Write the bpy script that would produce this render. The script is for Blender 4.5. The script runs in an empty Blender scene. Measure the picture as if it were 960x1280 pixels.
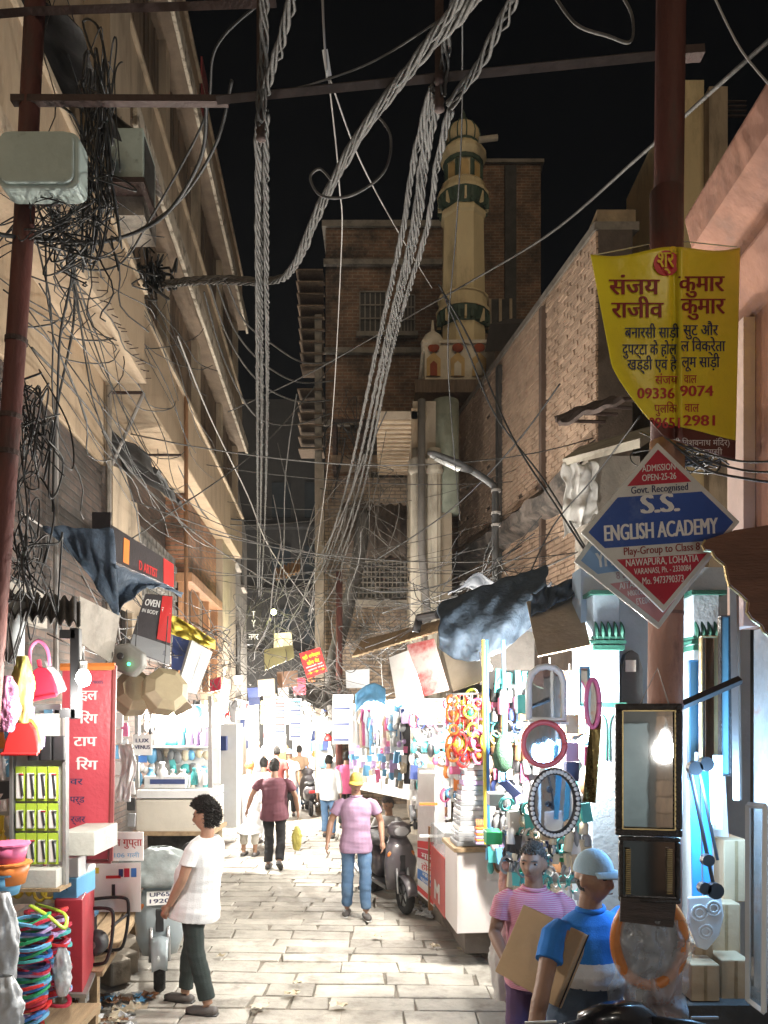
import bpy, bmesh, math, random
from mathutils import Vector, Matrix, noise, Euler
R = math.radians
rnd = random.Random(11)
sc = bpy.context.scene
col = sc.collection
# ---------------------------------------------------------------- camera, sky, sun, exposure
F, CX, HY, CH = 961.0, 480.0, 895.0, 2.4
cam = bpy.data.cameras.new('camera')
cam.lens = 36 * F / 1280; cam.sensor_width = 36; cam.shift_y = (HY - 640) / 1280
cam.clip_start = 0.05; cam.clip_end = 2000
camo = bpy.data.objects.new('camera', cam); col.objects.link(camo)
camo.location = (0, 0, CH); camo.rotation_euler = (R(90), 0, 0)
sc.camera = camo
wd = bpy.data.worlds.new('World'); sc.world = wd; wd.use_nodes = True
wn = wd.node_tree.nodes; bg = wn['Background']
sky = wn.new('ShaderNodeTexSky'); sky.sky_type = 'NISHITA'; sky.sun_disc = False
sky.sun_elevation = R(32); sky.sun_rotation = R(171)
wd.node_tree.links.new(sky.outputs[0], bg.inputs[0]); bg.inputs[1].default_value = 0.0004
sun = bpy.data.lights.new('facade_fill', 'SUN'); sun.energy = 0.55; sun.angle = R(25); sun.color = (1, .82, .58)  # warm fill light added to brighten the facades and minaret evenly
suno = bpy.data.objects.new('facade_fill', sun); col.objects.link(suno); suno.rotation_euler = (R(58), 0, R(9))
vs = sc.view_settings; vs.view_transform = 'Standard'; vs.look = 'None'; vs.exposure = 0.0; vs.gamma = 1
sc.render.engine = 'CYCLES'
cy = sc.cycles; cy.use_denoising = True; cy.max_bounces = 5; cy.diffuse_bounces = 3; cy.glossy_bounces = 3
cy.transmission_bounces = 4; cy.transparent_max_bounces = 8; cy.caustics_reflective = False; cy.caustics_refractive = False
cy.sample_clamp_indirect = 4; cy.use_adaptive_sampling = True; cy.adaptive_threshold = .04; cy.volume_bounces = 0
# ---------------------------------------------------------------- helpers
def P(px, py, D): return Vector(((px - CX) * D / F, D, CH + (HY - py) * D / F))
def V(*a): return Vector(a)
def spl(pts, n=8):
    pts = [Vector(p) for p in pts]
    if len(pts) < 3: return [pts[0].lerp(pts[-1], i / n) for i in range(n + 1)]
    out = []
    for i in range(len(pts) - 1):
        p0 = pts[max(i - 1, 0)]; p1 = pts[i]; p2 = pts[i + 1]; p3 = pts[min(i + 2, len(pts) - 1)]
        for k in range(n):
            t = k / n
            out.append(.5 * ((2 * p1) + (p2 - p0) * t + (2 * p0 - 5 * p1 + 4 * p2 - p3) * t * t + (3 * p1 - p0 - 3 * p2 + p3) * t ** 3))
    out.append(pts[-1]); return out
class B:
    def __init__(s): s.v = []; s.f = []
    def add(s, vs, fs):
        n = len(s.v); s.v += [Vector(v) for v in vs]; s.f += [tuple(i + n for i in f) for f in fs]; return s
    def hexa(s, p):
        return s.add(p, [(3, 2, 1, 0), (4, 5, 6, 7), (0, 1, 5, 4), (1, 2, 6, 5), (2, 3, 7, 6), (3, 0, 4, 7)])
    def box(s, c, d, rot=None):
        x, y, z = d[0] / 2, d[1] / 2, d[2] / 2
        p = [V(-x, -y, -z), V(x, -y, -z), V(x, y, -z), V(-x, y, -z), V(-x, -y, z), V(x, -y, z), V(x, y, z), V(-x, y, z)]
        if rot is not None:
            m = Euler(rot).to_matrix() if not isinstance(rot, Matrix) else rot
            p = [m @ q for q in p]
        c = Vector(c); return s.hexa([q + c for q in p])
    def bb(s, x0, x1, y0, y1, z0, z1): return s.box(((x0 + x1) / 2, (y0 + y1) / 2, (z0 + z1) / 2), (x1 - x0, y1 - y0, z1 - z0))
    def tube(s, pts, r, n=6, cap=True, flat=1.0):
        pts = [Vector(p) for p in pts]; k = len(pts); vs = []; up = None
        for i, p in enumerate(pts):
            t = (pts[min(i + 1, k - 1)] - pts[max(i - 1, 0)])
            if t.length < 1e-9: t = V(0, 0, 1)
            t.normalize()
            if up is None:
                up = V(0, 0, 1) if abs(t.z) < .9 else V(1, 0, 0)
            a = t.cross(up)
            if a.length < 1e-4: a = t.cross(V(0, 1, 0))
            a.normalize(); b = a.cross(t); up = b
            rr = r[i] if isinstance(r, (list, tuple)) else r
            for j in range(n):
                an = 2 * math.pi * j / n
                vs.append(p + a * (math.cos(an) * rr) + b * (math.sin(an) * rr * flat))
        fs = [(i * n + j, i * n + (j + 1) % n, (i + 1) * n + (j + 1) % n, (i + 1) * n + j) for i in range(k - 1) for j in range(n)]
        if cap: fs += [tuple(range(n))[::-1], tuple((k - 1) * n + j for j in range(n))]
        return s.add(vs, fs)
    def lathe(s, prof, c, n=16, sx=1, sy=1, rot=None, ph=0):
        vs = []; c = Vector(c); k = len(prof)
        for r, z in prof:
            for j in range(n):
                a = 2 * math.pi * j / n + ph; q = V(r * math.cos(a) * sx, r * math.sin(a) * sy, z)
                if rot is not None: q = rot @ q
                vs.append(q + c)
        fs = [(i * n + j, i * n + (j + 1) % n, (i + 1) * n + (j + 1) % n, (i + 1) * n + j) for i in range(k - 1) for j in range(n)]
        fs += [tuple(range(n))[::-1], tuple((k - 1) * n + j for j in range(n))]
        return s.add(vs, fs)
    def ball(s, c, r, n=10, m=7, sx=1, sy=1, sz=1, rot=None):
        return s.lathe([(max(r * math.sin(math.pi * i / m), r * .02), -r * sz * math.cos(math.pi * i / m)) for i in range(m + 1)], c, n, sx, sy, rot)
    def poly(s, pts, off):      # planar polygon extruded by vector off
        pts = [Vector(p) for p in pts]; n = len(pts); off = Vector(off)
        return s.add(pts + [p + off for p in pts], [tuple(range(n)), tuple(range(2 * n - 1, n - 1, -1))] + [(i, i + n, (i + 1) % n + n, (i + 1) % n) for i in range(n)])
    def grid(s, fn, nu, nv):
        return s.add([fn(i / nu, j / nv) for j in range(nv + 1) for i in range(nu + 1)],
                     [(j * (nu + 1) + i, j * (nu + 1) + i + 1, (j + 1) * (nu + 1) + i + 1, (j + 1) * (nu + 1) + i) for j in range(nv) for i in range(nu)])
    def mesh(s, name, mat, smooth=False):
        me = bpy.data.meshes.new(name); me.from_pydata([tuple(v) for v in s.v], [], s.f); me.update()
        bm = bmesh.new(); bm.from_mesh(me); bmesh.ops.recalc_face_normals(bm, faces=bm.faces); bm.to_mesh(me); bm.free()
        if mat: me.materials.append(mat)
        if smooth: me.shade_smooth()
        return me
    def build(s, name, mat, parent=None, smooth=False, bevel=0, local=False, solid=0, loc=None):
        return obj(name, s.mesh(name, mat, smooth), parent, local, bevel, solid, loc)
def obj(name, me, parent=None, local=False, bevel=0, solid=0, loc=None):
    o = bpy.data.objects.new(name, me); col.objects.link(o)
    if loc is not None: o.location = loc
    if parent is not None:
        o.parent = parent
        if parent.type == 'EMPTY' and not local: o.matrix_parent_inverse = parent.matrix_basis.inverted()
    if solid:
        m = o.modifiers.new('solid', 'SOLIDIFY'); m.thickness = solid; m.offset = 0
    if bevel:
        m = o.modifiers.new('bevel', 'BEVEL'); m.width = bevel; m.segments = 2; m.limit_method = 'ANGLE'; m.angle_limit = R(40)
    return o
def tag(o, label, cat, group=None, kind=None):
    if label: o['label'] = label
    if cat: o['category'] = cat
    if group: o['group'] = group
    if kind: o['kind'] = kind
    return o
def thing(name, label, cat, loc=(0, 0, 0), rz=0, group=None):
    o = bpy.data.objects.new(name, None); col.objects.link(o); o.location = loc; o.rotation_euler = (0, 0, rz); o.empty_display_size = .1
    return tag(o, label, cat, group)
def struct(o): o['kind'] = 'structure'; return o
def stuff(o, label=None, cat=None): o['kind'] = 'stuff'; return tag(o, label, cat)
def copy_tree(o, parent=None, **kw):
    c = o.copy(); col.objects.link(c)
    if parent is not None: c.parent = parent
    for k in o.children: copy_tree(k, c)
    for k, v in kw.items(): c[k] = v
    return c
# ---------------------------------------------------------------- materials
MATS = {}
def mk(name, c, rough=.75, var=.18, s=5, bump=.15, bs=30, metal=0, c2=None, lo=.5, hi=.62, s2=2.5, em=0, ecol=None, alpha=1, trans=0, rv=0, spec=.5, stretch=None, coat=0):
    if name in MATS: return MATS[name]
    m = bpy.data.materials.new(name); m.use_nodes = True; MATS[name] = m
    nt = m.node_tree; N = nt.nodes; L = nt.links; b = N['Principled BSDF']
    tc = N.new('ShaderNodeTexCoord'); src = tc.outputs['Object']
    if stretch:
        mp = N.new('ShaderNodeMapping'); mp.inputs['Scale'].default_value = stretch; L.new(src, mp.inputs[0]); src = mp.outputs[0]
    n1 = N.new('ShaderNodeTexNoise'); n1.inputs['Scale'].default_value = s; n1.inputs['Detail'].default_value = 6; n1.inputs['Roughness'].default_value = .65
    L.new(src, n1.inputs[0])
    mx = N.new('ShaderNodeMix'); mx.data_type = 'RGBA'
    cc = [min(1, x * (1 - var)) for x in c[:3]] + [1]; cd = [min(1, x * (1 + var)) for x in c[:3]] + [1]
    rm = N.new('ShaderNodeMapRange'); rm.inputs[1].default_value = .3; rm.inputs[2].default_value = .7
    L.new(n1.outputs[0], rm.inputs[0]); L.new(rm.outputs[0], mx.inputs[0])
    mx.inputs[6].default_value = cc; mx.inputs[7].default_value = cd; out = mx.outputs[2]
    if c2 is not None:
        n2 = N.new('ShaderNodeTexNoise'); n2.inputs['Scale'].default_value = s2; n2.inputs['Detail'].default_value = 8; n2.inputs['Roughness'].default_value = .7
        L.new(src, n2.inputs[0]); r2 = N.new('ShaderNodeMapRange'); r2.inputs[1].default_value = lo; r2.inputs[2].default_value = hi; L.new(n2.outputs[0], r2.inputs[0])
        m2 = N.new('ShaderNodeMix'); m2.data_type = 'RGBA'; L.new(r2.outputs[0], m2.inputs[0]); L.new(out, m2.inputs[6]); m2.inputs[7].default_value = (*c2, 1); out = m2.outputs[2]
    if rv:
        oi = N.new('ShaderNodeObjectInfo'); r3 = N.new('ShaderNodeMapRange'); r3.inputs[3].default_value = 1 - rv; r3.inputs[4].default_value = 1 + rv
        L.new(oi.outputs['Random'], r3.inputs[0]); hs = N.new('ShaderNodeHueSaturation'); L.new(r3.outputs[0], hs.inputs['Value']); L.new(out, hs.inputs['Color']); out = hs.outputs[0]
    L.new(out, b.inputs['Base Color'])
    b.inputs['Roughness'].default_value = rough; b.inputs['Metallic'].default_value = metal; b.inputs['Specular IOR Level'].default_value = spec
    if coat: b.inputs['Coat Weight'].default_value = coat; b.inputs['Coat Roughness'].default_value = .08
    if alpha < 1: b.inputs['Alpha'].default_value = alpha
    if trans: b.inputs['Transmission Weight'].default_value = trans; b.inputs['IOR'].default_value = 1.2
    if em: b.inputs['Emission Strength'].default_value = em; b.inputs['Emission Color'].default_value = (*(ecol or c[:3]), 1)
    if bump:
        n3 = N.new('ShaderNodeTexNoise'); n3.inputs['Scale'].default_value = bs; n3.inputs['Detail'].default_value = 5; L.new(src, n3.inputs[0])
        bp = N.new('ShaderNodeBump'); bp.inputs['Strength'].default_value = min(1, bump * 2); bp.inputs['Distance'].default_value = .012; L.new(n3.outputs[0], bp.inputs['Height']); L.new(bp.outputs[0], b.inputs['Normal'])
    return m
def brickmat(name, c1, c2, mortar, ax='x', sc_=1.0, grime=(.03, .025, .02), bump=.6):
    if name in MATS: return MATS[name]
    m = mk(name, c1, rough=.9, bump=0); N = m.node_tree.nodes; L = m.node_tree.links; b = N['Principled BSDF']
    tc = N.new('ShaderNodeTexCoord'); sx = N.new('ShaderNodeSeparateXYZ'); cb = N.new('ShaderNodeCombineXYZ'); L.new(tc.outputs['Object'], sx.inputs[0])
    L.new(sx.outputs['XYZ'.index(ax.upper())], cb.inputs[0]); L.new(sx.outputs[2], cb.inputs[1])
    bt = N.new('ShaderNodeTexBrick'); bt.inputs['Scale'].default_value = 1 / sc_; bt.inputs['Brick Width'].default_value = .24; bt.inputs['Row Height'].default_value = .08; bt.inputs['Mortar Size'].default_value = .012
    bt.inputs['Mortar Smooth'].default_value = .3
    bt.inputs['Color1'].default_value = (*c1, 1); bt.inputs['Color2'].default_value = (*c2, 1); bt.inputs['Mortar'].default_value = (*mortar, 1); L.new(cb.outputs[0], bt.inputs[0])
    n2 = N.new('ShaderNodeTexNoise'); n2.inputs['Scale'].default_value = 1.1; n2.inputs['Detail'].default_value = 9; n2.inputs['Roughness'].default_value = .75; L.new(tc.outputs['Object'], n2.inputs[0])
    r2 = N.new('ShaderNodeMapRange'); r2.inputs[1].default_value = .40; r2.inputs[2].default_value = .66; L.new(n2.outputs[0], r2.inputs[0])
    mx = N.new('ShaderNodeMix'); mx.data_type = 'RGBA'; L.new(r2.outputs[0], mx.inputs[0]); L.new(bt.outputs[0], mx.inputs[6]); mx.inputs[7].default_value = (*grime, 1)
    L.new(mx.outputs[2], b.inputs['Base Color'])
    n4 = N.new('ShaderNodeMath'); n4.operation = 'SUBTRACT'; n4.inputs[0].default_value = 1; L.new(bt.outputs['Fac'], n4.inputs[1])
    bp = N.new('ShaderNodeBump'); bp.inputs['Strength'].default_value = bump; bp.inputs['Distance'].default_value = .02; L.new(n4.outputs[0], bp.inputs['Height']); L.new(bp.outputs[0], b.inputs['Normal'])
    return m
def plain(name, c, rough=.5, **k): return mk(name, c, rough, var=k.pop('var', .08), bump=k.pop('bump', 0), **k)
yellow = mk('yellow_plaster', (.43, .315, .205), .9, .22, 2.2, .3, 25, c2=(.19, .14, .095), lo=.5, hi=.72, s2=2.2, stretch=(1, 1, .28))
yellow2 = mk('cream_plaster', (.43, .335, .235), .9, .22, 2.5, .3, 25, c2=(.17, .135, .095), lo=.5, hi=.72, s2=2.4, stretch=(1, 1, .25))
soffit = mk('soffit_plaster', (.48, .37, .26), .9, .14, 3, .3, 18, c2=(.33, .24, .16), lo=.55, hi=.7, s2=2)
rough_white = mk('flaking_limewash', (.50, .43, .34), .95, .25, 7, .6, 14, c2=(.14, .11, .08), lo=.5, hi=.62, s2=5)
brown_wood = mk('brown_timber', (.17, .115, .075), .8, .3, 4, .3, 30, c2=(.08, .06, .045), lo=.5, hi=.7, s2=3, stretch=(6, 6, .6), rv=.25)
orange_wood = mk('orange_timber', (.30, .15, .07), .75, .3, 4, .3, 30, stretch=(5, 5, .6), rv=.2)
black_sheet = mk('tarred_sheet', (.035, .033, .032), .7, .4, 5, .4, 12)
rust = mk('red_oxide_paint', (.095, .028, .021), .7, .3, 6, .3, 30, c2=(.06, .035, .028), lo=.52, hi=.66, s2=5, stretch=(1, 1, .35))
rust_dark = mk('rusted_steel', (.055, .032, .026), .8, .3, 8, .3, 40)
grey_box = mk('grey_green_paint', (.42, .49, .45), .5, .12, 4, .15, 20, c2=(.12, .12, .10), lo=.6, hi=.75, s2=6)
concrete = mk('old_concrete', (.24, .21, .175), .95, .22, 3, .4, 22, c2=(.09, .08, .07), lo=.5, hi=.68, s2=2.2)
dark_wall = mk('dark_wall_and_shade', (.06, .055, .05), .9, .4, 3, .4, 20)  # near-black for dark walls, windows and painted shade in openings
brick_y = brickmat('orange_lit_brick', (.42, .19, .09), (.30, .13, .07), (.22, .16, .11), 'y')  # red-brown brick with the orange light on it put into the colour
brick_dk = brickmat('sooty_brick_wall', (.12, .075, .055), (.08, .05, .04), (.06, .05, .045), 'y')
brick_far = brickmat('old_brick_facing_lane', (.27, .145, .085), (.19, .10, .06), (.30, .23, .16), 'x', 1.3)
brick_far_y = brickmat('old_brick_side', (.30, .15, .085), (.22, .11, .065), (.33, .25, .18), 'y', 1.3)
black_cable = plain('black_cable', (.02, .02, .02), .55)
grey_cable = mk('weathered_aluminium_cable', (.078, .073, .067), .75, .5, 12, .2, 60, metal=0)
pale_wire = plain('pale_wire', (.30, .28, .26), .6)
# ---------------------------------------------------------------- ground, lane of stone slabs
def lerp_tab(tab, y):
    for (a, b), (c, d) in zip(tab, tab[1:]):
        if y <= c: return b + (d - b) * (y - a) / (c - a)
    return tab[-1][1]
TL = [(0, -1.7), (3, -1.95), (6, -2.25), (9.2, -2.7), (20, -3.95), (45, -7)]
TR = [(0, 2.0), (3, 1.85), (5, 1.6), (7.4, 1.0), (10.2, .25), (16, -.6), (20, -1.0), (45, -4.3)]
XL = lambda y: lerp_tab(TL, y)
XR = lambda y: lerp_tab(TR, y)
earth = mk('packed_earth', (.24, .215, .18), .95, .3, 3, .4, 25, c2=(.14, .125, .105), lo=.5, hi=.65, s2=6)
g = B(); g.add([(-400, -200, -.02), (400, -200, -.02), (400, 800, -.02), (-400, 800, -.02)], [(0, 1, 2, 3)])
ground = struct(g.build('ground', earth))
slabm = mk('lane_sandstone', (.43, .405, .36), .72, .22, 3, .5, 14, c2=(.25, .23, .20), lo=.50, hi=.68, s2=3.5, rv=.2)
far_paving = mk('far_lane_paving', (.44, .40, .34), .8, .2, 3, .3, 18)
b = B(); b.add([(XL(16.6), 16.6, -.006), (XR(16.6), 16.6, -.006), (XR(45), 45, -.006), (XL(45), 45, -.006)], [(0, 1, 2, 3)])
road = struct(b.build('road', far_paving))
y = 3.2; ri = 0
while y < 16.5:
    dy = rnd.uniform(.23, .36); x0, x1 = XL(y) - .25, XR(y) + .1
    x = x0 - rnd.uniform(0, .4)
    while x < x1:
        w = rnd.uniform(.32, .85)
        if x1 - (x + w) < .25: w = x1 - x + .02
        sk = .05 * (x + 1) * 1; zt = rnd.uniform(-.005, .006); gp = rnd.uniform(.005, .014)
        c = [V(x + gp, y + gp), V(x + w - gp, y + gp), V(x + w - gp, y + dy - gp), V(x + gp, y + dy - gp)]
        c = [V(q.x + rnd.uniform(-.02, .02), q.y + rnd.uniform(-.018, .018) - .035 * q.x + .012 * math.sin(q.x * 3 + ri)) for q in c]
        ctr = sum(c, V(0, 0)) / 4; vv = []
        for zz, sh in ((-.034, 1), (zt - .006, 1), (zt, .975)):
            for q in c: vv.append(V(ctr.x + (q.x - ctr.x) * sh, ctr.y + (q.y - ctr.y) * (sh if sh == 1 else .95), zz + (rnd.uniform(-.002, .002) if zz > -.02 else 0)))
        sb = B().add(vv, [(8, 9, 10, 11)] + [(i, (i + 1) % 4, 4 + (i + 1) % 4, 4 + i) for i in range(4)] + [(4 + i, 4 + (i + 1) % 4, 8 + (i + 1) % 4, 8 + i) for i in range(4)])
        sb.build('paving_slab', slabm, road)
        x += w
    y += dy; ri += 1
# kerb stones of the shop plinth along the right side
kerbm = mk('plinth_stone', (.33, .29, .24), .85, .25, 4, .5, 12, c2=(.15, .12, .10), lo=.5, hi=.66, s2=4, rv=.15)
kb = B(); pts = [(y_, XR(y_)) for y_ in (3, 4, 5, 6, 7.4, 8.8, 10.2, 12, 14, 16, 20, 28, 45)]
kb.add([q for y_, x_ in pts for q in ((x_ + .2, y_, .12), (x_ + 3.2, y_, .12))], [(2 * i, 2 * i + 1, 2 * i + 3, 2 * i + 2) for i in range(len(pts) - 1)])
pav = struct(kb.build('pavement', concrete))
y = 3.6
while y < 16:
    w = rnd.uniform(.45, .95); a = V(XR(y) + .05, y + .012, 0); d = V(XR(y + w) + .05, y + w - .012, 0); n = V(.36, .05, 0); j = rnd.uniform(-.03, .03); zt = .13 + rnd.uniform(-.02, .02)
    a.x += j; d.x += j
    kb = B().hexa([a + V(0, 0, -.03), a + n + V(0, 0, -.03), d + n + V(0, 0, -.03), d + V(0, 0, -.03), a + V(0, 0, zt), a + n + V(0, 0, zt), d + n + V(0, 0, zt), d + V(0, 0, zt)])
    kb.build('kerb_stone', kerbm, pav, bevel=.018); y += w
# left plinth
kb = B(); pts = [3, 4, 5, 6, 7.4, 9.2, 12, 16, 20, 28, 45]
kb.add([q for y_ in pts for q in ((XL(y_) - 3, y_, .10), (XL(y_) - .3, y_, .10), (XL(y_) - .27, y_, -.03))], [t for i in range(len(pts) - 1) for t in ((3 * i, 3 * i + 1, 3 * i + 4, 3 * i + 3), (3 * i + 1, 3 * i + 2, 3 * i + 5, 3 * i + 4))])
struct(kb.build('pavement_left', concrete))
# ---------------------------------------------------------------- left yellow building
def FX(Y, o=0): return -2.6 - .0624 * Y + o
def fhex(bm, y0, y1, z0, z1, o0, o1):
    return bm.hexa([V(FX(y0, o0), y0, z0), V(FX(y0, o1), y0, z0), V(FX(y1, o1), y1, z0), V(FX(y1, o0), y1, z0),
                    V(FX(y0, o0), y0, z1), V(FX(y0, o1), y0, z1), V(FX(y1, o1), y1, z1), V(FX(y1, o0), y1, z1)])
def fpart(name, mat, par, y0, y1, z0, z1, o0, o1, **k): return fhex(B(), y0, y1, z0, z1, o0, o1).build(name, mat, par, **k)
lb = thing('yellow_building', 'tall yellow plastered building with brown louvred balconies leaning over the lane', 'building', (-3.2, 6, 0))
Y0, YS, Y1 = 2.0, 8.67, 19.5
fpart('wall', yellow, lb, Y0, YS, 5.22, 14.2, -4, 0)                 # near block
fpart('lower_wall', brick_dk, lb, Y0, YS, 0, 5.2, -4, -.12)
fpart('wall', yellow2, lb, YS + .003, Y1, 6.3, 13.35, -4, -.35)     # far block behind the galleries
fpart('lower_wall', brick_dk, lb, YS + .003, Y1 - 2.2, 0, 6.29, -4, -.45)
# soffit slab of the near balcony, with rebar stubs and a crack
sl = fpart('balcony_slab', soffit, lb, Y0, YS, 6.15, 6.3, .003, .46)
for i in range(34):
    yy = 5 + i * .11 + rnd.uniform(-.02, .02); p = V(FX(yy, .455), yy, 6.17 + rnd.uniform(0, .06))
    B().tube([p, p + V(rnd.uniform(.05, .1), rnd.uniform(-.01, .03), rnd.uniform(-.03, .02))], .005, 5).build('rebar', rust_dark, sl)
fpart('parapet', yellow, lb, Y0, YS, 6.3, 7.15, .30, .44)
fpart('pilaster', yellow2, lb, 7.9, YS, 7.15, 14.2, .003, .28)
fpart('pilaster', yellow, lb, 5.15, 5.6, 7.15, 14.2, .003, .2)
fpart('ledge', yellow2, lb, Y0, YS, 7.15, 7.22, .25, .48)
# carved jali panel top left
fpart('jali_panel', mk('carved_screen', (.2, .14, .11), .9, .4, 30, .8, 45), lb, 4.6, 5.1, 7.3, 8.6, .003, .10)
# window with tarred awning
wf = fpart('window', dark_wall, lb, 6.0, 7.5, 7.2, 8.1, .003, .03)
for k in range(5): fpart('window_bar', brown_wood, wf, 6.05 + k * .33, 6.13 + k * .33, 7.25, 8.1, .03, .07)
def awn(name, mat, par, y0, y1, zt, zb, o0, o1, waves=8, amp=.015, sag=.03, thick=.008):
    def fn(u, v):
        yy = y0 + (y1 - y0) * u; o = o0 + (o1 - o0) * v
        z = zt + (zb - zt) * v + amp * math.sin(u * waves * 2 * math.pi) + sag * noise.noise(V(u * 5 + y0, v * 4, 1))
        return V(FX(yy, o), yy, z)
    return B().grid(fn, 48, 6).build(name, mat, par, smooth=True, solid=thick)
awn('awning', black_sheet, lb, 5.9, 7.1, 8.15, 7.7, .02, .62, 3, .02, .07)
awn('awning', mk('corrugated_iron', (.14, .12, .105), .6, .35, 5, .2, 30, c2=(.08, .05, .035), lo=.5, hi=.65), lb, 7.5, 8.4, 8.45, 8.05, .2, .72, 9, .02, .02)
ac = fpart('air_conditioner', grey_box, lb, 7.25, 7.75, 7.45, 7.95, .45, .78, bevel=.01)
fpart('grille', dark_wall, ac, 7.3, 7.7, 7.5, 7.9, .78, .785)
fpart('bracket', rust_dark, lb, 7.2, 7.8, 7.4, 7.45, .44, .8)
fpart('shutter_box', concrete, lb, 7.4, 7.9, 7.22, 7.44, .3, .75)
# galleries of the far block
slab_under = mk('dark_brown_soffit', (.16, .115, .08), .9, .3, 3, .3, 15)  # slab undersides, a darker brown than the slab edge
lev = [(6.38, 7.4, 9.15), (9.3, 10.35, 12.25), (12.5, 13.45, 0)]
slat_me = B().box((0, 0, 0), (.05, .15, 1.0)).mesh('slat', brown_wood)
for k, (zb, zp, zt) in enumerate(lev):
    fpart('balcony_band', yellow if k != 1 else yellow2, lb, YS + .006, Y1, zb, zp, -.34, .22, bevel=.02)
    fpart('balcony_moulding', yellow2, lb, YS + .006, Y1 + .04, zp - .02, zp + .05, .05, .27, bevel=.012)
    if not zt: continue
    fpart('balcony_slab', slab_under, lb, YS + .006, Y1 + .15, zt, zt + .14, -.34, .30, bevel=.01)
    fpart('slab_edge', rough_white, lb, YS + .006, Y1 + .16, zt - .08, zt + .22, .301, .36, bevel=.012)
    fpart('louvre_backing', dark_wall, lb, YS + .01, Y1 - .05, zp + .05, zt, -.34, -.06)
    yy = YS + .1
    while yy < Y1 - .15:
        o = obj('slat', slat_me, lb); o.location = V(FX(yy, -.02 + rnd.uniform(-.012, .012)), yy, (zp + zt) / 2 + .02); o.scale = (1, 1, zt - zp - .08); o.rotation_euler = (0, 0, R(3.6) + rnd.uniform(-.12, .12))
        yy += .19
    for yy in (11.2, 13.8, 16.6, 19.2):
        fpart('pier', yellow2, lb, yy, yy + .28, zp + .052, zt - .003, -.05, .12)
fpart('red_drape', plain('maroon_cloth', (.18, .02, .02), .9), lb, 13.4, 14.0, 12.5, 13.9, .24, .27)
# lower storey of the far block, under the first band
fpart('corner_column', mk('stained_column', (.36, .29, .21), .9, .2, 2, .3, 20, c2=(.14, .12, .1), lo=.52, hi=.7, s2=2, stretch=(1, 1, .3)), lb, 17.3, Y1, 0, 6.37, -4, .05)
fpart('brick_infill', brick_y, lb, 13.7, 17.29, 4.95, 6.35, -.44, -.1)
fpart('lintel', orange_wood, lb, 13.6, 17.25, 4.78, 4.94, -.44, .05)
for k in range(9): fpart('shutter_plank', brown_wood, lb, 13.75 + k * .39, 14.08 + k * .39, 2.9, 4.78, -.44, -.2 + .03 * (k % 2))
for k in range(4): fpart('door_post', orange_wood, lb, 13.65 + k * 1.17, 13.78 + k * 1.17, 2.9, 4.78, -.2, -.05)
for k in range(11): 
    s_ = fpart('roller_shutter', mk('grey_shutter', (.13, .12, .11), .6, .3, 5, .2, 20), lb, 10.9 + k * .24, 11.1 + k * .24, 3.3, 5.15, -.44, -.22)
    for j in range(7): fpart('shutter_slat', MATS['grey_shutter'], s_, 10.9 + k * .24, 11.1 + k * .24, 3.4 + j * .25, 3.5 + j * .25, -.22, -.19)
# broken plaster screens and the tar awning in front of them
for (y0, y1, z0, z1, o) in ((8.75, 9.75, 3.7, 5.35, .06), (9.8, 10.25, 3.4, 5.2, .0)):
    B().poly([V(FX(y0, o), y0, z0), V(FX(y0, o), y0, z1 - .1), V(FX((y0 + y1) / 2, o), (y0 + y1) / 2, z1), V(FX(y1, o), y1, z1 - .35), V(FX(y1 + .05, o), y1 + .05, z0 + .6), V(FX(y1 - .08, o), y1 - .08, z0)], V(-.08, 0, 0)).build('broken_screen', yellow2, lb)
awn('awning', black_sheet, lb, 8.75, 11.0, 5.95, 5.35, -.4, .45, 5, .03, .1)
for yy in (8.8, 10.9): B().tube([V(FX(yy, -.3), yy, 6.1), V(FX(yy, .4), yy, 6.1)], .018, 6).build('awning_rod', rust_dark, lb)
B().tube([V(FX(8.8, 0), 8.8, 5.2), V(FX(8.8, .4), 8.8, 6.1)], .02, 6).build('awning_strut', pale_wire, lb)
B().tube([V(FX(12, .26), 12, 3.2), V(FX(12, .26), 12, 7.4)], .032, 8).build('drain_pipe', orange_wood, lb)
B().tube([V(FX(8.62, .05), 8.62, 2.6), V(FX(8.62, .05), 8.62, 6.1)], .035, 8).build('drain_pipe', concrete, lb)
B().tube([V(FX(7.0, .05), 7.0, 2.6), V(FX(7.0, .05), 7.0, 5.3)], .025, 8).build('drain_pipe', pale_wire, lb)
# dark brick panel with hung lattice below the plain wall
fpart('lattice_panel', brick_dk, lb, 5.6, 8.6, 3.2, 5.19, -.118, -.02)
fpart('signboard_blank', mk('bleached_board', (.30, .27, .23), .8, .2, 3, c2=(.16, .14, .12), lo=.5, hi=.7), lb, 5.6, 6.6, 3.15, 3.45, .05, .12)
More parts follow.
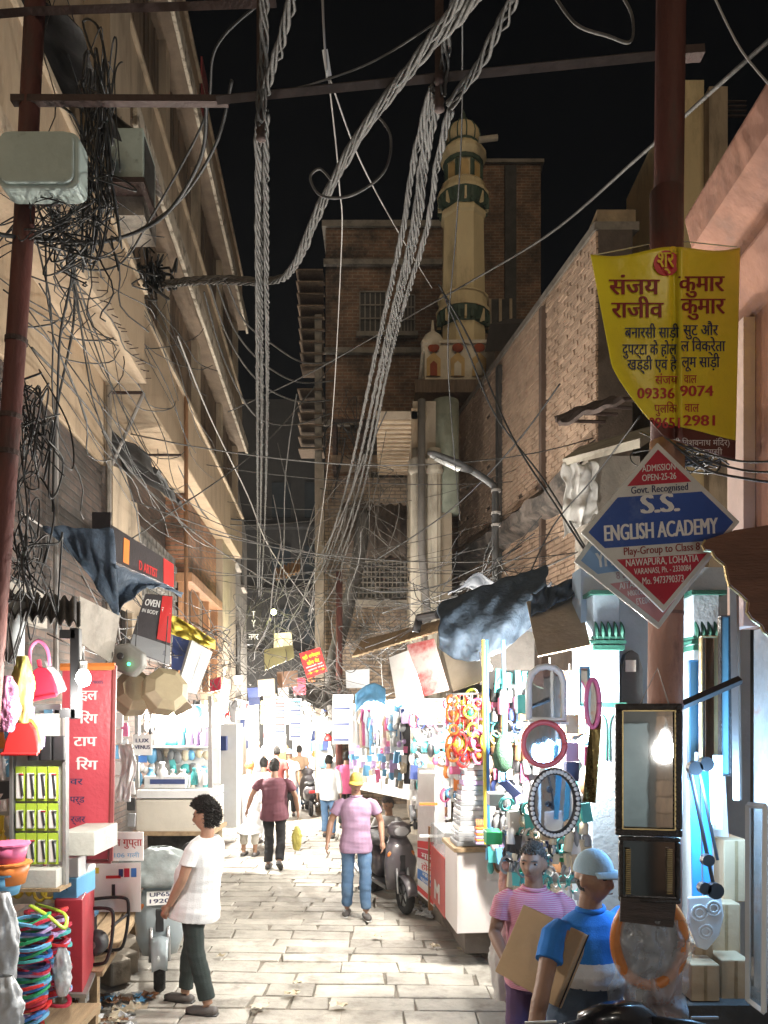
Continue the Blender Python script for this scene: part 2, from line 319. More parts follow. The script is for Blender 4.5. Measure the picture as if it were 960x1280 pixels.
# ---------------------------------------------------------------- beyond the yellow building: grey house, dark house
gh = thing('grey_house', 'narrow grey house just beyond the yellow building with a dark small window', 'building', (-4.6, 24, 0))
gm = mk('grey_render', (.13, .115, .095), .9, .25, 2, .3, 15, c2=(.08, .075, .07), lo=.5, hi=.7, s2=1.2)
def lane_x(Y): return -3.95 - .115 * (Y - 19.5)
B().hexa([V(lane_x(20) - 3, 20, 0), V(lane_x(20), 20, 0), V(lane_x(27), 27, 0), V(lane_x(27) - 3, 27, 0), V(lane_x(20) - 3, 20, 9.5), V(lane_x(20), 20, 9.5), V(lane_x(27), 27, 8.6), V(lane_x(27) - 3, 27, 8.6)]).build('wall', gm, gh)
for (y0, y1, z0, z1) in ((21.2, 22.4, 6.7, 7.9), (24, 25, 6.5, 7.6), (22, 23.4, 3.6, 5)):
    w = B().hexa([V(lane_x(y0) - .05, y0, z0), V(lane_x(y0) + .04, y0, z0), V(lane_x(y1) + .04, y1, z0), V(lane_x(y1) - .05, y1, z0), V(lane_x(y0) - .05, y0, z1), V(lane_x(y0) + .04, y0, z1), V(lane_x(y1) + .04, y1, z1), V(lane_x(y1) - .05, y1, z1)]).build('window', dark_wall, gh)
    B().hexa([V(lane_x(y0) - .02, y0 - .1, z0 - .1), V(lane_x(y0) + .12, y0 - .1, z0 - .1), V(lane_x(y1) + .12, y1 + .1, z0 - .1), V(lane_x(y1) - .02, y1 + .1, z0 - .1), V(lane_x(y0) - .02, y0 - .1, z0 - .03), V(lane_x(y0) + .12, y0 - .1, z0 - .03), V(lane_x(y1) + .12, y1 + .1, z0 - .03), V(lane_x(y1) - .02, y1 + .1, z0 - .03)]).build('sill', concrete, w)
dh = thing('dark_house', 'tall unlit house closing the lane beyond the grey house', 'building', (-5, 33, 0))
B().bb(-12, -1.2, 33, 38, 0, 16).build('wall', mk('night_wall', (.022, .02, .019), .95), dh)
for z in (5.5, 8.2, 10.9):
    for x in (-4.8, -3.4): B().bb(x, x + .8, 32.9, 33.05, z, z + 1.5).build('window', mk('night_glass', (.02, .025, .03), .2, bump=0), dh)
    B().bb(-6.5, -1.4, 32.5, 33, z - .5, z - .38).build('ledge', MATS['night_wall'], dh)
# ---------------------------------------------------------------- centre brick building with stacked balconies
ch = thing('brick_house', 'tall old brick house with barred windows behind the minaret', 'building', (0, 23, 0))
B().bb(-1.75, 2.6, 23, 30, 0, P(0, 285, 23).z).build('wall', brick_far, ch)
B().bb(-1.85, 2.7, 22.9, 30, P(0, 285, 23).z, P(0, 285, 23).z + .18).build('coping', concrete, ch)
for yy in (330, 440, 530, 640): B().bb(-1.8, 2.62, 22.86, 23, P(0, yy, 23).z - .08, P(0, yy, 23).z + .08).build('string_course', concrete, ch)
for (a, b_, c, d) in ((450, 482, 368, 418), (497, 518, 372, 418), (452, 505, 548, 600)):
    p, q = P(a, d, 23), P(b_, c, 23)
    w = B().bb(p.x, q.x, 22.9, 23.02, p.z, q.z).build('window', dark_wall, ch)
    for k in range(6):
        x = p.x + (q.x - p.x) * k / 5; B().bb(x - .018, x + .018, 22.86, 22.899, p.z, q.z).build('window_bar', concrete, w)
    for k in range(4):
        z = p.z + (q.z - p.z) * k / 3; B().bb(p.x, q.x, 22.83, 22.859, z - .018, z + .018).build('window_bar', concrete, w)
    B().bb(p.x - .1, q.x + .1, 22.8, 22.99, p.z - .12, p.z).build('sill', concrete, w)
# stacked slatted balconies on its left corner
for k in range(16):
    z = P(0, 335 + k * 15, 22).z
    if k == 9: continue
    B().bb(-2.55 + .018 * k * (1 if k < 9 else .3), -1.76, 22.1, 22.9, z, z + .035).build('balcony_slat', brown_wood, ch)
B().bb(-2.0, -1.8, 22.2, 22.4, 0, 14).build('balcony_post', concrete, ch)
# lower storey in front: timber beam frame, corrugated hood, lattice
ls = thing('lane_end_shophouse', 'low sooty shophouse with corrugated hood and lattice screen across the lane end', 'building', (0, 19, 0))
B().bb(-1.7, 1.6, 20, 22.8, 0, 8.6).build('wall', brickmat('limewashed_brick', (.36, .27, .19), (.28, .2, .14), (.15, .12, .1), 'x', 1.2), ls)
B().bb(-1.3, 1.2, 19.3, 20, 8.75, 8.95).build('beam', brown_wood, ls)
for x in (-1.3, -.6, .1, .8): B().bb(x, x + .1, 19.4, 19.98, 8.6, 9.9).build('rail_post', rust_dark, ls)
B().bb(-1.35, 1.3, 19.36, 19.4, 9.8, 9.88).build('rail', rust_dark, ls)
B().grid(lambda u, v: V(-1.1 + 2.3 * u, 20 - .75 * v, 7.9 - 1.5 * v + .04 * math.sin(u * 60)), 90, 2).build('corrugated_hood', mk('rusty_corrugated', (.10, .075, .06), .8, .4, 4, .2, 20), ls, smooth=True, solid=.01)
p, q = P(438, 748, 19.8), P(522, 702, 19.8)
w = B().bb(p.x, q.x, 19.85, 19.98, p.z, q.z).build('lattice_screen', dark_wall, ls)
for k in range(17):
    x = p.x + (q.x - p.x) * k / 16; B().bb(x - .015, x + .015, 19.8, 19.849, p.z, q.z).build('lattice_bar', concrete, w)
for k in range(8):
    z = p.z + (q.z - p.z) * k / 7; B().bb(p.x, q.x, 19.76, 19.799, z - .015, z + .015).build('lattice_bar', concrete, w)
B().bb(-1.1, 1.2, 19.5, 19.99, p.z - .2, p.z - .08).build('sill_beam', concrete, ls)
B().bb(-1.72, -1.5, 19.2, 19.45, 0, 8.7).build('corner_post', mk('pale_post', (.2, .165, .13), .9, .25, 3, .3), ls)
# chimney like brick tower
ct = thing('brick_tower', 'square dark brick tower standing behind the minaret', 'tower', (4, 27, 0))
p, q = P(604, 640, 27), P(676, 205, 27)
B().bb(p.x, q.x, 27, 30, 0, q.z).build('wall', brick_far, ct); B().bb(p.x + .75, p.x + 1.15, 26.9, 26.998, 8, q.z - .1).build('dark_strip', dark_wall, ct)  # darker vertical strip down the tower face
B().bb(p.x - .1, q.x + .1, 26.9, 30.1, q.z, q.z + .12).build('coping', concrete, ct)
w = B().bb(P(612, 0, 26.9).x, P(640, 0, 26.9).x, 26.85, 26.99, P(0, 412, 26.9).z, P(0, 375, 26.9).z).build('window', dark_wall, ct)
for px in (612, 625, 638): x = P(px, 0, 26.9).x; B().bb(x - .05, x + .05, 26.8, 26.849, P(0, 412, 26.9).z, P(0, 375, 26.9).z).build('window_frame', yellow2, w)
# ---------------------------------------------------------------- minaret
cream = mk('cream_limewash', (.68, .54, .31), .85, .1, 2, .15, 20, c2=(.34, .25, .13), lo=.56, hi=.75, s2=1.5, stretch=(1, 1, .3))
green = mk('green_paint', (.055, .085, .055), .7, .25, 6, .2)
gold = mk('ochre_paint', (.55, .36, .14), .7)
MD = 19.0; ms = MD / F; mx_, my_ = (582 - CX) * ms, MD + .6
mn = thing('minaret', 'slender cream octagonal minaret with green bracketed balconies and ribbed dome', 'tower', (mx_, my_, 0))
zz = lambda py: CH + (HY - py) * ms
oct_ = math.pi / 8
def mprof(name, mat, prof, n=8, par=mn, **k): return B().lathe([(r * ms, zz(py)) for r, py in prof], (mx_, my_, 0), n, ph=oct_).build(name, mat, par, **k)
mprof('lower_shaft', cream, [(29.5, 440), (29, 398)])
mprof('bracket_ring', green, [(28, 398), (29, 394), (33, 386), (34, 380)], 16)
rl = mprof('balcony', cream, [(35, 380), (35, 376), (32, 376), (31, 362), (33, 361), (33, 359), (28, 359)], 16)
mprof('shaft', cream, [(29, 359), (27.2, 260), (30, 257), (30, 252), (27, 248)])
mprof('bracket_ring', green, [(27, 249), (28, 244), (32, 234), (33, 231)], 16)
mprof('balcony', cream, [(33.5, 231), (33.5, 227), (29, 226), (28, 217), (29, 216), (25, 215)], 16)
mprof('pavilion', cream, [(24, 216), (24, 188)])
mprof('cornice', cream, [(24, 188), (27, 184), (30, 178), (30, 174), (25, 170), (22, 165)], 16)
mprof('frieze', green, [(25.5, 190), (26.5, 186), (25, 185.5)], 16)
mprof('drum', green, [(22.3, 167), (22.6, 163), (22, 162)], 16)
dm = B(); rr = [(20.5, 163), (22, 158), (22.6, 152), (21, 145), (17, 138.5), (11, 133.5), (4, 130), (2.5, 128)]
dm.lathe([(r * ms, zz(py)) for r, py in rr], (mx_, my_, 0), 24); dome = dm.build('dome', cream, mn, smooth=True)
for k in range(12):
    a = k * math.pi / 6 + .1; B().tube([V(mx_ + math.cos(a) * r * ms * 1.01, my_ + math.sin(a) * r * ms * 1.01, zz(py)) for r, py in rr], .018, 5).build('rib', green, dome)
B().lathe([(.09, zz(130)), (.13, zz(127)), (.05, zz(124)), (.07, zz(121)), (.01, zz(113))], (mx_, my_, 0), 10).build('finial', green, mn, smooth=True)
for k in range(8):
    a = k * math.pi / 4 + oct_ * 0 + math.pi / 8 - oct_; ca, sa = math.cos(a), math.sin(a); r0 = 24 * ms * math.cos(oct_)
    rot = Matrix.Rotation(a - math.pi / 2, 3, 'Z')
    pw, z0, z1 = 5 * ms, zz(214), zz(192)
    arch = [V(-pw, 0, z0), V(pw, 0, z0), V(pw, 0, z1 - pw)] + [V(pw * math.cos(t), 0, z1 - pw + pw * math.sin(t)) for t in (math.pi / 4, math.pi / 2, 3 * math.pi / 4)] + [V(-pw, 0, z1 - pw)]
    B().poly([rot @ (q + V(0, r0 - .01, 0)) + V(mx_, my_, 0) for q in arch], rot @ V(0, .03, 0)).build('arch_panel', gold, mn)
    for s_ in (-1, 1): B().add([], []).box(rot @ V(s_ * 8 * ms, r0 + .01, 0) + V(mx_, my_, (z0 + z1) / 2), (.05, .06, z1 - z0), rot).build('pilaster', green, mn)
    for w_ in (32, 34.5):
        py0 = 378 if w_ == 32 else 229
    for j in (-1, 0, 1):
        for (rad, pa, pb) in ((33, 398, 381), (31.5, 247, 232)):
            B().add([], []).box(rot @ V(j * 8 * ms, (rad - 2) * ms, 0) + V(mx_, my_, (zz(pa) + zz(pb)) / 2), (.05, .12, (zz(pb) - zz(pa)) * .85), rot).build('bracket', cream if j == 0 else green, mn)
B().tube([P(598, 175, MD), P(622, 172, MD)], .07, 8).build('loudspeaker', mk('pale_horn', (.42, .36, .28), .6), mn)
mb = thing('minaret_house', 'cream plinth with three painted arches carrying the minaret', 'building', (mx_, MD, 0))
white_lime = mk('white_limewash', (.66, .58, .46), .9, .12, 3, .2, 20, c2=(.25, .2, .15), lo=.56, hi=.72, s2=2)
p, q = P(531, 478, MD - .2), P(618, 430, MD - .2)
B().bb(p.x, q.x, MD - .2, MD + 2.2, p.z, q.z).build('plinth', white_lime, mb)
B().bb(p.x - .06, q.x + .06, MD - .26, MD + 2.2, q.z, q.z + .08).build('coping', white_lime, mb)
for k, px in enumerate((542, 572, 599)):
    c = P(px, 455, MD - .21); w_ = .17
    pa = B().poly([c + V(-w_, 0, -.3), c + V(w_, 0, -.3), c + V(w_, 0, .12), c + V(0, 0, .28), c + V(-w_, 0, .12)], V(0, -.03, 0)).build('painted_arch', gold, mb)
    B().poly([c + V(-w_ * .5, -.031, -.3), c + V(w_ * .5, -.031, -.3), c + V(w_ * .5, -.031, -.02), c + V(0, -.031, .06), c + V(-w_ * .5, -.031, -.02)], V(0, -.02, 0)).build('niche', white_lime if k else mk('red_ochre', (.3, .06, .02), .8), pa)
    B().ball(c + V(0, -.04, .38), .14, 10, 6, sy=.3, sz=.8).build('painted_dome', MATS.get('red_ochre') or gold, pa)
dm = B().lathe([(.2, P(0, 430, MD - .5).z), (.28, P(0, 424, MD - .5).z), (.3, P(0, 417, MD - .5).z), (.2, P(0, 408, MD - .5).z), (.05, P(0, 402, MD - .5).z), (.02, P(0, 388, MD - .5).z)], (P(541, 0, MD - .1).x, MD - .02, 0), 16).build('corner_dome', white_lime, mb, smooth=True)
B().bb(P(518, 0, MD - .6).x, P(622, 0, MD - .6).x, MD - .9, MD - .27, P(0, 497, MD - .6).z, P(0, 481, MD - .6).z).build('beam', brown_wood, mb)
B().bb(.85, 3.2, MD + .01, MD + 2.2, 0, p.z - .003).build('wall', brick_far, mb)
# roof ridge beside plinth
B().hexa([P(606, 440, 18), P(655, 436, 17), P(668, 425, 20), P(618, 424, 21), P(612, 405, 18), P(662, 404, 17), P(672, 400, 20), P(640, 398, 21)]).build('lean_to_roof', mk('slate_roof', (.07, .06, .055), .8), mb)
# ---------------------------------------------------------------- corner house with the white fluted columns (right of the lane)
cw = thing('column_house', 'whitewashed corner house with fluted columns and balcony soffit beside brick wall', 'building', (1.1, 15, 0))
wlime = mk('old_whitewash', (.42, .38, .31), .85, .18, 3, .3, 16, c2=(.2, .175, .14), lo=.48, hi=.70, s2=2, stretch=(1, 1, .4))
grn_w = mk('faded_green_column', (.22, .24, .19), .85, .2, 3, .3, 16, c2=(.1, .11, .09), lo=.5, hi=.7, s2=2)
p = P(553, 0, 15)
B().lathe([(.27, P(0, 640, 15).z), (.26, P(0, 497, 15).z)], (p.x + .08, 15.2, 0), 12).build('column', grn_w, cw, smooth=True)
for px in (523, 543):
    x = P(px, 0, 14.8).x
    c_ = B(); n = 20
    for (r0, zb_, zt_) in ((.145, .1, P(0, 592, 14.8).z),):
        vs_ = []
        for z_ in (zb_, zt_):
            for j in range(n): a = 2 * math.pi * j / n; r_ = r0 * (1 - .10 * (j % 2)); vs_.append(V(x + r_ * math.cos(a), 14.9 + r_ * math.sin(a), z_))
        c_.add(vs_, [(j, (j + 1) % n, n + (j + 1) % n, n + j) for j in range(n)])
    cc_ = c_.build('fluted_column', wlime, cw)
    zt = P(0, 592, 14.8).z
    B().lathe([(.145, zt), (.19, zt + .08), (.16, zt + .14), (.21, zt + .26), (.14, zt + .32), (.13, zt + .5)], (x, 14.9, 0), 14).build('capital', wlime, cc_, smooth=True)
B().bb(P(516, 0, 15).x, P(560, 0, 15).x + .08, 15.05, 18.9, 0, P(0, 500, 15).z).build('wall', mk('dull_plaster', (.3, .25, .19), .9, .2, 2, .3), cw)
B().bb(P(514, 0, 15).x, P(522, 0, 15).x, 15, 15.049, P(0, 600, 15).z, P(0, 510, 15).z).build('shutter', yellow2, cw)
B().bb(-.15, .8, 15, 18.5, P(0, 575, 15).z + .8, P(0, 575, 15).z + .95).build('balcony_slab', mk('ribbed_soffit', (.5, .42, .33), .9, .15, 3, .4, 14), cw)
for k in range(14): B().bb(-.15, .8, 15.02 + k * .25, 15.1 + k * .25, P(0, 575, 15).z + .76, P(0, 575, 15).z + .798).build('soffit_rib', soffit, cw)
B().tube([P(527, 500, 14.4), P(527, 690, 14.4), P(535, 775, 14.4), P(520, 790, 14.3)], .075, 10).build('down_pipe', mk('grey_pipe', (.16, .15, .14), .6, .2), cw, smooth=True)
# ---------------------------------------------------------------- right brick wall
rb = thing('brick_gable_wall', 'long bare brick side wall rising behind the yellow banner', 'wall', (3.1, 11.5, 0))
RX = lambda Y: 5.3 - .19 * Y
ud = V(-.19, 1, 0).normalized(); nd = V(-1, -.19, 0).normalized()
mort = mk('lime_mortar', (.10, .075, .058), .95, .25, 6, .3, 30)
Ya, Yb, ZB, ZT = 11.3, 18.4, 2.6, 9.55
B().hexa([V(RX(Ya), Ya, ZB), V(RX(Ya) + .5, Ya, ZB), V(RX(Yb) + .5, Yb, ZB), V(RX(Yb), Yb, ZB), V(RX(Ya), Ya, ZT), V(RX(Ya) + .5, Ya, ZT), V(RX(Yb) + .5, Yb, ZT), V(RX(Yb), Yb, ZT)]).build('wall_core', mort, rb)
brm = mk('pale_red_brick', (.47, .33, .235), .9, .15, 3, .4, 40, c2=(.25, .16, .11), lo=.6, hi=.8, s2=.7, rv=.16)
Lw = math.hypot(.19 * (Yb - Ya), Yb - Ya); base0 = V(RX(Ya), Ya, 0); bl, bh = .25, .088
bricks = []
for r_ in range(int((ZT - 4.0) / bh)):
    z = 4.0 + r_ * bh + bh / 2; u = -bl / 2 * (r_ % 2)
    while u < Lw - .05:
        bricks.append((max(u, 0), min(u + bl, Lw), z)); u += bl
def vis(b_):
    p = base0 + ud * b_[0]; px = CX + p.x * F / p.y; py = HY - (b_[2] - CH) * F / p.y
    if px > 745 or px < 610: return 99
    return p.y if py < 640 - (px - 640) * .95 + 40 else 50 + p.y
bricks.sort(key=vis)
bmes = []
for k in range(8):
    q = B().box((0, 0, 0), (bl - .022, .06, bh - .020)); 
    for v_ in q.v: v_ += V(rnd.uniform(-.006, .006), rnd.uniform(-.006, .006), rnd.uniform(-.004, .004))
    bmes.append(q.mesh('brick', brm))
rotw = math.atan2(ud.y, ud.x); rest = B(); mw = Matrix.Rotation(rotw, 3, 'Z')
for i, (u0, u1, z) in enumerate(bricks):
    c = base0 + ud * ((u0 + u1) / 2) + nd * (.008 + rnd.uniform(-.006, .008)) + V(0, 0, z)
    if i < 300:
        o = obj('brick', rnd.choice(bmes), rb); o.location = c; o.rotation_euler = (rnd.uniform(-.02, .02), 0, rotw + rnd.uniform(-.03, .03)); o.scale = ((u1 - u0) / bl, 1, 1)
    elif rnd.random() < .985:
        rest.box(c, (u1 - u0 - .022, .06 + rnd.uniform(-.01, .01), bh - .020 + rnd.uniform(-.004, .003)), mw)
o = rest.build('brickwork', mk('pale_red_brick_mass', (.47, .33, .235), .9, .2, 3.5, .4, 40, c2=(.25, .16, .11), lo=.6, hi=.8, s2=.7), rb); o['kind'] = 'stuff'
for (yy, w_) in ((15.4, .16), (13.2, .12)):
    c = V(RX(yy), yy, 0) + nd * .06; B().box(c + V(0, 0, 6.2), (w_, .12, 6.4), mw).build('drain_channel', dark_wall if yy > 15 else mk('stained_brick', (.12, .08, .06), .9), rb)
# crumbling ledge
lg = B(); N_ = 60
for i in range(N_ + 1):
    yy = Ya + (Yb - Ya) * i / N_; h = .12 * noise.noise(V(yy * 1.7, 3, 0)); p = V(RX(yy), yy, 0)
    zc = 6.05 + .45 * max(0, (12.5 - yy) / 2.5)
    for (o_, z_) in ((.0, zc - .35 + h), (.30 + h, zc - .2), (.34 + h * .5, zc + h), (.0, zc + .25 + h)): lg.v.append(p + nd * o_ + V(0, 0, z_))
for i in range(N_):
    for j in range(3): a = i * 4 + j; lg.f.append((a, a + 1, a + 5, a + 4))
lg.build('crumbling_ledge', mk('crumbling_mortar', (.17, .14, .12), .95, .4, 5, .9, 10, c2=(.05, .045, .04), lo=.45, hi=.6, s2=3), rb)
B().hexa([V(RX(Ya) - .06, Ya, ZT), V(RX(Ya) + .6, Ya, ZT), V(RX(Yb) + .6, Yb, ZT), V(RX(Yb) - .06, Yb, ZT), V(RX(Ya) - .06, Ya, ZT + .12), V(RX(Ya) + .6, Ya, ZT + .12), V(RX(Yb) + .6, Yb, ZT + .1), V(RX(Yb) - .06, Yb, ZT + .1)]).build('coping', concrete, rb)
B().bb(RX(11.3) - .02, RX(11.3) + .55, 11.31, 11.9, ZT + .121, ZT + .3).build('end_pier', mk('yellow_brick_pier', (.3, .22, .13), .9, .3, 4, .5, 20), rb)
B().hexa([V(RX(Ya) + .02, Ya - 4, 0), V(RX(Ya) + 1, Ya - 4, 0), V(RX(Yb) + .5, Yb, 0), V(RX(Yb) + .02, Yb, 0), V(RX(Ya) + .02, Ya - 4, ZB), V(RX(Ya) + 1, Ya - 4, ZB), V(RX(Yb) + .5, Yb, ZB), V(RX(Yb) + .02, Yb, ZB)]).build('lower_wall', dark_wall, rb)
# pale distant tower house behind the right pole
ph = thing('cream_tower_house', 'plain cream rooftop block rising behind the right pole', 'building', (5, 13, 0))
p, q = P(853, 300, 13), P(880, 100, 13); B().bb(p.x, q.x, 13, 16, 4, q.z).build('wall', cream, ph)
p, q = P(880, 300, 13), P(903, 120, 13); B().bb(p.x + .003, q.x, 12.8, 16, 4, q.z).build('wall', yellow2, ph)
for k in range(4): B().bb(P(905, 0, 13).x, P(930, 0, 13).x, 12.9, 12.95, P(0, 150 - k * 6, 13).z, P(0, 149 - k * 6, 13).z).build('railing', rust_dark, ph)
# ---------------------------------------------------------------- pink building at the right edge
pk = thing('pink_building', 'pink plastered building corner with chamfered cornice at the edge beside the banner', 'building', (1.9, 3, 0))
pinkm = mk('pink_plaster', (.285, .138, .092), .9, .25, 3, .6, 9, c2=(.17, .095, .07), lo=.52, hi=.70, s2=2.6)
B().bb(1.86, 5, 0, 4.0, 2.85, 4.75).build('wall', pinkm, pk)
B().bb(1.90, 5, 0, 3.95, 0, 2.84).build('lower_wall', mk('peeling_plaster', (.32, .29, .26), .95, .3, 4, .6, 10, c2=(.33, .15, .1), lo=.55, hi=.66, s2=4), pk)
prof = [(5, 5.06), (1.62, 5.06), (1.58, 5.02), (1.62, 4.86), (1.80, 4.70), (1.72, 4.62), (1.86, 4.40), (5, 4.40)]
B().poly([V(x, 4.06, z) for x, z in prof], V(0, -4, 0)).build('cornice', pinkm, pk, bevel=.015)
B().bb(1.80, 1.859, 3.85, 4.03, 2.85, 4.4).build('corner_strip', mk('pale_pink_strip', (.55, .4, .34), .9, .1), pk)
B().tube(spl([V(1.845, 3.2, 4.2), V(1.84, 3.4, 3.9), V(1.845, 3.35, 3.4), V(1.84, 3.6, 3.25), V(1.84, 3.9, 3.3)]), .006, 5).build('cable_drop', black_cable, pk)
# rough awning and tattered roof over right shops behind the diamond sign
ra = thing('slab_canopy', 'rough concrete canopy with a tattered white sheet behind the diamond sign', 'canopy', (2.2, 8.4, 0))
B().hexa([P(705, 582, 8.6), P(800, 560, 7.6), P(830, 540, 9.0), P(725, 566, 10), P(703, 574, 8.6), P(800, 548, 7.6), P(830, 528, 9.0), P(725, 558, 10)]).build('slab', wlime, ra)
def rag(u, v):
    p = P(704 + 42 * u, 578 + 95 * v - 30 * u * v, 8.55 + .1 * math.sin(u * 9))
    return p + V(.05 * noise.noise(V(u * 6, v * 4, 2)), .12 * noise.noise(V(u * 5, v * 5, 7)), .05 * noise.noise(V(u * 4, v * 4, 9)))
B().grid(rag, 18, 20).build('tattered_sheet', mk('dirty_white_cloth', (.55, .53, .5), .9, .15, 5, .2), ra, smooth=True, solid=.004)
B().bb(P(735, 0, 8.8).x, P(800, 0, 8.8).x, 8.8, 9.4, P(0, 720, 8.8).z, P(0, 570, 8.8).z).build('wall', concrete, ra)
rt = thing('tile_lean_to', 'dark brown tiled lean-to hood high on the brick wall', 'roof', (3, 10, 5))
def tf(u, v): return P(702 + 78 * u + 4 * v, 530 - 30 * u - 28 * v + 6 * noise.noise(V(u * 4, v * 3, 0)), 10.6 - 1.1 * u) + V(.0, .6 * v, .02 * math.sin(v * 20))
B().grid(tf, 20, 8).build('tile_sheet', mk('brown_tile', (.09, .065, .055), .85, .4, 6, .6, 10), rt, solid=.05)
for k in range(4): p = tf(k / 3, .9); B().tube([p, V(RX(p.y) + .05, p.y + .1, p.z + .02)], .025, 6).build('bracket', rust_dark, rt)
# ---------------------------------------------------------------- lettering
def text_geo(body, bold=0.0):
    cu = bpy.data.curves.new('lettering', 'FONT'); cu.body = body; cu.align_x = 'CENTER'; cu.resolution_u = 3
    o = bpy.data.objects.new('lettering', cu); me = bpy.data.meshes.new_from_object(o)
    vs = [v.co.copy() for v in me.vertices]; fs = [tuple(p.vertices) for p in me.polygons]
    bpy.data.objects.remove(o); bpy.data.meshes.remove(me); bpy.data.curves.remove(cu)
    par = list(range(len(vs)))
    def find(a):
        while par[a] != a: par[a] = par[par[a]]; a = par[a]
        return a
    for f in fs:
        for k in f[1:]: par[find(f[0])] = find(k)
    ids = {}; lay = []
    for i in range(len(vs)): lay.append(ids.setdefault(find(i), len(ids)) % 5)
    outv, outf = [], []
    for c, dx in enumerate((0,) if not bold else (0, -bold, bold)):
        n = len(outv); outv += [V(v.x + dx, v.y, -lay[i] * .2 - c) for i, v in enumerate(vs)]; outf += [tuple(k + n for k in f) for f in fs]
    return outv, outf
def letters(lines, mp, mat, parent, name='lettering'):
    """lines: (text, u, v, height, width or None, bold); mp(u, v, layer) -> point"""
    o_ = None
    for (t, u, v, h, w, bo) in lines:
        b_ = B(); vs_, fs_ = text_geo(t, bo)
        if not vs_: continue
        x0 = min(q.x for q in vs_); x1 = max(q.x for q in vs_); sx = (w / (x1 - x0)) if w else h; xm = (x0 + x1) / 2
        b_.add([mp(u + (q.x - xm) * sx, v + q.y * h, q.z) for q in vs_], fs_)
        me = bpy.data.meshes.new(name); me.from_pydata([tuple(q) for q in b_.v], [], b_.f); me.update(); me.materials.append(mat)
        o_ = obj(name, me, parent)
    return o_
def planar(org, ru, uv, nrm, lay=.0003):
    org, ru, uv, nrm = Vector(org), Vector(ru), Vector(uv), Vector(nrm)
    return lambda u, v, l: org + ru * u + uv * v + nrm * (.003 + lay * l)
white_p = plain('white_print', (.72, .72, .70), .6); red_p = plain('red_print', (.50, .02, .03), .5); blue_p = plain('blue_print', (.025, .06, .26), .5)
maroon_p = plain('maroon_print', (.22, .015, .012), .6); navy_p = plain('navy_print', (.02, .025, .09), .6); yel_p = plain('yellow_print', (.75, .55, .03), .6); black_p = plain('black_print', (.03, .03, .03), .6)
# ---------------------------------------------------------------- poles
lp = thing('utility_pole', 'dark red steel pole with cable bundles and grey box above the hanger stall', 'pole', P(-51, 1444, 4.2))
B().tube([P(-51, 1444, 4.2), P(8, 600, 4.2), P(29, 300, 4.2), P(52, -160, 4.2)], .054, 14).build('shaft', rust, lp, smooth=True)
for py in (425, 520, 565): B().tube([P(8 + (600 - py) * .07, py + 4, 4.2), P(8 + (600 - py) * .07 + .3, py - 2, 4.2)], .060, 14).build('strap', rust_dark, lp)
ar = B().box(P(150, 126, 4.17), (1.17, .045, .036), (0, R(.2), 0)).build('cross_arm', rust_dark, lp)
B().tube([P(-60, 22, 4.15), P(40, 14, 4.15), P(345, 4, 4.15)], .026, 4).build('cross_arm', rust_dark, lp)
bx = thing('junction_box', 'grey-green weathered metal junction box on the left red pole', 'electrical box', P(55, 247, 4.1))
def rbox(bm, c, d, r, n=4):
    out = []
    for (sx, sz, a0) in ((1, 1, 0), (-1, 1, 90), (-1, -1, 180), (1, -1, 270)):
        for k in range(n + 1): a = R(a0 + 90 * k / n); out.append(V(c[0] + sx * (d[0] / 2 - r) + r * math.cos(a), c[1] - d[1] / 2, c[2] + sz * (d[2] / 2 - r) + r * math.sin(a)))
    return bm.poly(out, V(0, d[1], 0))
c = P(55, 211, 4.05); rbox(B(), c, (.42, .13, .30), .05).build('case', grey_box, bx, bevel=.015)
rbox(B(), c + V(-.005, -.075, .004), (.385, .02, .265), .05).build('cover', grey_box, bx, bevel=.008)
B().box(c + V(-.03, .1, 0), (.1, .1, .2)).build('clamp', rust_dark, bx)
rp = thing('utility_pole', 'red-brown steel pole carrying the yellow banner and diamond sign', 'pole', P(829, 1540, 3.6))
B().tube([P(841, -200, 3.62), P(836, 230, 3.62), P(834, 560, 3.62)], .068, 18).build('shaft', rust, rp, smooth=True)
B().tube([P(833, 240, 3.62), P(834, 560, 3.62)], .076, 18).build('sleeve', rust, rp, smooth=True)
B().tube([P(834, 552, 3.62), P(831, 900, 3.62), P(829, 1540, 3.62)], .080, 18).build('lower_shaft', mk('dusty_pink_paint', (.36, .20, .155), .75, .15, 5, .2, 30, c2=(.2, .11, .09), lo=.55, hi=.7, s2=6, stretch=(1, 1, .4)), rp, smooth=True)
for py in (765, 880): B().tube([P(832, py, 3.62), P(832, py + 4, 3.62)], .0825, 18).build('strap', mk('dark_pink_band', (.2, .11, .09), .8), rp)
cb = thing('cable_crossbar', 'long rusty steel bar spanning the lane between the two red poles', 'bar', P(270, 127, 4.1))
B().tube([P(272, 125, 4.12), P(845, 67, 3.7)], .026, 4).build('bar', mk('rusted_bar', (.04, .028, .024), .8, .3, 8, .2, 30), cb)
B().box(P(852, 68, 3.68), (.2, .06, .04), (0, R(-4), 0)).build('bracket', rust_dark, cb)
for (px, y0, y1, D) in ((326, -120, 175, 4.06), (549, -120, 138, 3.9)):
    B().tube([P(px, y0, D), P(px, y1, D)], .022, 4).build('hanger', rust_dark, cb)
    for py in (125 if px < 400 else 98, y1 - 6): B().lathe([(.012, -.03), (.028, -.02), (.02, 0), (.028, .02), (.012, .03)], P(px, py, D - .03), 10).build('insulator', rust_dark, cb, smooth=True)
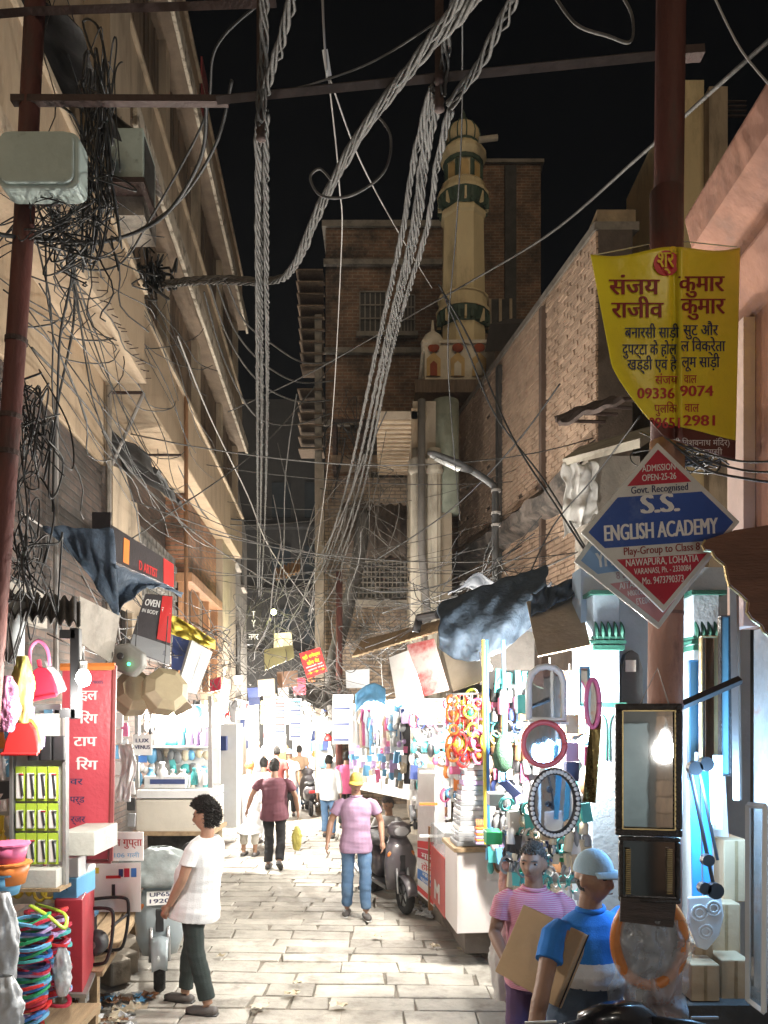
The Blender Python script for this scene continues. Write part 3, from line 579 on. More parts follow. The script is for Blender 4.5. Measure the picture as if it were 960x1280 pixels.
# ---------------------------------------------------------------- twisted cable ropes
def rope(label, pts, R0=.0145, strands=4, pitch=.42, r=.0085, mat=None, par=None, off=(0, 0, 0), step=.04):
    path = spl([P(*p) + Vector(off) for p in pts], 40); b_ = B(); ph0 = rnd.uniform(0, 6)
    res = [path[0]]; acc = 0
    for a, c in zip(path, path[1:]):
        acc += (c - a).length
        if acc > step * max(1, c.y / 6): res.append(c); acc = 0
    res.append(path[-1])
    for s_ in range(strands):
        q = []; L = 0
        for i, p in enumerate(res):
            t = (res[min(i + 1, len(res) - 1)] - res[max(i - 1, 0)]).normalized(); a = t.cross(V(0, 0, 1) if abs(t.z) < .9 else V(1, 0, 0)).normalized(); c = a.cross(t)
            if i: L += (p - res[i - 1]).length
            an = ph0 + 2 * math.pi * (s_ / strands + L / pitch) + .9 * noise.noise(V(L * 1.3, 0, ph0)) + .5 * noise.noise(V(L * 2.5, s_ * 7, ph0)); rr = R0 * (1 + .55 * noise.noise(V(L * 3, s_ * 5, ph0)))
            q.append(p + a * math.cos(an) * rr + c * math.sin(an) * rr)
        b_.tube(q, r * (.7 + .5 * ((s_ * 7) % 5) / 4), 5)
    return tag(b_.build('cable_rope', mat or grey_cable, smooth=True), label, 'cable', 'twisted aluminium cables above the lane')
rope('straight grey twisted cable hanging in line with the lane, outer strand of the vertical bundle', [(332, 140, 4.05), (333, 330, 5.6), (334, 520, 9), (331, 650, 15), (326, 748, 24)])
rope('straight grey twisted cable of the vertical bundle, middle strand', [(327, 120, 4.05), (327, 330, 5.7), (328, 520, 9.1), (326, 650, 15), (324, 745, 24)], off=(-.01, .02, -.02))
rope('straight grey twisted cable of the vertical bundle, strand nearest the yellow building', [(323, 150, 4.02), (322, 330, 5.55), (322, 520, 8.9), (322, 650, 14.8), (322, 735, 23)])
rope('twisted cable climbing out of frame above the vertical bundle', [(380, -60, 3.1), (352, 50, 3.6), (330, 118, 4.02)], .02)
rope('second twisted cable rising beside the straight bundle to the frame top', [(335, -60, 3.3), (330, 40, 3.8), (326, 150, 4.02)], .02)
rope('thick twisted cable sweeping from the frame top down to the yellow building', [(640, -60, 3.0), (592, 2, 3.3), (530, 68, 3.7), (453, 166, 4.3), (400, 262, 5.0), (374, 323, 5.6), (343, 350, 6.2), (260, 348, 7.2), (190, 356, 8.6)], .018, 5, .6, .010)
rope('second thick cable wound along the sweeping one', [(610, -60, 3.0), (570, 6, 3.3), (516, 78, 3.72), (445, 172, 4.32), (393, 270, 5.02), (368, 329, 5.62), (338, 353, 6.22), (260, 353, 7.2), (190, 360, 8.6)], .014, 4, .5, .0085)
rope('twisted cable slanting from the crossbar towards the lane end, outermost of the fan', [(540, 110, 3.9), (516, 209, 4.6), (501, 300, 5.3), (468, 450, 7.4), (430, 620, 12.5), (402, 710, 19), (385, 770, 27)], .014, r=.009)
rope('twisted cable slanting from the crossbar, second of the fan', [(544, 118, 3.92), (526, 209, 4.6), (513, 300, 5.3), (477, 450, 7.5), (438, 620, 12.6), (408, 710, 19), (387, 768, 26)])
rope('twisted cable slanting from the crossbar, third of the fan', [(548, 125, 3.92), (532, 209, 4.6), (519, 300, 5.3), (482, 450, 7.5), (446, 620, 12.8), (415, 710, 19), (390, 766, 26)])
rope('twisted cable slanting past the minaret, nearest the minaret of the fan', [(564, 135, 3.95), (546, 209, 4.5), (530, 300, 5.3), (487, 450, 7.6), (452, 620, 13), (422, 705, 19), (392, 763, 26)], .014, r=.009)
rope('twisted cable from the frame top knotted to the crossbar above the minaret', [(660, -40, 3.2), (628, 30, 3.5), (590, 95, 3.8), (560, 132, 3.92)], .02)
rope('short cable tail looped at the crossbar hanger', [(575, -20, 3.5), (560, 40, 3.7), (556, 80, 3.85), (552, 120, 3.9)], .02)
def wire(label, pts, r=.006, mat=black_cable, sub=10, grp='thin wires strung across the lane'):
    return tag(B().tube(spl([P(*p) for p in pts], sub), r, 5).build('wire', mat, smooth=True), label, 'wire', grp)
wire('wire curling in a loop beside the sweeping cable', [(466, 138, 4.2), (488, 170, 4.2), (480, 215, 4.2), (440, 244, 4.3), (402, 245, 4.3), (388, 222, 4.3), (400, 211, 4.3), (414, 225, 4.3)], .0075, grey_cable)
wire('pale wire with a white joint dropping from the frame top', [(402, -30, 4), (405, 40, 4.1), (409, 100, 4.3)], .007, pale_wire)
tag(B().tube([P(406, 62, 4.2), P(411, 95, 4.28)], .016, 8).build('wire_joint', plain('white_plastic', (.7, .7, .68), .5)), 'small white plastic joint on the wire hanging from the frame top', 'connector')
wire('thin wire dropping from the white joint straight towards the lane end', [(411, 100, 4.3), (424, 230, 5), (426, 330, 6), (412, 560, 10), (395, 700, 16), (388, 780, 22)], .005, pale_wire)
wire('thin wire leaving the white joint towards the minaret plinth', [(413, 100, 4.3), (450, 200, 5), (498, 290, 6), (540, 360, 8)], .005, pale_wire)
wire('long pale wire crossing diagonally from the upper edge over the minaret foot', [(985, 30, 3.2), (900, 105, 3.8), (800, 195, 5), (690, 290, 7), (600, 345, 9), (500, 402, 11), (380, 470, 13), (285, 515, 15)], .011, grey_cable)
wire('wire in the corner behind the right pole top', [(890, -10, 3), (925, 60, 3), (965, 110, 3)], .004, pale_wire)
wire('wire loop at the frame top between the ropes', [(690, -10, 3.8), (720, 30, 3.8), (760, 45, 3.8), (788, 52, 3.8), (790, 20, 3.8), (775, -10, 3.8)], .008, grey_cable)
wire('thin wire sagging from the vertical bundle to the sweeping cable', [(330, 118, 4.1), (390, 105, 4.0), (470, 75, 3.9), (560, 18, 3.7)], .005, grey_cable)
for k, (a, b_, c) in enumerate((((283, 352, 12), (340, 430, 13.5), (418, 452, 16)), ((270, 352, 11.5), (330, 455, 13), (416, 476, 16)), ((262, 356, 11), (325, 478, 13), (414, 500, 16)), ((255, 365, 10.5), (320, 520, 13), (413, 517, 16)))):
    wire(('topmost', 'second', 'third', 'lowest')[k] + ' of four pale wires sagging from the yellow building to the brick house', [a, ((a[0] + b_[0]) / 2 - 6, (a[1] + b_[1]) / 2 + 10, (a[2] + b_[2]) / 2), b_, ((c[0] + b_[0]) / 2, (c[1] + b_[1]) / 2 + 12, 15), c], .016, grey_cable)
wire('dark wire in front of the minaret shaft falling to the street lamp', [(578, 10, 4), (577, 160, 5), (570, 290, 6), (560, 420, 7), (564, 520, 8), (575, 650, 9)], .006)
wire('dark wire from the minaret balcony to the lamp bracket', [(553, 365, 9), (585, 440, 9.5), (620, 520, 9.8), (680, 600, 9.5), (735, 690, 8)], .012)
wire('second dark wire from the minaret balcony to the diamond sign', [(548, 355, 9), (590, 430, 9.4), (640, 545, 9), (700, 640, 8), (745, 710, 7)], .012)
wire('wire slanting over the black tarred awning of the yellow building', [(40, 435, 5), (110, 510, 7), (165, 590, 9), (230, 655, 11), (300, 705, 14), (390, 760, 20)], .010, grey_cable)
wire('pale wire rising across the yellow wall below the soffit', [(120, 700, 8), (200, 650, 10), (330, 555, 12), (420, 450, 14)], .010, grey_cable)
wire('pale wire from the yellow band down to the lane end', [(222, 420, 9), (262, 520, 11), (310, 620, 14), (340, 690, 17), (392, 762, 22)], .012, pale_wire)
wire('pair of black wires clipped along the yellow band, upper one', [(150, 378, 9.2), (176, 455, 10), (205, 530, 11), (235, 600, 13.5), (262, 640, 16), (300, 650, 18), (340, 648, 20)], .02)
wire('pair of black wires clipped along the yellow band, lower one', [(148, 384, 9.2), (178, 470, 10), (205, 540, 11), (238, 612, 13.5), (268, 652, 16), (330, 656, 20), (400, 650, 22)], .014, grey_cable)
wire('black wire sagging from the junction box tangle to the yellow wall', [(60, 260, 4.2), (90, 330, 4.6), (75, 420, 4.8), (70, 520, 5), (55, 600, 5)], .008)
wire('black wire hanging straight down in front of the yellow panel', [(90, 300, 5.5), (92, 400, 5.8), (70, 520, 6), (66, 640, 6)], .010)
wire('black wire looping from the crossbar over the yellow wall', [(258, 130, 4.3), (250, 200, 4.6), (205, 270, 5), (140, 300, 5), (60, 300, 4.4), (-10, 292, 4)], .012)
wire('black wire looping lower from the crossbar over the yellow wall', [(290, 100, 4.3), (270, 180, 4.6), (225, 250, 5), (170, 290, 5.2), (110, 305, 5), (40, 292, 4.3)], .010)
wire('black wire swinging from the sky to the yellow facade', [(330, 0, 4.2), (270, 60, 4.4), (255, 150, 4.8), (190, 270, 5.4), (150, 330, 5.8), (100, 335, 5.4), (60, 300, 4.5)], .008)
wire('black wire dropping beside the first cross arm', [(72, 130, 4.2), (95, 150, 4.4), (106, 200, 4.6), (90, 260, 4.4), (60, 300, 4.3)], .008)
wire('wire below the street lamp arm crossing the brick wall', [(700, 480, 9.5), (640, 560, 10.5), (560, 640, 12), (470, 700, 15)], .012, black_cable)
wire('wire looping on the brick wall above the blue tarp', [(800, 520, 7), (740, 600, 8), (690, 660, 8.5), (650, 745, 8.5)], .009)
wire('bundle of wires from the pink building corner to the banner, upper wire', [(985, 605, 3.1), (930, 598, 3.3), (880, 585, 3.5), (830, 545, 3.55)], .006, grey_cable)
wire('bundle of wires from the pink building corner to the banner, middle wire', [(985, 590, 3.1), (930, 588, 3.3), (870, 570, 3.5), (800, 540, 3.7)], .005, grey_cable)
wire('bundle of wires from the pink building corner to the banner, lowest wire', [(985, 575, 3.1), (930, 577, 3.3), (880, 566, 3.5), (840, 552, 3.55)], .005, grey_cable)
def tangle(label, cx, cy, D, w, h, n, r=.006, mat=black_cable, seed=1, dd=.3, down=1.0):
    q = random.Random(seed); b_ = B()
    for i in range(n):
        pts = [(cx + q.gauss(0, w * .35), cy + q.gauss(0, h * .35), D + q.uniform(-dd, dd))]
        for k in range(q.randint(3, 6)):
            a = pts[-1]; pts.append((cx + (a[0] - cx) * .6 + q.gauss(0, w * .4), cy + (a[1] - cy) * .6 + q.gauss(0, h * .4) * down, D + q.uniform(-dd, dd)))
        b_.tube(spl([P(*p) for p in pts], 7), r * q.uniform(.6, 1.3), 4)
    return stuff(b_.build('wire_tangle', mat, smooth=True), label, 'wires')
tangle('snarl of black wires below the junction box on the left pole', 78, 285, 4.3, 75, 60, 30, .0045, seed=2)
tangle('black wires knotted where the cross arm meets the yellow facade', 122, 190, 4.5, 26, 130, 30, .006, seed=3)
tangle('black wire coils hanging on the left pole below the yellow panel', 40, 540, 4.6, 34, 90, 22, .0048, seed=4)
tangle('black wire coils above the bucket stall', 25, 700, 4.5, 50, 120, 24, .0048, seed=5)
tangle('wires knotted on the yellow building bracket', 190, 345, 8.4, 26, 30, 18, .012, seed=6)
tangle('grey cobweb of wires over the far lane', 340, 790, 19, 80, 90, 34, .007, grey_cable, 7, 3)
tangle('grey cobweb of wires before the lane end shophouse', 455, 720, 17.5, 80, 130, 26, .008, mk('dust_wire', (.13, .12, .11), .8), 8, 1.5)
tangle('loops of thin wire on the iron balcony of the brick house', 445, 540, 19, 40, 80, 16, .010, black_cable, 9, .6)
tangle('black wires massed over the blue tarp', 635, 745, 8.6, 70, 26, 26, .006, black_cable, 10, .4)
tangle('wires knotted behind the diamond sign', 870, 575, 3.75, 60, 20, 20, .004, black_cable, 12, .2)
tangle('twigs and wires around the hanging shop boxes', 265, 830, 9.5, 60, 60, 26, .005, mk('dust_wire2', (.10, .09, .08), .8), 13, .8)
tangle('wires tangled under the small red hanging sign', 405, 850, 15, 60, 50, 24, .008, MATS['dust_wire'], 14, 1)
tangle('pale wires crossing above the far stalls', 480, 800, 13, 70, 60, 16, .006, grey_cable, 15, 1)
# thick dark trunk of bundled cable at the lane end
tag(B().tube(spl([P(455, 640, 18), P(448, 700, 18), P(432, 770, 18), P(415, 840, 17.5), P(420, 900, 17.5)], 8), [.16] * 33, 8).build('cable_bundle', mk('bundle_black', (.05, .045, .04), .8, .3, 8, .5, 20), smooth=True), 'dark bundled cable trunk drooping before the lattice screen', 'cable')
tag(B().tube([P(424, 1010, 17), P(424, 715, 17)], .075, 10).build('red_pole', rust, smooth=True), 'thin dark red pole standing at the far lane corner', 'pole')
# ---------------------------------------------------------------- yellow banner
def bsurf(u, v, push=0):
    xl = 738 + (26 * (v / .6) if v < .6 else 26 + 66 * ((v - .6) / .4) ** 1.25); xr = 925 - 6 * v
    px = xl + (xr - xl) * u
    top = 318 - 10 * u + 4 * math.sin(u * 9); bot = 546 + 30 * u
    py = top + (bot - top) * v
    t = (px - 842) / 100
    D = 3.50 + .10 * t * t + .018 * noise.noise(V(u * 4, v * 3, 1)) + .012 * math.sin(v * 7 + u * 6) * (1 - abs(t))
    D += .024 * math.exp(-((px - 843) / 3.2) ** 2) - .02 * math.exp(-((px - 852) / 5) ** 2)
    return P(px, py, D - push)
ban = thing('banner', 'yellow Hindi cloth shop banner with red telephone numbers tied to the right pole', 'banner', P(838, 560, 3.5))
vin = mk('yellow_vinyl', (.74, .60, .03), .32, .1, 3, .15, 20, spec=.5, c2=(.60, .47, .04), lo=.56, hi=.76, s2=3)
B().grid(lambda u, v: bsurf(u, v * .905), 90, 50).build('sheet', vin, ban, smooth=True, solid=.003)
B().grid(lambda u, v: bsurf(u, .9053 + v * .0947 * .9 if False else .905 + v * .095), 90, 6).build('brown_strip', mk('brown_vinyl', (.10, .028, .02), .4, .1), ban, smooth=True, solid=.003)
def bmap(u, v, l):
    # u in picture px from x = 738, v in px down from y = 308
    px, py = 738 + u, 308 - v
    vv = max(.01, min(.999, (py - 312) / 245)); lo, hi = 0, 1
    for _ in range(3):
        xl = 738 + (26 * (vv / .6) if vv < .6 else 26 + 66 * ((vv - .6) / .4) ** 1.25); xr = 925 - 6 * vv
        uu = max(.005, min(.995, (px - xl) / (xr - xl)))
        top = 318 - 10 * uu + 4 * math.sin(uu * 9); bot = 546 + 30 * uu; vv = max(.005, min(.995, (py - top) / (bot - top)))
    return bsurf(uu, vv, .006 - .0006 * (-l if l > -3 else 3) * .5)
def ln(t, x, y, h, w, bo=.03): return (t, x - 738, -(y - 308), h, w, bo)
c = bmap(833 - 738, -(329 - 308), 0)
B().lathe([(.058, 0), (.058, .004)], c + V(0, .003, 0), 24, rot=Matrix.Rotation(R(90), 3, 'X')).build('emblem', red_p, ban)
letters([ln('श्री', 834, 336, 30, 27)], lambda u, v, l: bmap(u, v, l) + V(0, -.012, 0), yel_p, ban)
letters([ln('संजय', 793, 368, 30, 64), ln('कुमार', 877, 364, 30, 58), ln('राजीव', 797, 397, 30, 66), ln('कुमार', 879, 392, 30, 56)], bmap, maroon_p, ban)
letters([ln('बनारसी साड़ी', 815, 422, 20, 68, .02), ln('सुट और', 876, 419, 20, 44, .02), ln('दुपट्टा के होल', 812, 443, 20, 68, .02), ln('ल िवक्रेता', 879, 439, 20, 56, .02), ln('खड्डी एवं है', 815, 462, 20, 62, .02), ln('लूम साड़ी', 876, 459, 20, 48, .02)], bmap, navy_p, ban)
letters([ln('संजय', 833, 480, 16, 28, .01), ln('वाल', 863, 479, 16, 16, .01), ln('09336', 820, 498, 19, 47), ln('9074', 871, 495, 19, 42), ln('पुलिक', 832, 516, 16, 28, .01), ln('वाल', 865, 515, 16, 18, .01), ln('09651', 830, 535, 19, 40), ln('2981', 874, 532, 19, 40)], bmap, plain('banner_red', (.42, .03, .03), .6), ban)
letters([ln('(गली िवश्वनाथ मंिदर)', 872, 557, 11, 80, .0), ln('वाराणसी', 885, 568, 10, 36, .0)], bmap, white_p, ban)
for (px, py) in ((741, 319), (922, 309)): B().tube([P(px, py, 3.6), P(838, 300, 3.65)], .003, 4).build('tie', pale_wire, ban)
# ---------------------------------------------------------------- diamond school signs
def diamond(label, C, Rt, Up, D, mirrored=False):
    c = P(*C, D); ru = P(*Rt, D) - c; uv = P(*Up, D) - c; nr = V(0, -1, 0)
    s = thing('school_sign', label, 'sign', c + uv * -1)
    fade = mirrored
    w_ = mk('sign_white' + ('_back' if fade else ''), (.60, .60, .57), .35, .1, 6, c2=(.38, .36, .32), lo=.58, hi=.72, s2=8)
    pt = lambda a, b_: c + ru * a + uv * b_
    B().poly([pt(0, 1), pt(-1, 0), pt(0, -1), pt(1, 0)], V(0, .018, 0)).build('panel', w_, s, bevel=.003)
    bl_ = plain('sign_pale_blue', (.22, .36, .58), .35) if fade else mk('sign_blue', (.03, .085, .33), .3, .15, 5, .03, c2=(.09, .15, .36), lo=.56, hi=.72, s2=7)
    rd_ = plain('sign_pale_red', (.55, .25, .25), .35) if fade else mk('sign_red', (.42, .025, .05), .3, .15, 5, .03, c2=(.48, .14, .14), lo=.56, hi=.72, s2=7)
    def band(b0, b1, m, k=.915):
        poly = [pt(-(k - abs(b1)), b1), pt(k - abs(b1), b1)] + ([pt(k, 0)] if b0 < 0 < b1 else []) + [pt(k - abs(b0), b0), pt(-(k - abs(b0)), b0)] + ([pt(-k, 0)] if b0 < 0 < b1 else [])
        B().poly([q + V(0, -.0015, 0) for q in poly], V(0, .0013, 0)).build('colour_field', m, s)
    band(.51, .914, rd_); band(-.20, .385, bl_); band(-.914, -.345, rd_)
    mp = planar(c, ru * (-1 if mirrored else 1), uv, nr, .0002)
    T = lambda t, b_, h, w, bo=.02: (t, 0, b_, h, w, bo)
    wp = white_p
    letters([T('ADMISSION', .665, .11, .42, .015), T('OPEN-25-26', .555, .11, .43, .015), T('S.S.', .175, .31, .50, .05), T('ENGLISH ACADEMY', -.12, .27, 1.44, .05), T('NAWAPURA, LOHATIA', -.435, .12, .92, .02), T('VARANASI, Ph. - 2330084', -.535, .10, .72, .015), T('Mo. 9473790373', -.66, .12, .52, .015)], mp, wp, s)
    letters([T('Govt. Recognised', .415, .12, .72, .02)], mp, navy_p if not fade else plain('faded_navy', (.3, .3, .4), .6), s)
    letters([T('Play-Group to Class 8', -.30, .13, .96, .02)], mp, maroon_p if not fade else plain('faded_maroon', (.45, .3, .3), .6), s)
    B().tube([pt(0, -.3) + V(0, .02, 0), pt(0, -.3) + V(0, .14, 0)], .008, 6).build('bolt', rust_dark, s)
    return s
diamond('blue and red diamond school sign reading English Academy fixed on the right pole', (826, 659), (925, 652), (822, 553), 3.36)
diamond('faded second diamond sign with mirrored lettering half hidden behind the first', (812, 688), (906, 674), (800, 590), 3.50, True)
# ---------------------------------------------------------------- street lamp
sl_ = thing('street_lamp', 'unlit street lamp with a curved arm on the brick wall', 'street lamp', P(620, 720, 9.6))
B().tube(spl([P(620, 760, 9.6), P(619, 660, 9.6), P(619, 615, 9.6), P(612, 603, 9.6), P(585, 585, 9.5)], 6), .045, 8).build('arm', mk('lamp_grey', (.045, .045, .045), .5), sl_, smooth=True)
for py in (612, 640, 655): B().tube([P(620, py, 9.6), P(620, py + 3, 9.6)], .06, 10).build('clamp', pale_wire, sl_)
hp, hq = P(590, 589, 9.5), P(535, 565, 9.3)
B().tube([hp, hp.lerp(hq, .2), hp.lerp(hq, .4), hp.lerp(hq, .9), hq], [.05, .085, .10, .07, .03], 10, flat=.55).build('head', MATS['lamp_grey'], sl_, smooth=True)
B().tube([hp.lerp(hq, .3) + V(0, 0, -.05), hp.lerp(hq, .85) + V(0, 0, -.045)], [.06, .04], 8, flat=.4).build('lens', mk('dull_lens', (.3, .3, .28), .3, bump=0), sl_)
# ---------------------------------------------------------------- lit lamps of the stalls
glow = mk('lit_bulb', (1, 1, 1), .5, bump=0, em=28, ecol=(1, .97, .92))
glow_b = mk('lit_bluish_tube', (.9, .95, 1), .5, bump=0, em=12, ecol=(.32, .66, 1))
def bulb(label, pos, W, colr=(1, .95, .86), r=.045, vis=True):
    t = thing('light_bulb', label, 'lamp', pos, group='lit bulbs of the stalls')
    B().lathe([(.004, -r * 1.3), (r * .7, -r * 1.05), (r, -r * .35), (r * .9, r * .3), (r * .55, r * .9)], pos, 12).build('globe', glow, t, smooth=True)
    B().lathe([(r * .5, r * .92), (r * .5, r * 2.0), (.008, r * 2.2), (.006, r * 4)], pos, 10).build('holder', white_p, t)
    l = bpy.data.lights.new('bulb_light', 'POINT'); l.energy = W; l.color = colr; l.shadow_soft_size = .10
    o = bpy.data.objects.new('bulb_light', l); col.objects.link(o); o.location = (0, -.02, -r * 1.3 - .11); o.parent = t
    return t
LW = 5.4
for (lab, px, py, D, W) in (
    ('big white lit bulb in front of the red Hindi sign', 104, 846, 4.5, 26),
    ('lit bulb among the hanging mirrors under the plywood flap', 687, 850, 6.2, 70),
    ('lit bulb beside the pink mirror frame', 712, 858, 6.1, 45),
    ('lit bulb above the stacked plastic boxes', 610, 835, 7.6, 70),
    ('lit bulb over the white cabinet stall', 215, 885, 8.2, 70),
    ('lit bulb under the red and white flap', 535, 838, 9.0, 80),
    ('lit bulb over the hanging clothes', 480, 880, 12.0, 150),
    ('lit bulb of the far stall by the cream shirt man', 272, 885, 12.5, 150),
    ('lit bulb over the far white shop front', 330, 888, 17.0, 200),
    ('lit bulb behind the striped hanging boards', 420, 880, 17.5, 200),
    ('lit bulb deep in the lane over the crowd', 318, 900, 23.0, 260),
    ('lit bulb beyond the white shirt walkers', 375, 902, 25.0, 260),
    ('lit bulb before the dark house at the lane end', 345, 905, 30.0, 300),
    ('lit bulb left of the dark house door', 318, 905, 29.0, 260)):
    bulb(lab, P(px, py, D), W * LW)
for (lab, pos, W) in (('lit bulb of the shop across the lane, seen in the mirrors', V(-.9, -1.6, 1.9), 50), ('second lit bulb of the shop across the lane', V(.9, -1.7, 2.2), 80)): bulb(lab, pos, W)
# tube light of the mirror shop at the right edge
tl = thing('tube_light', 'bluish lit tube standing among the mirrors at the right edge', 'lamp', P(893, 1035, 3.9))
B().tube([P(893, 1030, 3.9), P(890, 950, 3.9)], .016, 10).build('tube', glow_b, tl, smooth=True)
B().box(P(897, 990, 3.96), (.04, .03, .38)).build('housing', white_p, tl)
l = bpy.data.lights.new('tube_glow', 'POINT'); l.energy = 80; l.color = (.3, .6, 1); l.shadow_soft_size = .12
o = bpy.data.objects.new('tube_glow', l); col.objects.link(o); o.parent = tl; o.location = P(885, 985, 3.72) - tl.location

# fine sagging wires, too many to count
def strands(label, n, fa, fb, r, mat, seed, sag=.5):
    q = random.Random(seed); b_ = B()
    for i in range(n):
        a, c = fa(q), fb(q); sg = q.uniform(.2, 1) * sag; k = 12
        b_.tube([a.lerp(c, t / k) + V(.05 * math.sin(t + i), 0, -sg * 4 * (t / k) * (1 - t / k)) for t in range(k + 1)], r * q.uniform(.6, 1.4), 4)
    return stuff(b_.build('wire_tangle', mat, smooth=True), label, 'wires')
fac = lambda y0, y1, z0, z1: (lambda q: (lambda yy: V(FX(yy, .36), yy, q.uniform(z0, z1)))(q.uniform(y0, y1)))
strands('fine black wires drooping along the yellow facade', 26, fac(5, 8, 5, 8.5), fac(8, 15, 4.5, 9), .006, black_cable, 21, .7)
strands('fine wires strung from the left pole to the yellow facade', 16, lambda q: P(q.uniform(20, 60), q.uniform(130, 420), 4.3), fac(6, 11, 4, 9), .005, black_cable, 22, .5)
strands('fine wires crossing the lane from facade to brick wall', 14, fac(8, 18, 4.5, 7), lambda q: (lambda yy: V(RX(yy) - .1, yy, q.uniform(4, 7)))(q.uniform(11, 17)), .006, grey_cable, 23, .5)
strands('fine wires running down the middle of the lane', 14, lambda q: P(q.uniform(280, 520), q.uniform(480, 700), q.uniform(9, 14)), lambda q: P(q.uniform(300, 430), q.uniform(760, 860), q.uniform(19, 26)), .008, grey_cable, 24, .4)
strands('fine wires above the right hand stalls', 16, lambda q: P(q.uniform(560, 700), q.uniform(640, 760), 8.2), lambda q: P(q.uniform(440, 560), q.uniform(720, 830), q.uniform(10, 14)), .006, black_cable, 25, .3)
strands('fine wires between the shop signs on the left', 18, fac(6, 9, 3, 4.2), lambda q: P(q.uniform(180, 290), q.uniform(760, 880), q.uniform(8, 11)), .005, black_cable, 26, .3)
strands('fine wires behind the left pole and junction box', 20, lambda q: P(q.uniform(40, 130), q.uniform(130, 300), 4.5), lambda q: P(q.uniform(60, 200), q.uniform(260, 460), q.uniform(4.6, 6)), .004, black_cable, 27, .25)
# ---------------------------------------------------------------- shared shop materials
def pc(name, c, rough=.4, **k): return plain('plastic_' + name, c, rough, **k)
PL = {'red': pc('red', (.55, .03, .03)), 'crimson': pc('crimson', (.45, .02, .05)), 'green': pc('green', (.03, .33, .13)), 'blue': pc('blue', (.04, .17, .50)), 'sky': pc('sky', (.15, .42, .68)), 'yellow': pc('yellow', (.7, .55, .06)),
      'pink': pc('pink', (.68, .16, .32)), 'lilac': pc('lilac', (.50, .36, .62)), 'white': pc('white', (.75, .75, .74)), 'orange': pc('orange', (.7, .22, .05)), 'teal': pc('teal', (.08, .42, .42)), 'navy': pc('navy', (.03, .05, .16)), 'black': pc('black', (.025, .025, .027)), 'lime': pc('lime', (.42, .58, .06)), 'grey': pc('grey', (.25, .26, .27)), 'cream': pc('cream', (.6, .52, .38)), 'brown': pc('brown', (.2, .1, .05)), 'olive': pc('olive', (.22, .2, .08))}
carton = mk('carton', (.47, .325, .19), .85, .1, 3, .1, 30)
steel = mk('painted_steel', (.35, .35, .34), .4, .15, 5, .1, metal=.6)
wood = mk('raw_plank', (.34, .24, .14), .8, .25, 3, .3, 25, stretch=(8, 1, 8), rv=.2)
ply = mk('plywood', (.38, .31, .23), .85, .14, 4, .2, 20, c2=(.24, .19, .14), lo=.58, hi=.75, s2=4)
tarp = mk('blue_tarpaulin', (.045, .068, .10), .75, .3, 9, .6, 26, c2=(.065, .088, .12), lo=.55, hi=.75, s2=6)
clear = mk('clear_plastic', (.75, .77, .8), .25, .1, 5, .5, 14, alpha=.42)
mirror = mk('mirror_glass', (.78, .8, .82), .03, .03, metal=1, bump=.02, bs=3)
def cuboid(name, label, cat, p0, p1, mat, group=None, bevel=.006):
    p0, p1 = Vector(p0), Vector(p1); k_ = p0.y / p1.y; p1 = V(p1.x * k_, p1.y, CH + (p1.z - CH) * k_)
    o = B().bb(min(p0.x, p1.x), max(p0.x, p1.x), min(p0.y, p1.y), max(p0.y, p1.y), min(p0.z, p1.z), max(p0.z, p1.z)).build(name, mat, bevel=bevel)
    return tag(o, label, cat, group)
def quad_board(name, label, cat, pts, mat, th=.012, parent=None, **k):
    pts = [P(*q) for q in pts]; n = (pts[1] - pts[0]).cross(pts[2] - pts[0]).normalized()
    if n.y < 0: n = -n
    o = B().poly(pts, n * th).build(name, mat, parent, bevel=.002)
    return tag(o, label, cat, **k) if label else o
def qmap(pts, lift=.004):
    a, b_, c, d = [P(*q) for q in pts]      # tl, tr, br, bl
    n = (b_ - a).cross(d - a).normalized()
    if n.y > 0: n = -n
    def f(u, v, l):      # u, v in 0..1, v from the bottom
        return (d.lerp(c, u)).lerp(a.lerp(b_, u), v) + n * (lift + .0003 * l)
    return f
# ================================================================ LEFT SIDE
# display rack with blister packs
rk = thing('display_rack', 'steel display rack of tool packs standing by the red Hindi sign', 'rack', P(48, 1105, 5.0))
D = 5.0
B().bb(P(14, 0, D).x, P(82, 0, D).x, D + .02, D + .05, P(0, 1078, D).z, P(0, 892, D).z).build('back_board', mk('pale_board', (.5, .5, .46), .7), rk)
for px in (14, 80): B().bb(P(px, 0, D).x, P(px + 5, 0, D).x, D - .03, D + .02, P(0, 1108, D).z, P(0, 885, D).z).build('post', steel, rk, bevel=.004)
B().bb(P(18, 0, D).x, P(80, 0, D).x, D - .12, D + .02, P(0, 1105, D).z, P(0, 1083, D).z).build('tray', MATS['pale_board'], rk, bevel=.004)
B().bb(P(16, 0, D).x, P(86, 0, D).x, D - .14, D + .04, P(0, 1109, D).z, P(0, 1105, D).z).build('shelf', wood, rk)
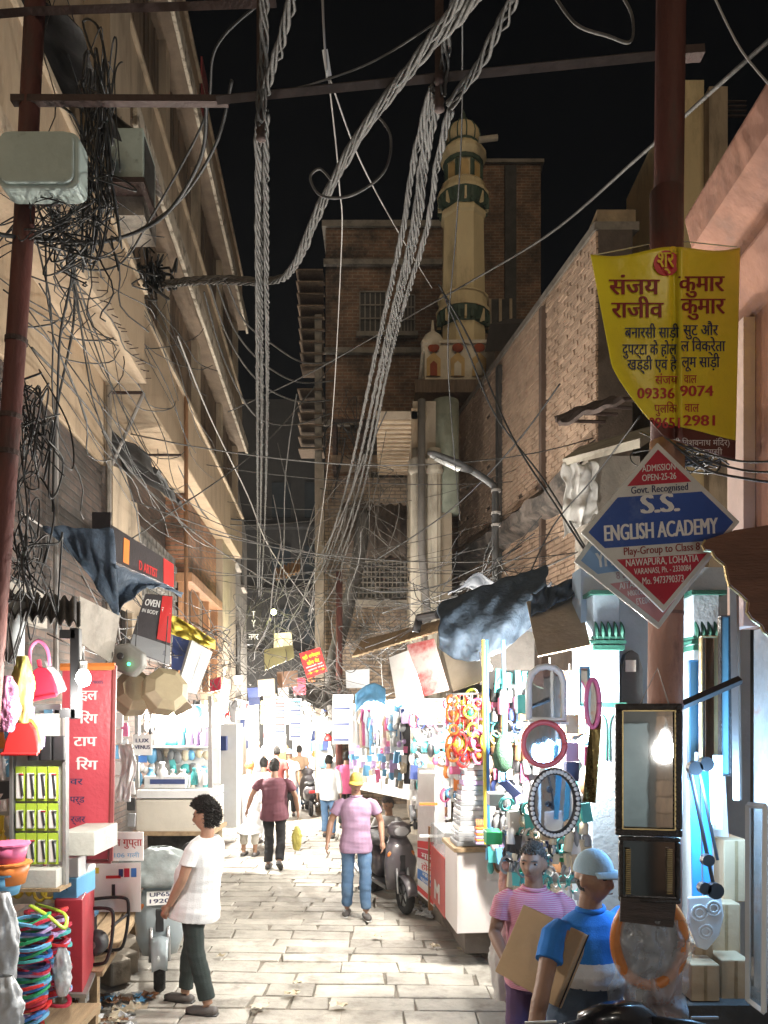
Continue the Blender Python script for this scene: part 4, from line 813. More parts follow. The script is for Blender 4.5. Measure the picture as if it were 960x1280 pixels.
for r_ in range(3):
    for k in range(4):
        cx_ = 26.5 + 13.6 * k; y0, y1 = ((958, 1001), (1004, 1038), (1041, 1080))[r_]
        t = thing('blister_pack', f"green carded tool pack, {('top', 'middle', 'bottom')[r_]} row of the rack, {('first', 'second', 'third', 'fourth')[k]} from the frame edge", 'pack', P(cx_, y1, D - .01), group='tool packs in the display rack')
        B().bb(P(cx_ - 6, 0, D).x, P(cx_ + 6, 0, D).x, D - .012, D + .0, P(0, y1, D).z, P(0, y0, D).z).build('card', PL['lime'], t)
        B().bb(P(cx_ - 4.4, 0, D).x, P(cx_ + 4.4, 0, D).x, D - .03, D - .012, P(0, y1 - 3, D).z, P(0, y0 + 8, D).z).build('bubble', clear if False else PL['white'], t, bevel=.006)
        B().tube([P(cx_ - 1, y0 + 11, D - .034), P(cx_ + 1.5, y1 - 6, D - .034)], .007, 6).build('tool', PL['black'], t)
        B().tube([P(cx_ - 2.5, y0 + 10, D - .033), P(cx_ + 3, y0 + 10, D - .033)], .006, 6).build('tool_head', PL['crimson'] if (r_ + k) % 3 == 0 else steel, t)
for k in range(3): cuboid('box', ('outer', 'middle', 'inner')[k] + ' black hardware box on the top row of the display rack', 'box', P(34 + 16 * k, 951, D - .06), P(48 + 16 * k, 920, D + .018), PL['black'], 'black boxes on the rack')
# dustpans, basket and bags hanging
def dustpan(label, cx_, cy_, D, w, h, mat, tilt=0):
    t = thing('dustpan', label, 'dustpan', P(cx_, cy_ + h / 2, D)); s_ = D / F; m = Matrix.Rotation(tilt, 3, 'Y'); c = P(cx_, cy_, D)
    prof = [(-.5, -.5), (.5, -.5), (.47, -.2), (.36, .2), (.2, .42), (0, .5), (-.2, .42), (-.36, .2), (-.47, -.2)]
    B().poly([c + m @ V(a * w * s_, -.02 - .03 * (.5 - b_), b_ * h * s_) for a, b_ in prof], V(0, .035, 0)).build('pan', mat, t, bevel=.008)
    B().tube([c + m @ V(-.5 * w * s_, -.06, -.5 * h * s_), c + m @ V(.5 * w * s_, -.06, -.5 * h * s_)], .012, 6).build('rim', mat, t)
    B().tube([c + m @ V(0, 0, .48 * h * s_), c + m @ V(0, 0, .72 * h * s_)], .014, 8).build('handle', mat, t)
    return t
dustpan('red plastic dustpan hanging lowest before the display rack', 30, 921, 4.7, 44, 42, PL['red'])
dustpan('orange-red dustpan just behind the lowest red dustpan', 32, 917, 4.78, 44, 42, PL['orange'])
dustpan('lilac plastic dustpan behind the red dustpans', 38, 912, 4.86, 44, 40, PL['lilac'], .1)
dustpan('crimson plastic dustpan hanging under the pink loop handle', 54, 853, 4.8, 36, 40, PL['crimson'], -.2)
dustpan('clear grey dustpan behind the crimson one', 66, 850, 4.9, 30, 36, clear, -.3)
tag(B().tube(spl([P(38, 838, 4.85), P(38, 812, 4.85), P(48, 801, 4.85), P(59, 812, 4.85), P(62, 832, 4.85)], 6), .012, 8).build('loop_handle', PL['pink'], smooth=True), 'pink loop handle above the crimson dustpan', 'handle')
def bag(name, label, cx_, cy_, D, w, h, mat, cat='bag', seed=0, dep=.6):
    s_ = D / F; c = P(cx_, cy_, D); b_ = B(); n, m = 36, 34
    def fn(u, v):
        a = 2 * math.pi * u; r_ = math.sin(math.pi * (.03 + .93 * v)) ** .38 * (1 - .25 * max(0, v - .6))
        rg = lambda q: 1 - 2 * abs(noise.noise(q))
        d = .9 + .25 * noise.noise(V(math.cos(a) * 2 + seed, math.sin(a) * 2, v * 4)) + .22 * (rg(V(math.cos(a) * 3 + seed, math.sin(a) * 3, v * 5)) - .6) + .10 * (rg(V(math.cos(a) * 8 + seed, math.sin(a) * 8, v * 12)) - .6)
        return c + V(math.cos(a) * r_ * d * w / 2 * s_, math.sin(a) * r_ * d * w / 2 * s_ * dep, (v - .5) * h * s_)
    b_.grid(fn, n, m)
    return tag(b_.build(name, mat, smooth=True), label, cat)
bag('carrier_bag', 'yellow carrier bag hanging at the edge of the bucket stall', 28, 862, 4.6, 30, 84, mk('yellow_bag', (.5, .45, .12), .5, .2, 5, .4, 14), seed=3)
bag('net_bag', 'pink netted bag hanging at the left frame edge', 8, 880, 4.5, 34, 70, mk('pink_bag', (.55, .22, .38), .5, .3, 30, .6, 60), seed=5)
bag('clear_bag', 'white plastic sack piled beside the coloured hangers', 2, 1180, 4.3, 46, 130, mk('milky_plastic', (.62, .64, .66), .3, .15, 6, .6, 12), seed=8)
bag('clear_bag', 'lower white plastic sack at the bottom corner', 6, 1265, 4.2, 50, 90, MATS['milky_plastic'], seed=9)
bag('clear_bag', 'small white carrier bag below the hanger pile', 78, 1215, 4.9, 24, 60, MATS['milky_plastic'], seed=12)
for k, (lab, cx_, cy_, m) in enumerate((('pink plastic basket above the white sacks', 10, 1068, 'pink'), ('orange plastic basket above the white sacks', 12, 1092, 'orange'), ('blue plastic basket at the left edge', 4, 1105, 'sky'))):
    t = thing('basket', lab, 'basket', P(cx_, cy_ + 10, 4.55)); c = P(cx_, cy_, 4.55)
    B().lathe([(.085, -.06), (.115, .06), (.105, .06), (.078, -.05)], c, 14).build('tub', PL[m], t, smooth=True)
    B().lathe([(.115, .055), (.125, .058), (.125, .068), (.115, .07)], c, 14).build('rim', PL[m], t)
# hanger pile
def ring_mesh(nm, w, d, th, mat, bend):
    b_ = B(); n = 22; vs_ = []
    for j in range(n):
        a = 2 * math.pi * j / n; k = 1 + .25 * math.cos(2 * a)
        x, y_ = w / 2 * math.cos(a), d / 2 * math.sin(a) * (1 + .15 * math.cos(a)); z = bend * (math.cos(a) ** 2)
        for (f_, zz_) in ((1, 0), (1, th), (.82, th), (.82, 0)): vs_.append(V(x * f_, y_ * f_, z + zz_))
    b_.add(vs_, [(4 * j + i, 4 * j + (i + 1) % 4, 4 * ((j + 1) % n) + (i + 1) % 4, 4 * ((j + 1) % n) + i) for j in range(n) for i in range(4)])
    return b_.mesh(nm, mat, False)
HC = ['green', 'blue', 'red', 'sky', 'green', 'teal', 'lilac', 'navy', 'crimson', 'green', 'sky']
HM = {(c, k): ring_mesh('hanger', .28, .2, .017, PL[c], (-.03, .015, .04)[k]) for c in set(HC) for k in range(3)}
def pile(place, cx_, ytop, ybot, D, lean=0, cs=HC, w=1):
    p0 = P(cx_, ybot, D); p1 = P(cx_, ytop, D); z = p0.z; i = 0
    while z < p1.z:
        c = cs[i % len(cs)] if rnd.random() < .7 else rnd.choice(cs)
        o = obj('plastic_hanger', HM[(c, rnd.randint(0, 2))]); o.location = (p0.x + lean * (z - p0.z) + rnd.uniform(-.015, .015), D + rnd.uniform(-.02, .02), z); o.rotation_euler = (rnd.uniform(-.08, .08), rnd.uniform(-.1, .1), rnd.uniform(-.35, .35)); o.scale = (w, w, 1)
        tag(o, f'{c} plastic hanger in the {place}', 'hanger', 'coloured plastic hangers in piles'); z += .0215; i += 1
pile('nearer pile before the red counter', 30, 1150, 1290, 4.75, .05)
pile('pile against the red counter', 62, 1140, 1250, 5.0, -.05, ['crimson', 'lilac', 'crimson', 'teal', 'red', 'lilac', 'sky'])
tag(B().tube(spl([P(38, 1132, 4.85), P(60, 1145, 4.75), P(80, 1160, 4.8), P(80, 1142, 4.9), P(45, 1130, 4.95)], 6), .016, 6, flat=.6).build('plastic_strap', PL['lime'], smooth=True), 'lime green plastic strap lying on top of the hanger piles', 'strap')
tb = thing('low_table', 'low wooden table under the hanger piles', 'table', P(40, 1400, 4.9))
zt = P(0, 1292, 4.75).z
B().bb(-2.75, -1.95, 4.4, 5.3, zt - .06, zt - .015).build('table_top', wood, tb)
for x in (-2.7, -2.0):
    for y_ in (4.45, 5.25): B().bb(x, x + .05, y_ - .05, y_, .1, zt - .06).build('leg', wood, tb)
# red counter and boxes
rc = thing('counter', 'red painted counter standing on a steel bench behind the hanger pile', 'counter', P(92, 1240, 5.5))
B().hexa([P(68, 1240, 5.35), P(103, 1243, 5.35), P(118, 1205, 6.1), P(86, 1205, 6.1), P(68, 1125, 5.35), P(103, 1125, 5.35), P(118, 1092, 6.1), P(86, 1092, 6.1)]).build('body', mk('red_paint', (.40, .035, .05), .45, .15, 4, .1, c2=(.5, .3, .25), lo=.62, hi=.72, s2=6), rc, bevel=.006)
bn = thing('bench', 'grey steel bench carrying the red counter', 'bench', P(100, 1300, 5.6))
B().hexa([P(60, 1246, 5.3), P(108, 1248, 5.3), P(124, 1208, 6.2), P(84, 1208, 6.2), P(60, 1241, 5.3), P(108, 1243, 5.3), P(124, 1204, 6.2), P(84, 1204, 6.2)]).build('top', steel, bn)
for (px, py, d_) in ((104, 1246, 5.33), (64, 1246, 5.33), (121, 1208, 6.15)):
    q = P(px, py, d_); B().bb(q.x - .02, q.x + .02, q.y - .02, q.y + .02, .0, q.z).build('leg', steel, bn)
wb = cuboid('carton_box', 'white and blue carton standing on the red counter', 'box', P(66, 1125, 5.4), P(96, 1098, 5.75), PL['sky'], None)
letters([('CELLO', .5, .25, .3, .7, .02)] if False else [('∧', .5, .45, .5, .3, .02)], qmap([(68, 1100, 5.395), (94, 1100, 5.395), (94, 1123, 5.395), (68, 1123, 5.395)]), navy_p, wb)
cuboid('carton_box', 'plain white carton stacked on the blue one', 'box', P(68, 1097, 5.42), P(98, 1072, 5.75), PL['white'])
cuboid('light_box', 'white metal box in front of the red Hindi sign foot', 'box', P(76, 1070, 5.15), P(118, 1040, 5.6), MATS['pale_board'])
# red Hindi sign
rs = thing('shop_sign', 'tall red Hindi shop sign with white and blue lettering beside the tool rack', 'sign', P(114, 1078, 5.6))
q4 = [(78, 838, 5.55), (143, 838, 5.6), (137, 1074, 5.6), (76, 1074, 5.55)]
quad_board('face', None, None, q4, mk('red_sign_face', (.52, .06, .085), .35, .1, 3), .1, rs)
B().tube([P(143, 832, 5.6), P(138, 1076, 5.6)], .02, 6).build('edge_frame', mk('sign_edge', (.24, .05, .05), .4), rs); B().tube([P(76, 834, 5.55), P(144, 833, 5.6)], .03, 6).build('edge_frame', PL['orange'], rs); B().tube([P(76, 1076, 5.55), P(139, 1077, 5.6)], .016, 6).build('edge_frame', MATS['sign_edge'], rs)
m = qmap(q4)
letters([('इल', .52, .845, .075, .34, .03), ('िरंग', .52, .72, .075, .36, .03), ('टाप', .46, .60, .075, .46, .03), ('िरंग', .5, .475, .075, .44, .03)], m, white_p, rs)
letters([('78005', .68, .93, .022, .22, .02), ('वर', .3, .395, .05, .26, .02), ('पर्ड', .32, .3, .05, .3, .02), ('र्जर', .34, .195, .05, .3, .02), ('लाफोन', .42, .1, .05, .5, .02)], m, navy_p, rs)
# dark tube light fitting
tf_ = thing('tube_fitting', 'unlit dark grey tube fitting hanging upright before the red sign', 'lamp', P(95, 900, 4.5))
B().box(P(95, 842, 4.5), (.055, .05, .53)).build('batten', PL['black'], tf_, bevel=.006)
for py in (793, 892): B().box(P(86, py, 4.5), (.09, .05, .05)).build('arm', PL['black'], tf_)
# generator on the plank table
pt = thing('plank_table', 'rough plank platform beside the lane carrying the generator', 'platform', P(150, 1200, 6.4))
for k in range(3):
    a = .16 * k; B().hexa([V(-2.62 + a, 5.9, .40), V(-2.48 + a, 5.9, .40), V(-2.80 + a, 7.9, .40), V(-2.94 + a, 7.9, .40), V(-2.62 + a, 5.9, .44), V(-2.48 + a, 5.9, .44), V(-2.80 + a, 7.9, .44), V(-2.94 + a, 7.9, .44)]).build('plank', wood, pt)
for (x, y_) in ((-2.3, 6.0), (-2.55, 7.7), (-2.6, 6.0)): B().bb(x, x + .06, y_, y_ + .06, 0, .399).build('leg', wood, pt)
for (x, y_, z_) in ((-2.42, 6.9, .2), (-2.45, 7.2, .17), (-2.5, 7.4, .25)): tag(B().box((x, y_, z_ - .08), (.24, .2, .22), (0, 0, .3 * x)).build('stone_block', kerbm, bevel=.02), {6.9: 'nearest', 7.2: 'middle', 7.4: 'farthest'}[y_] + ' rough stone block propping the plank platform', 'stone', 'stones under the platform')
gn = thing('generator', 'small portable generator with tubular frame on the plank platform', 'generator', V(-2.35, 6.2, .46))
gx, gy, gz = -2.36, 6.2, .455
B().box((gx - .08, gy, gz + .18), (.17, .26, .28)).build('engine', mk('engine_grey', (.08, .085, .09), .5, .2, 6, .2), gn, bevel=.02)
for k in range(7): B().box((gx - .08, gy - .135, gz + .08 + k * .032), (.15, .02, .014)).build('fin', steel, gn)
B().lathe([(.09, 0), (.10, .03), (.10, .1), (.06, .13)], (gx + .07, gy - .05, gz + .15), 16, rot=Matrix.Rotation(R(90), 3, 'X')).build('flywheel_cover', MATS['engine_grey'], gn, smooth=True)
B().lathe([(.035, 0), (.035, .02)], (gx + .07, gy - .185, gz + .15), 12, rot=Matrix.Rotation(R(90), 3, 'X')).build('starter', steel, gn)
B().ball((gx - .06, gy, gz + .36), .1, 12, 7, sx=1.2, sz=.5).build('fuel_tank', PL['sky'], gn, smooth=True)
for dy in (-.18, .18):
    B().tube(spl([V(gx - .22, gy + dy, gz + .02), V(gx + .1, gy + dy, gz + .0), V(gx + .2, gy + dy, gz + .06), V(gx + .24, gy + dy, gz + .36), V(gx + .18, gy + dy, gz + .44), V(gx - .1, gy + dy, gz + .42)], 5), .014, 8).build('frame_tube', PL['black'], gn, smooth=True)
B().tube([V(gx + .23, gy - .18, gz + .3), V(gx + .23, gy + .18, gz + .3)], .012, 6).build('frame_tube', PL['black'], gn)
bag('sack', 'pale yellow tub and sack on the platform behind the generator', 185, 1132, 7.0, 34, 38, PL['cream'], 'sack', 21)
# small signs on the left shops
ss = thing('name_board', 'white name board with red Hindi lettering below the red sign', 'sign', P(155, 1076, 6.5)); q4 = [(134, 1040, 6.5), (179, 1040, 6.5), (179, 1076, 6.5), (134, 1076, 6.5)]
quad_board('panel', None, None, q4, PL['white'], .015, ss); letters([('राम गुप्ता', .5, .52, .36, .95, .02)], qmap(q4), plain('sign_maroon', (.4, .04, .04), .6), ss); letters([('106 गली', .55, .12, .22, .7, .0)], qmap(q4), PL['sky'], ss)
ps = thing('poster', 'white price poster with small red and blue pictures under the name board', 'poster', P(150, 1115, 6.45)); q4 = [(114, 1080, 6.45), (176, 1078, 6.45), (176, 1140, 6.45), (114, 1140, 6.45)]
quad_board('sheet', None, None, q4, PL['white'], .006, ps)
for k, (u, v, w, h, m_) in enumerate(((.72, .80, .11, .18, 'crimson'), (.86, .80, .11, .18, 'blue'), (.60, .8, .09, .16, 'navy'), (.45, .72, .3, .06, 'red'), (.45, .42, .07, .3, 'black'), (.12, .86, .08, .12, 'yellow'))):
    f = qmap(q4); B().add([f(u - w / 2, v - h / 2, 0), f(u + w / 2, v - h / 2, 0), f(u + w / 2, v + h / 2, 0), f(u - w / 2, v + h / 2, 0)], [(0, 1, 2, 3)]).build('picture', PL[m_], ps)
lx = thing('brand_plate', 'small white hanging plate lettered LUX VENUS over the cabinet stall', 'sign', P(178, 945, 6.9)); q4 = [(166, 918, 6.9), (190, 918, 6.9), (190, 944, 6.9), (166, 944, 6.9)]
quad_board('plate', None, None, q4, PL['white'], .01, lx); letters([('LUX', .5, .62, .26, .7, .03), ('VENUS', .5, .3, .26, .8, .03)], qmap(q4), navy_p, lx)
f = qmap(q4); B().add([f(.3, -.35, 0), f(.75, -.35, 0), f(.75, -.02, 0), f(.3, -.02, 0)], [(0, 1, 2, 3)]).build('tab', PL['blue'], lx)
# rubbish on the ground by the bench
def litter(label, n, x0, x1, y0, y1, seed):
    q = random.Random(seed); b_ = B()
    for i in range(n):
        c = V(q.uniform(x0, x1), q.uniform(y0, y1), .03); s_ = q.uniform(.02, .075); k = len(b_.v)
        for j in range(5):
            for l_ in range(4): b_.v.append(c + V((j / 4 - .5) * s_ * 2 + q.gauss(0, .01), (l_ / 3 - .5) * s_ * 1.4 + q.gauss(0, .01), abs(q.gauss(0, s_ * .35))))
        for j in range(4):
            for l_ in range(3): b_.f.append((k + j * 4 + l_, k + j * 4 + l_ + 1, k + (j + 1) * 4 + l_ + 1, k + (j + 1) * 4 + l_))
    return b_
for nm, m_, n, s_ in (('litter', MATS['milky_plastic'], 60, 1), ('litter', PL['cream'], 40, 2), ('litter', PL['sky'], 16, 3), ('litter', PL['brown'], 50, 4)):
    stuff(litter('', n, -2.6, -1.95, 5.0, 6.6, s_).build(nm, m_), 'crumpled plastic and paper rubbish beside the bench', 'litter')
stuff(litter('', 26, .25, .75, 9.0, 10.0, 9).build('litter', MATS['milky_plastic']), 'crumpled wrappers by the dark scooter wheel', 'litter')
stuff(litter('', 9, -2.3, 1.0, 5.5, 9, 19).build('litter', MATS['earth2'] if 'earth2' in MATS else PL['cream']), 'scraps of paper scattered over the lane slabs', 'litter')
# cabinet stall
def shelves(name, label, x0, x1, y, z0, z1, n, depth, mat):
    t = thing(name, label, 'shelf', ((x0 + x1) / 2, y, z0))
    B().bb(x0, x1, y + depth, y + depth + .02, z0, z1).build('back', mat, t)
    for k in range(n + 1):
        z = z0 + (z1 - z0) * k / n; B().bb(x0, x1, y, y + depth - .001, z - .012, z + .012).build('board', mat, t)
    for x in (x0, x1): B().bb(x - .02, x + .02, y - .005, y + depth, z0, z1 + .015).build('side', mat, t)
    return t
def goods(place, x0, x1, y, z, hmax, cols, dep=.12, fill=.9, wmin=.06, wmax=.16, shape='box', name='packet'):
    x = x0 + .02
    while x < x1 - wmin:
        w = rnd.uniform(wmin, wmax); h = hmax * rnd.uniform(.5, .95)
        if x + w > x1: break
        c = rnd.choice(cols)
        if rnd.random() < fill:
            if shape == 'box': o = B().box((0, 0, h / 2), (w * .94, dep, h)).build(name, PL[c], bevel=.005)
            else: o = B().lathe([(w * .42, 0), (w * .45, h * .1), (w * .45, h * .6), (w * .2, h * .78), (w * .2, h * .9), (w * .24, h * .92), (w * .22, h)], (0, 0, 0), 10).build(name, PL[c], smooth=True)
            o.location = (x + w / 2, y + rnd.uniform(0, .03), z); o.rotation_euler = (0, 0, rnd.uniform(-.15, .15))
            tag(o, f'{c} {name} {place}', name, f'{name}s {place}')
        x += w
D = 7.9
x0, x1 = P(170, 0, D).x, P(262, 0, D).x
cz = lambda py: P(0, py, D).z
cabm = mk('cream_cabinet', (.6, .56, .48), .6, .1, 3, .1)
cs = thing('cabinet_stall', 'cream cabinet stall with goods on top behind the grey scooter', 'stall', ((x0 + x1) / 2, D, .1))
B().bb(x0, x1, D, D + .7, cz(1040), cz(1000)).build('cabinet', cabm, cs, bevel=.008)
B().bb(x0 - .03, x1 + .03, D - .04, D + .72, cz(1044), cz(1039)).build('counter_edge', wood, cs)
B().bb(x0, x1, D + .02, D + .7, cz(998), cz(988)).build('band', PL['white'], cs); B().bb(x0, x1, D + .5, D + .52, cz(985), cz(880)).build('back_board', PL['white'], cs)
B().bb(x0 - .02, x1 - .25, D + .45, D + .7, .1, cz(1046)).build('dark_base', dark_wall, cs)
for px in (170, 262): B().bb(P(px, 0, D).x - .02, P(px, 0, D).x + .02, D + .02, D + .06, cz(985), cz(870)).build('post', steel, cs)
for py in (935,): B().bb(x0 + .02, x1 - .02, D + .2, D + .5, cz(py) - .01, cz(py) + .01).build('shelf_board', PL['white'], cs)
goods('in the cabinet stall', x0 + .03, x1 - .03, D + .15, cz(983), .3, ['sky', 'teal', 'white', 'white', 'grey'], shape='bottle', name='bottle')
goods('on the upper shelf of the cabinet stall', x0 + .03, x1 - .03, D + .3, cz(934), .33, ['teal', 'sky', 'white', 'lilac', 'white'], shape='bottle', name='canister')
st = cuboid('stereo_player', 'silver car stereo player on the cabinet stall top', 'stereo', P(180, 986, D + .1), P(232, 970, D + .3), PL['white']); st.parent = None
B().bb(P(184, 0, D).x, P(228, 0, D).x, D + .092, D + .0995, cz(981), cz(975)).build('display', PL['navy'], st)
# overhead things on the left: sign fascia, tarp, device, drums
fs = thing('shop_fascia', 'black and red shop fascia board jutting along the yellow building', 'sign', P(180, 740, 7.6))
q4 = [(138, 655, 6.9), (217, 705, 8.8), (217, 735, 8.8), (138, 700, 6.9)]
quad_board('board', None, None, q4, mk('fascia_black', (.035, .03, .033), .45, .2, 4), .12, fs)
f = qmap(q4)
B().add([f(.8, .02, 0), f(.995, .02, 0), f(.995, .98, 0), f(.8, .98, 0)], [(0, 1, 2, 3)]).build('red_panel', PL['red'], fs)
B().add([f(.16, .1, 0), f(.24, .1, 0), f(.25, .85, 0), f(.17, .85, 0)], [(0, 1, 2, 3)]).build('picture', PL['orange'], fs)
letters([('D ARTIST', .54, .1, .45, .3, .04)], f, PL['red'], fs)
B().hexa([P(115, 662, 6.9), P(138, 657, 6.9), P(138, 657, 7.2), P(118, 662, 7.2), P(115, 640, 6.9), P(138, 640, 6.9), P(140, 640, 7.2), P(118, 640, 7.2)]).build('end_box', MATS['fascia_black'], fs)
def cloth(name, label, fn, mat, nu=40, nv=24, cat='tarpaulin', th=.004):
    return tag(B().grid(fn, nu, nv).build(name, mat, smooth=True, solid=th), label, cat)
def lt1(u, v):
    px = 52 + 90 * u + 6 * v; py = 658 + 3 * u + v * (8 + 104 * u ** 1.3); n_ = noise.noise(V(u * 5, v * 3, 4))
    return P(px, py, 6.6 + .25 * math.sin(v * 2.5) * u) + V(.03 * n_, .10 * noise.noise(V(u * 7, v * 2, 8)), .02 * n_)
cloth('tarpaulin', 'triangular blue tarpaulin hung below the black fascia, outer flap', lt1, tarp)
def lt2(u, v):
    px = 143 + 84 * u; py = 704 + 36 * u + v * (70 - 62 * u - 26 * math.sin(u * 3.1)); n_ = noise.noise(V(u * 6, v * 3, 14))
    return P(px, py, 6.7 + 1.6 * u + .3 * math.sin(v * 3.1) * (1 - u)) + V(.04 * n_, .14 * noise.noise(V(u * 9, v * 2, 3)), .03 * n_)
cloth('tarpaulin', 'crumpled blue tarpaulin bunched under the red end of the fascia', lt2, tarp)
sg = thing('shop_sign', 'tilted black, red and silver sign board hanging under the blue tarpaulin', 'sign', P(190, 830, 7.4)); q4 = [(182, 742, 7.4), (216, 745, 7.5), (212, 832, 7.5), (160, 812, 7.3)]
quad_board('board', None, None, q4, MATS['fascia_black'], .05, sg); f = qmap(q4)
B().add([f(.62, .32, 0), f(.99, .32, 0), f(.99, .99, 0), f(.62, .99, 0)], [(0, 1, 2, 3)]).build('red_panel', PL['red'], sg)
B().add([f(.01, .01, 0), f(.99, .01, 0), f(.99, .28, 0), f(.01, .28, 0)], [(0, 1, 2, 3)]).build('silver_panel', PL['grey'], sg)
letters([('OVEN', .32, .80, .16, .5, .04), ('IN BODY', .3, .68, .09, .5, .02)], lambda u, v, l: f(u, v, l), white_p, sg); letters([('स्टोर', .8, .74, .12, .3, .02)], lambda u, v, l: f(u, v, l + 3), white_p, sg); letters([('L.V.I.D.E.', .7, .12, .09, .4, .02)], lambda u, v, l: f(u, v, l + 3), navy_p, sg)
dv = thing('grey_device', 'grey plastic control box with a green light above the tan drums', 'device', P(157, 846, 6.2))
c = P(157, 825, 6.2)
B().poly([c + V(*q) for q in ((-.12, 0, .12), (.02, 0, .14), (.14, 0, .05), (.14, 0, -.05), (.05, 0, -.14), (-.09, 0, -.08), (-.15, 0, .04))], V(0, .12, 0)).build('case', mk('dusty_grey_plastic', (.22, .22, .2), .6, .15), dv, bevel=.02)
B().ball(P(161, 830, 6.17), .014, 8, 6).build('green_light', mk('green_led', (.05, .8, .3), .4, bump=0, em=6, ecol=(.05, 1, .3)), dv)
B().ball(P(150, 820, 6.18), .03, 10, 6, sy=.4).build('dial', PL['black'], dv)
for k, (cx_, cy_, lab, sz) in enumerate(((166, 868, 'tan octagonal drum hanging nearest the grey device', 1.0), (204, 866, 'tan octagonal drum hanging beside the first one', 1.05))):
    dr = thing('drum', lab, 'drum', P(cx_, cy_ + 22, 6.6)); m = Euler((R(70), R(20 + 10 * k), R(25))).to_matrix()
    B().lathe([(.15 * sz, -.11), (.19 * sz, -.06), (.19 * sz, .1), (.12 * sz, .15)], P(cx_, cy_, 6.6), 8, rot=m).build('shell', mk('tan_lacquer', (.36, .30, .19), .5, .15, 4, .1), dr, bevel=.008)
    B().lathe([(.145 * sz, -.115), (.145 * sz, -.10)], P(cx_, cy_, 6.6), 8, rot=m).build('head', PL['black'], dr)
    B().tube([P(cx_, cy_ - 14, 6.62), P(cx_ + 6, 770, 6.7)], .005, 5).build('cord', black_cable, dr)
quad_board('hanging_board', 'small tan board dangling from wires beside the drums', 'board', [(207, 876, 7), (225, 870, 7), (242, 884, 7), (220, 896, 7)], ply)
fr = thing('window_frame', 'white framed panel leaning among the hanging shop boards', 'panel', P(240, 870, 8.5)); q4 = [(240, 800, 8.5), (266, 815, 8.7), (246, 868, 8.6), (222, 862, 8.4)]
quad_board('panel', None, None, q4, mk('dull_aluminium', (.26, .26, .255), .5), .05, fr); f = qmap(q4)
for (a, b_, c_, d_) in ((.1, .1, .45, .9), (.55, .1, .9, .9)): B().add([f(a, b_, 0), f(c_, b_, 0), f(c_, d_, 0), f(a, d_, 0)], [(0, 1, 2, 3)]).build('pane', PL['grey'], fr)
quad_board('dark_board', 'dark board behind the white framed panel', 'board', [(216, 790, 8.8), (240, 790, 8.8), (236, 840, 8.8), (214, 836, 8.8)], PL['navy'])
cloth('yellow_cloth', 'yellow cloth draped above the leaning white panel', lambda u, v: P(213 + 56 * u, 766 + 34 * u + v * (26 - 14 * u), 8.6 + .2 * noise.noise(V(u * 6, v * 3, 2))), mk('yellow_cloth', (.5, .4, .06), .8, .2, 4), 20, 10, 'cloth')
for k, (x, y_, w, h, m_, lab) in enumerate(((0, 760, 40, 110, 'grey', 'grey corrugated duct hanging at the left edge above the pink bag'),)):
    tag(B().tube([P(22, 752, 4.7), P(20, 830, 4.7)], .045, 12).build('duct', mk('duct_grey', (.35, .37, .38), .5), smooth=True), lab, 'duct')
lean = B().grid(lambda u, v: P(10 + 90 * u, 740 + 30 * v + 10 * u, 5.3 - .8 * v) + V(0, 0, .02 * math.sin(u * 50)), 80, 3).build('tin_eave', mk('dirty_tin', (.11, .105, .10), .6, .3, 5, .2), solid=.008); tag(lean, 'dirty corrugated tin eave over the bucket stall', 'awning')
quad_board('stall_flap', 'pale torn board hanging under the tin eave', 'board', [(100, 745, 5.6), (150, 770, 6.2), (140, 830, 6.2), (95, 800, 5.6)], MATS['bleached_board'])
quad_board('inner_wall', 'pale inner partition behind the tool rack', 'partition', [(-20, 880, 6.2), (76, 880, 6.2), (76, 1130, 6.2), (-20, 1130, 6.2)], PL['white'])
for k in range(5): goods('on the wall behind the tool rack', P(-18, 0, 6.05).x, P(14, 0, 6.05).x, 6.05, P(0, 930 + k * 38, 6.05).z, .2, ['sky', 'yellow', 'white', 'pink', 'orange'])
# sachet strips and cloths hanging between the red sign and the cabinet stall
for k, (px, y0, n_, cs_) in enumerate(((148, 850, 7, ('white', 'sky', 'white')), (156, 862, 6, ('white', 'cream', 'pink')), (164, 955, 4, ('grey', 'white', 'black')))):
    t = thing('sachet_strip', ('first', 'second', 'third')[k] + ' hanging strip of sachets counting from the red sign', 'sachets', P(px, y0 + n_ * 20, 6.9 + .1 * k), group='sachet strips by the red sign')
    for j in range(n_): B().box(P(px + rnd.uniform(-1, 1), y0 + 10 + j * 20, 6.9 + .1 * k), (.075, .02, .125), (rnd.uniform(-.2, .2), 0, rnd.uniform(-.3, .3))).build('sachet', PL[cs_[j % 3]], t, bevel=.008)
cloth('white_cloth', 'white cloth bundle hanging beside the red Hindi sign', lambda u, v: P(148 + 18 * u + 3 * math.sin(v * 5), 930 + 72 * v, 6.75) + V(.02 * noise.noise(V(u * 5, v * 4, 1)), .08 * noise.noise(V(u * 7, v * 3, 2)), 0), PL['white'], 14, 20, 'cloth')
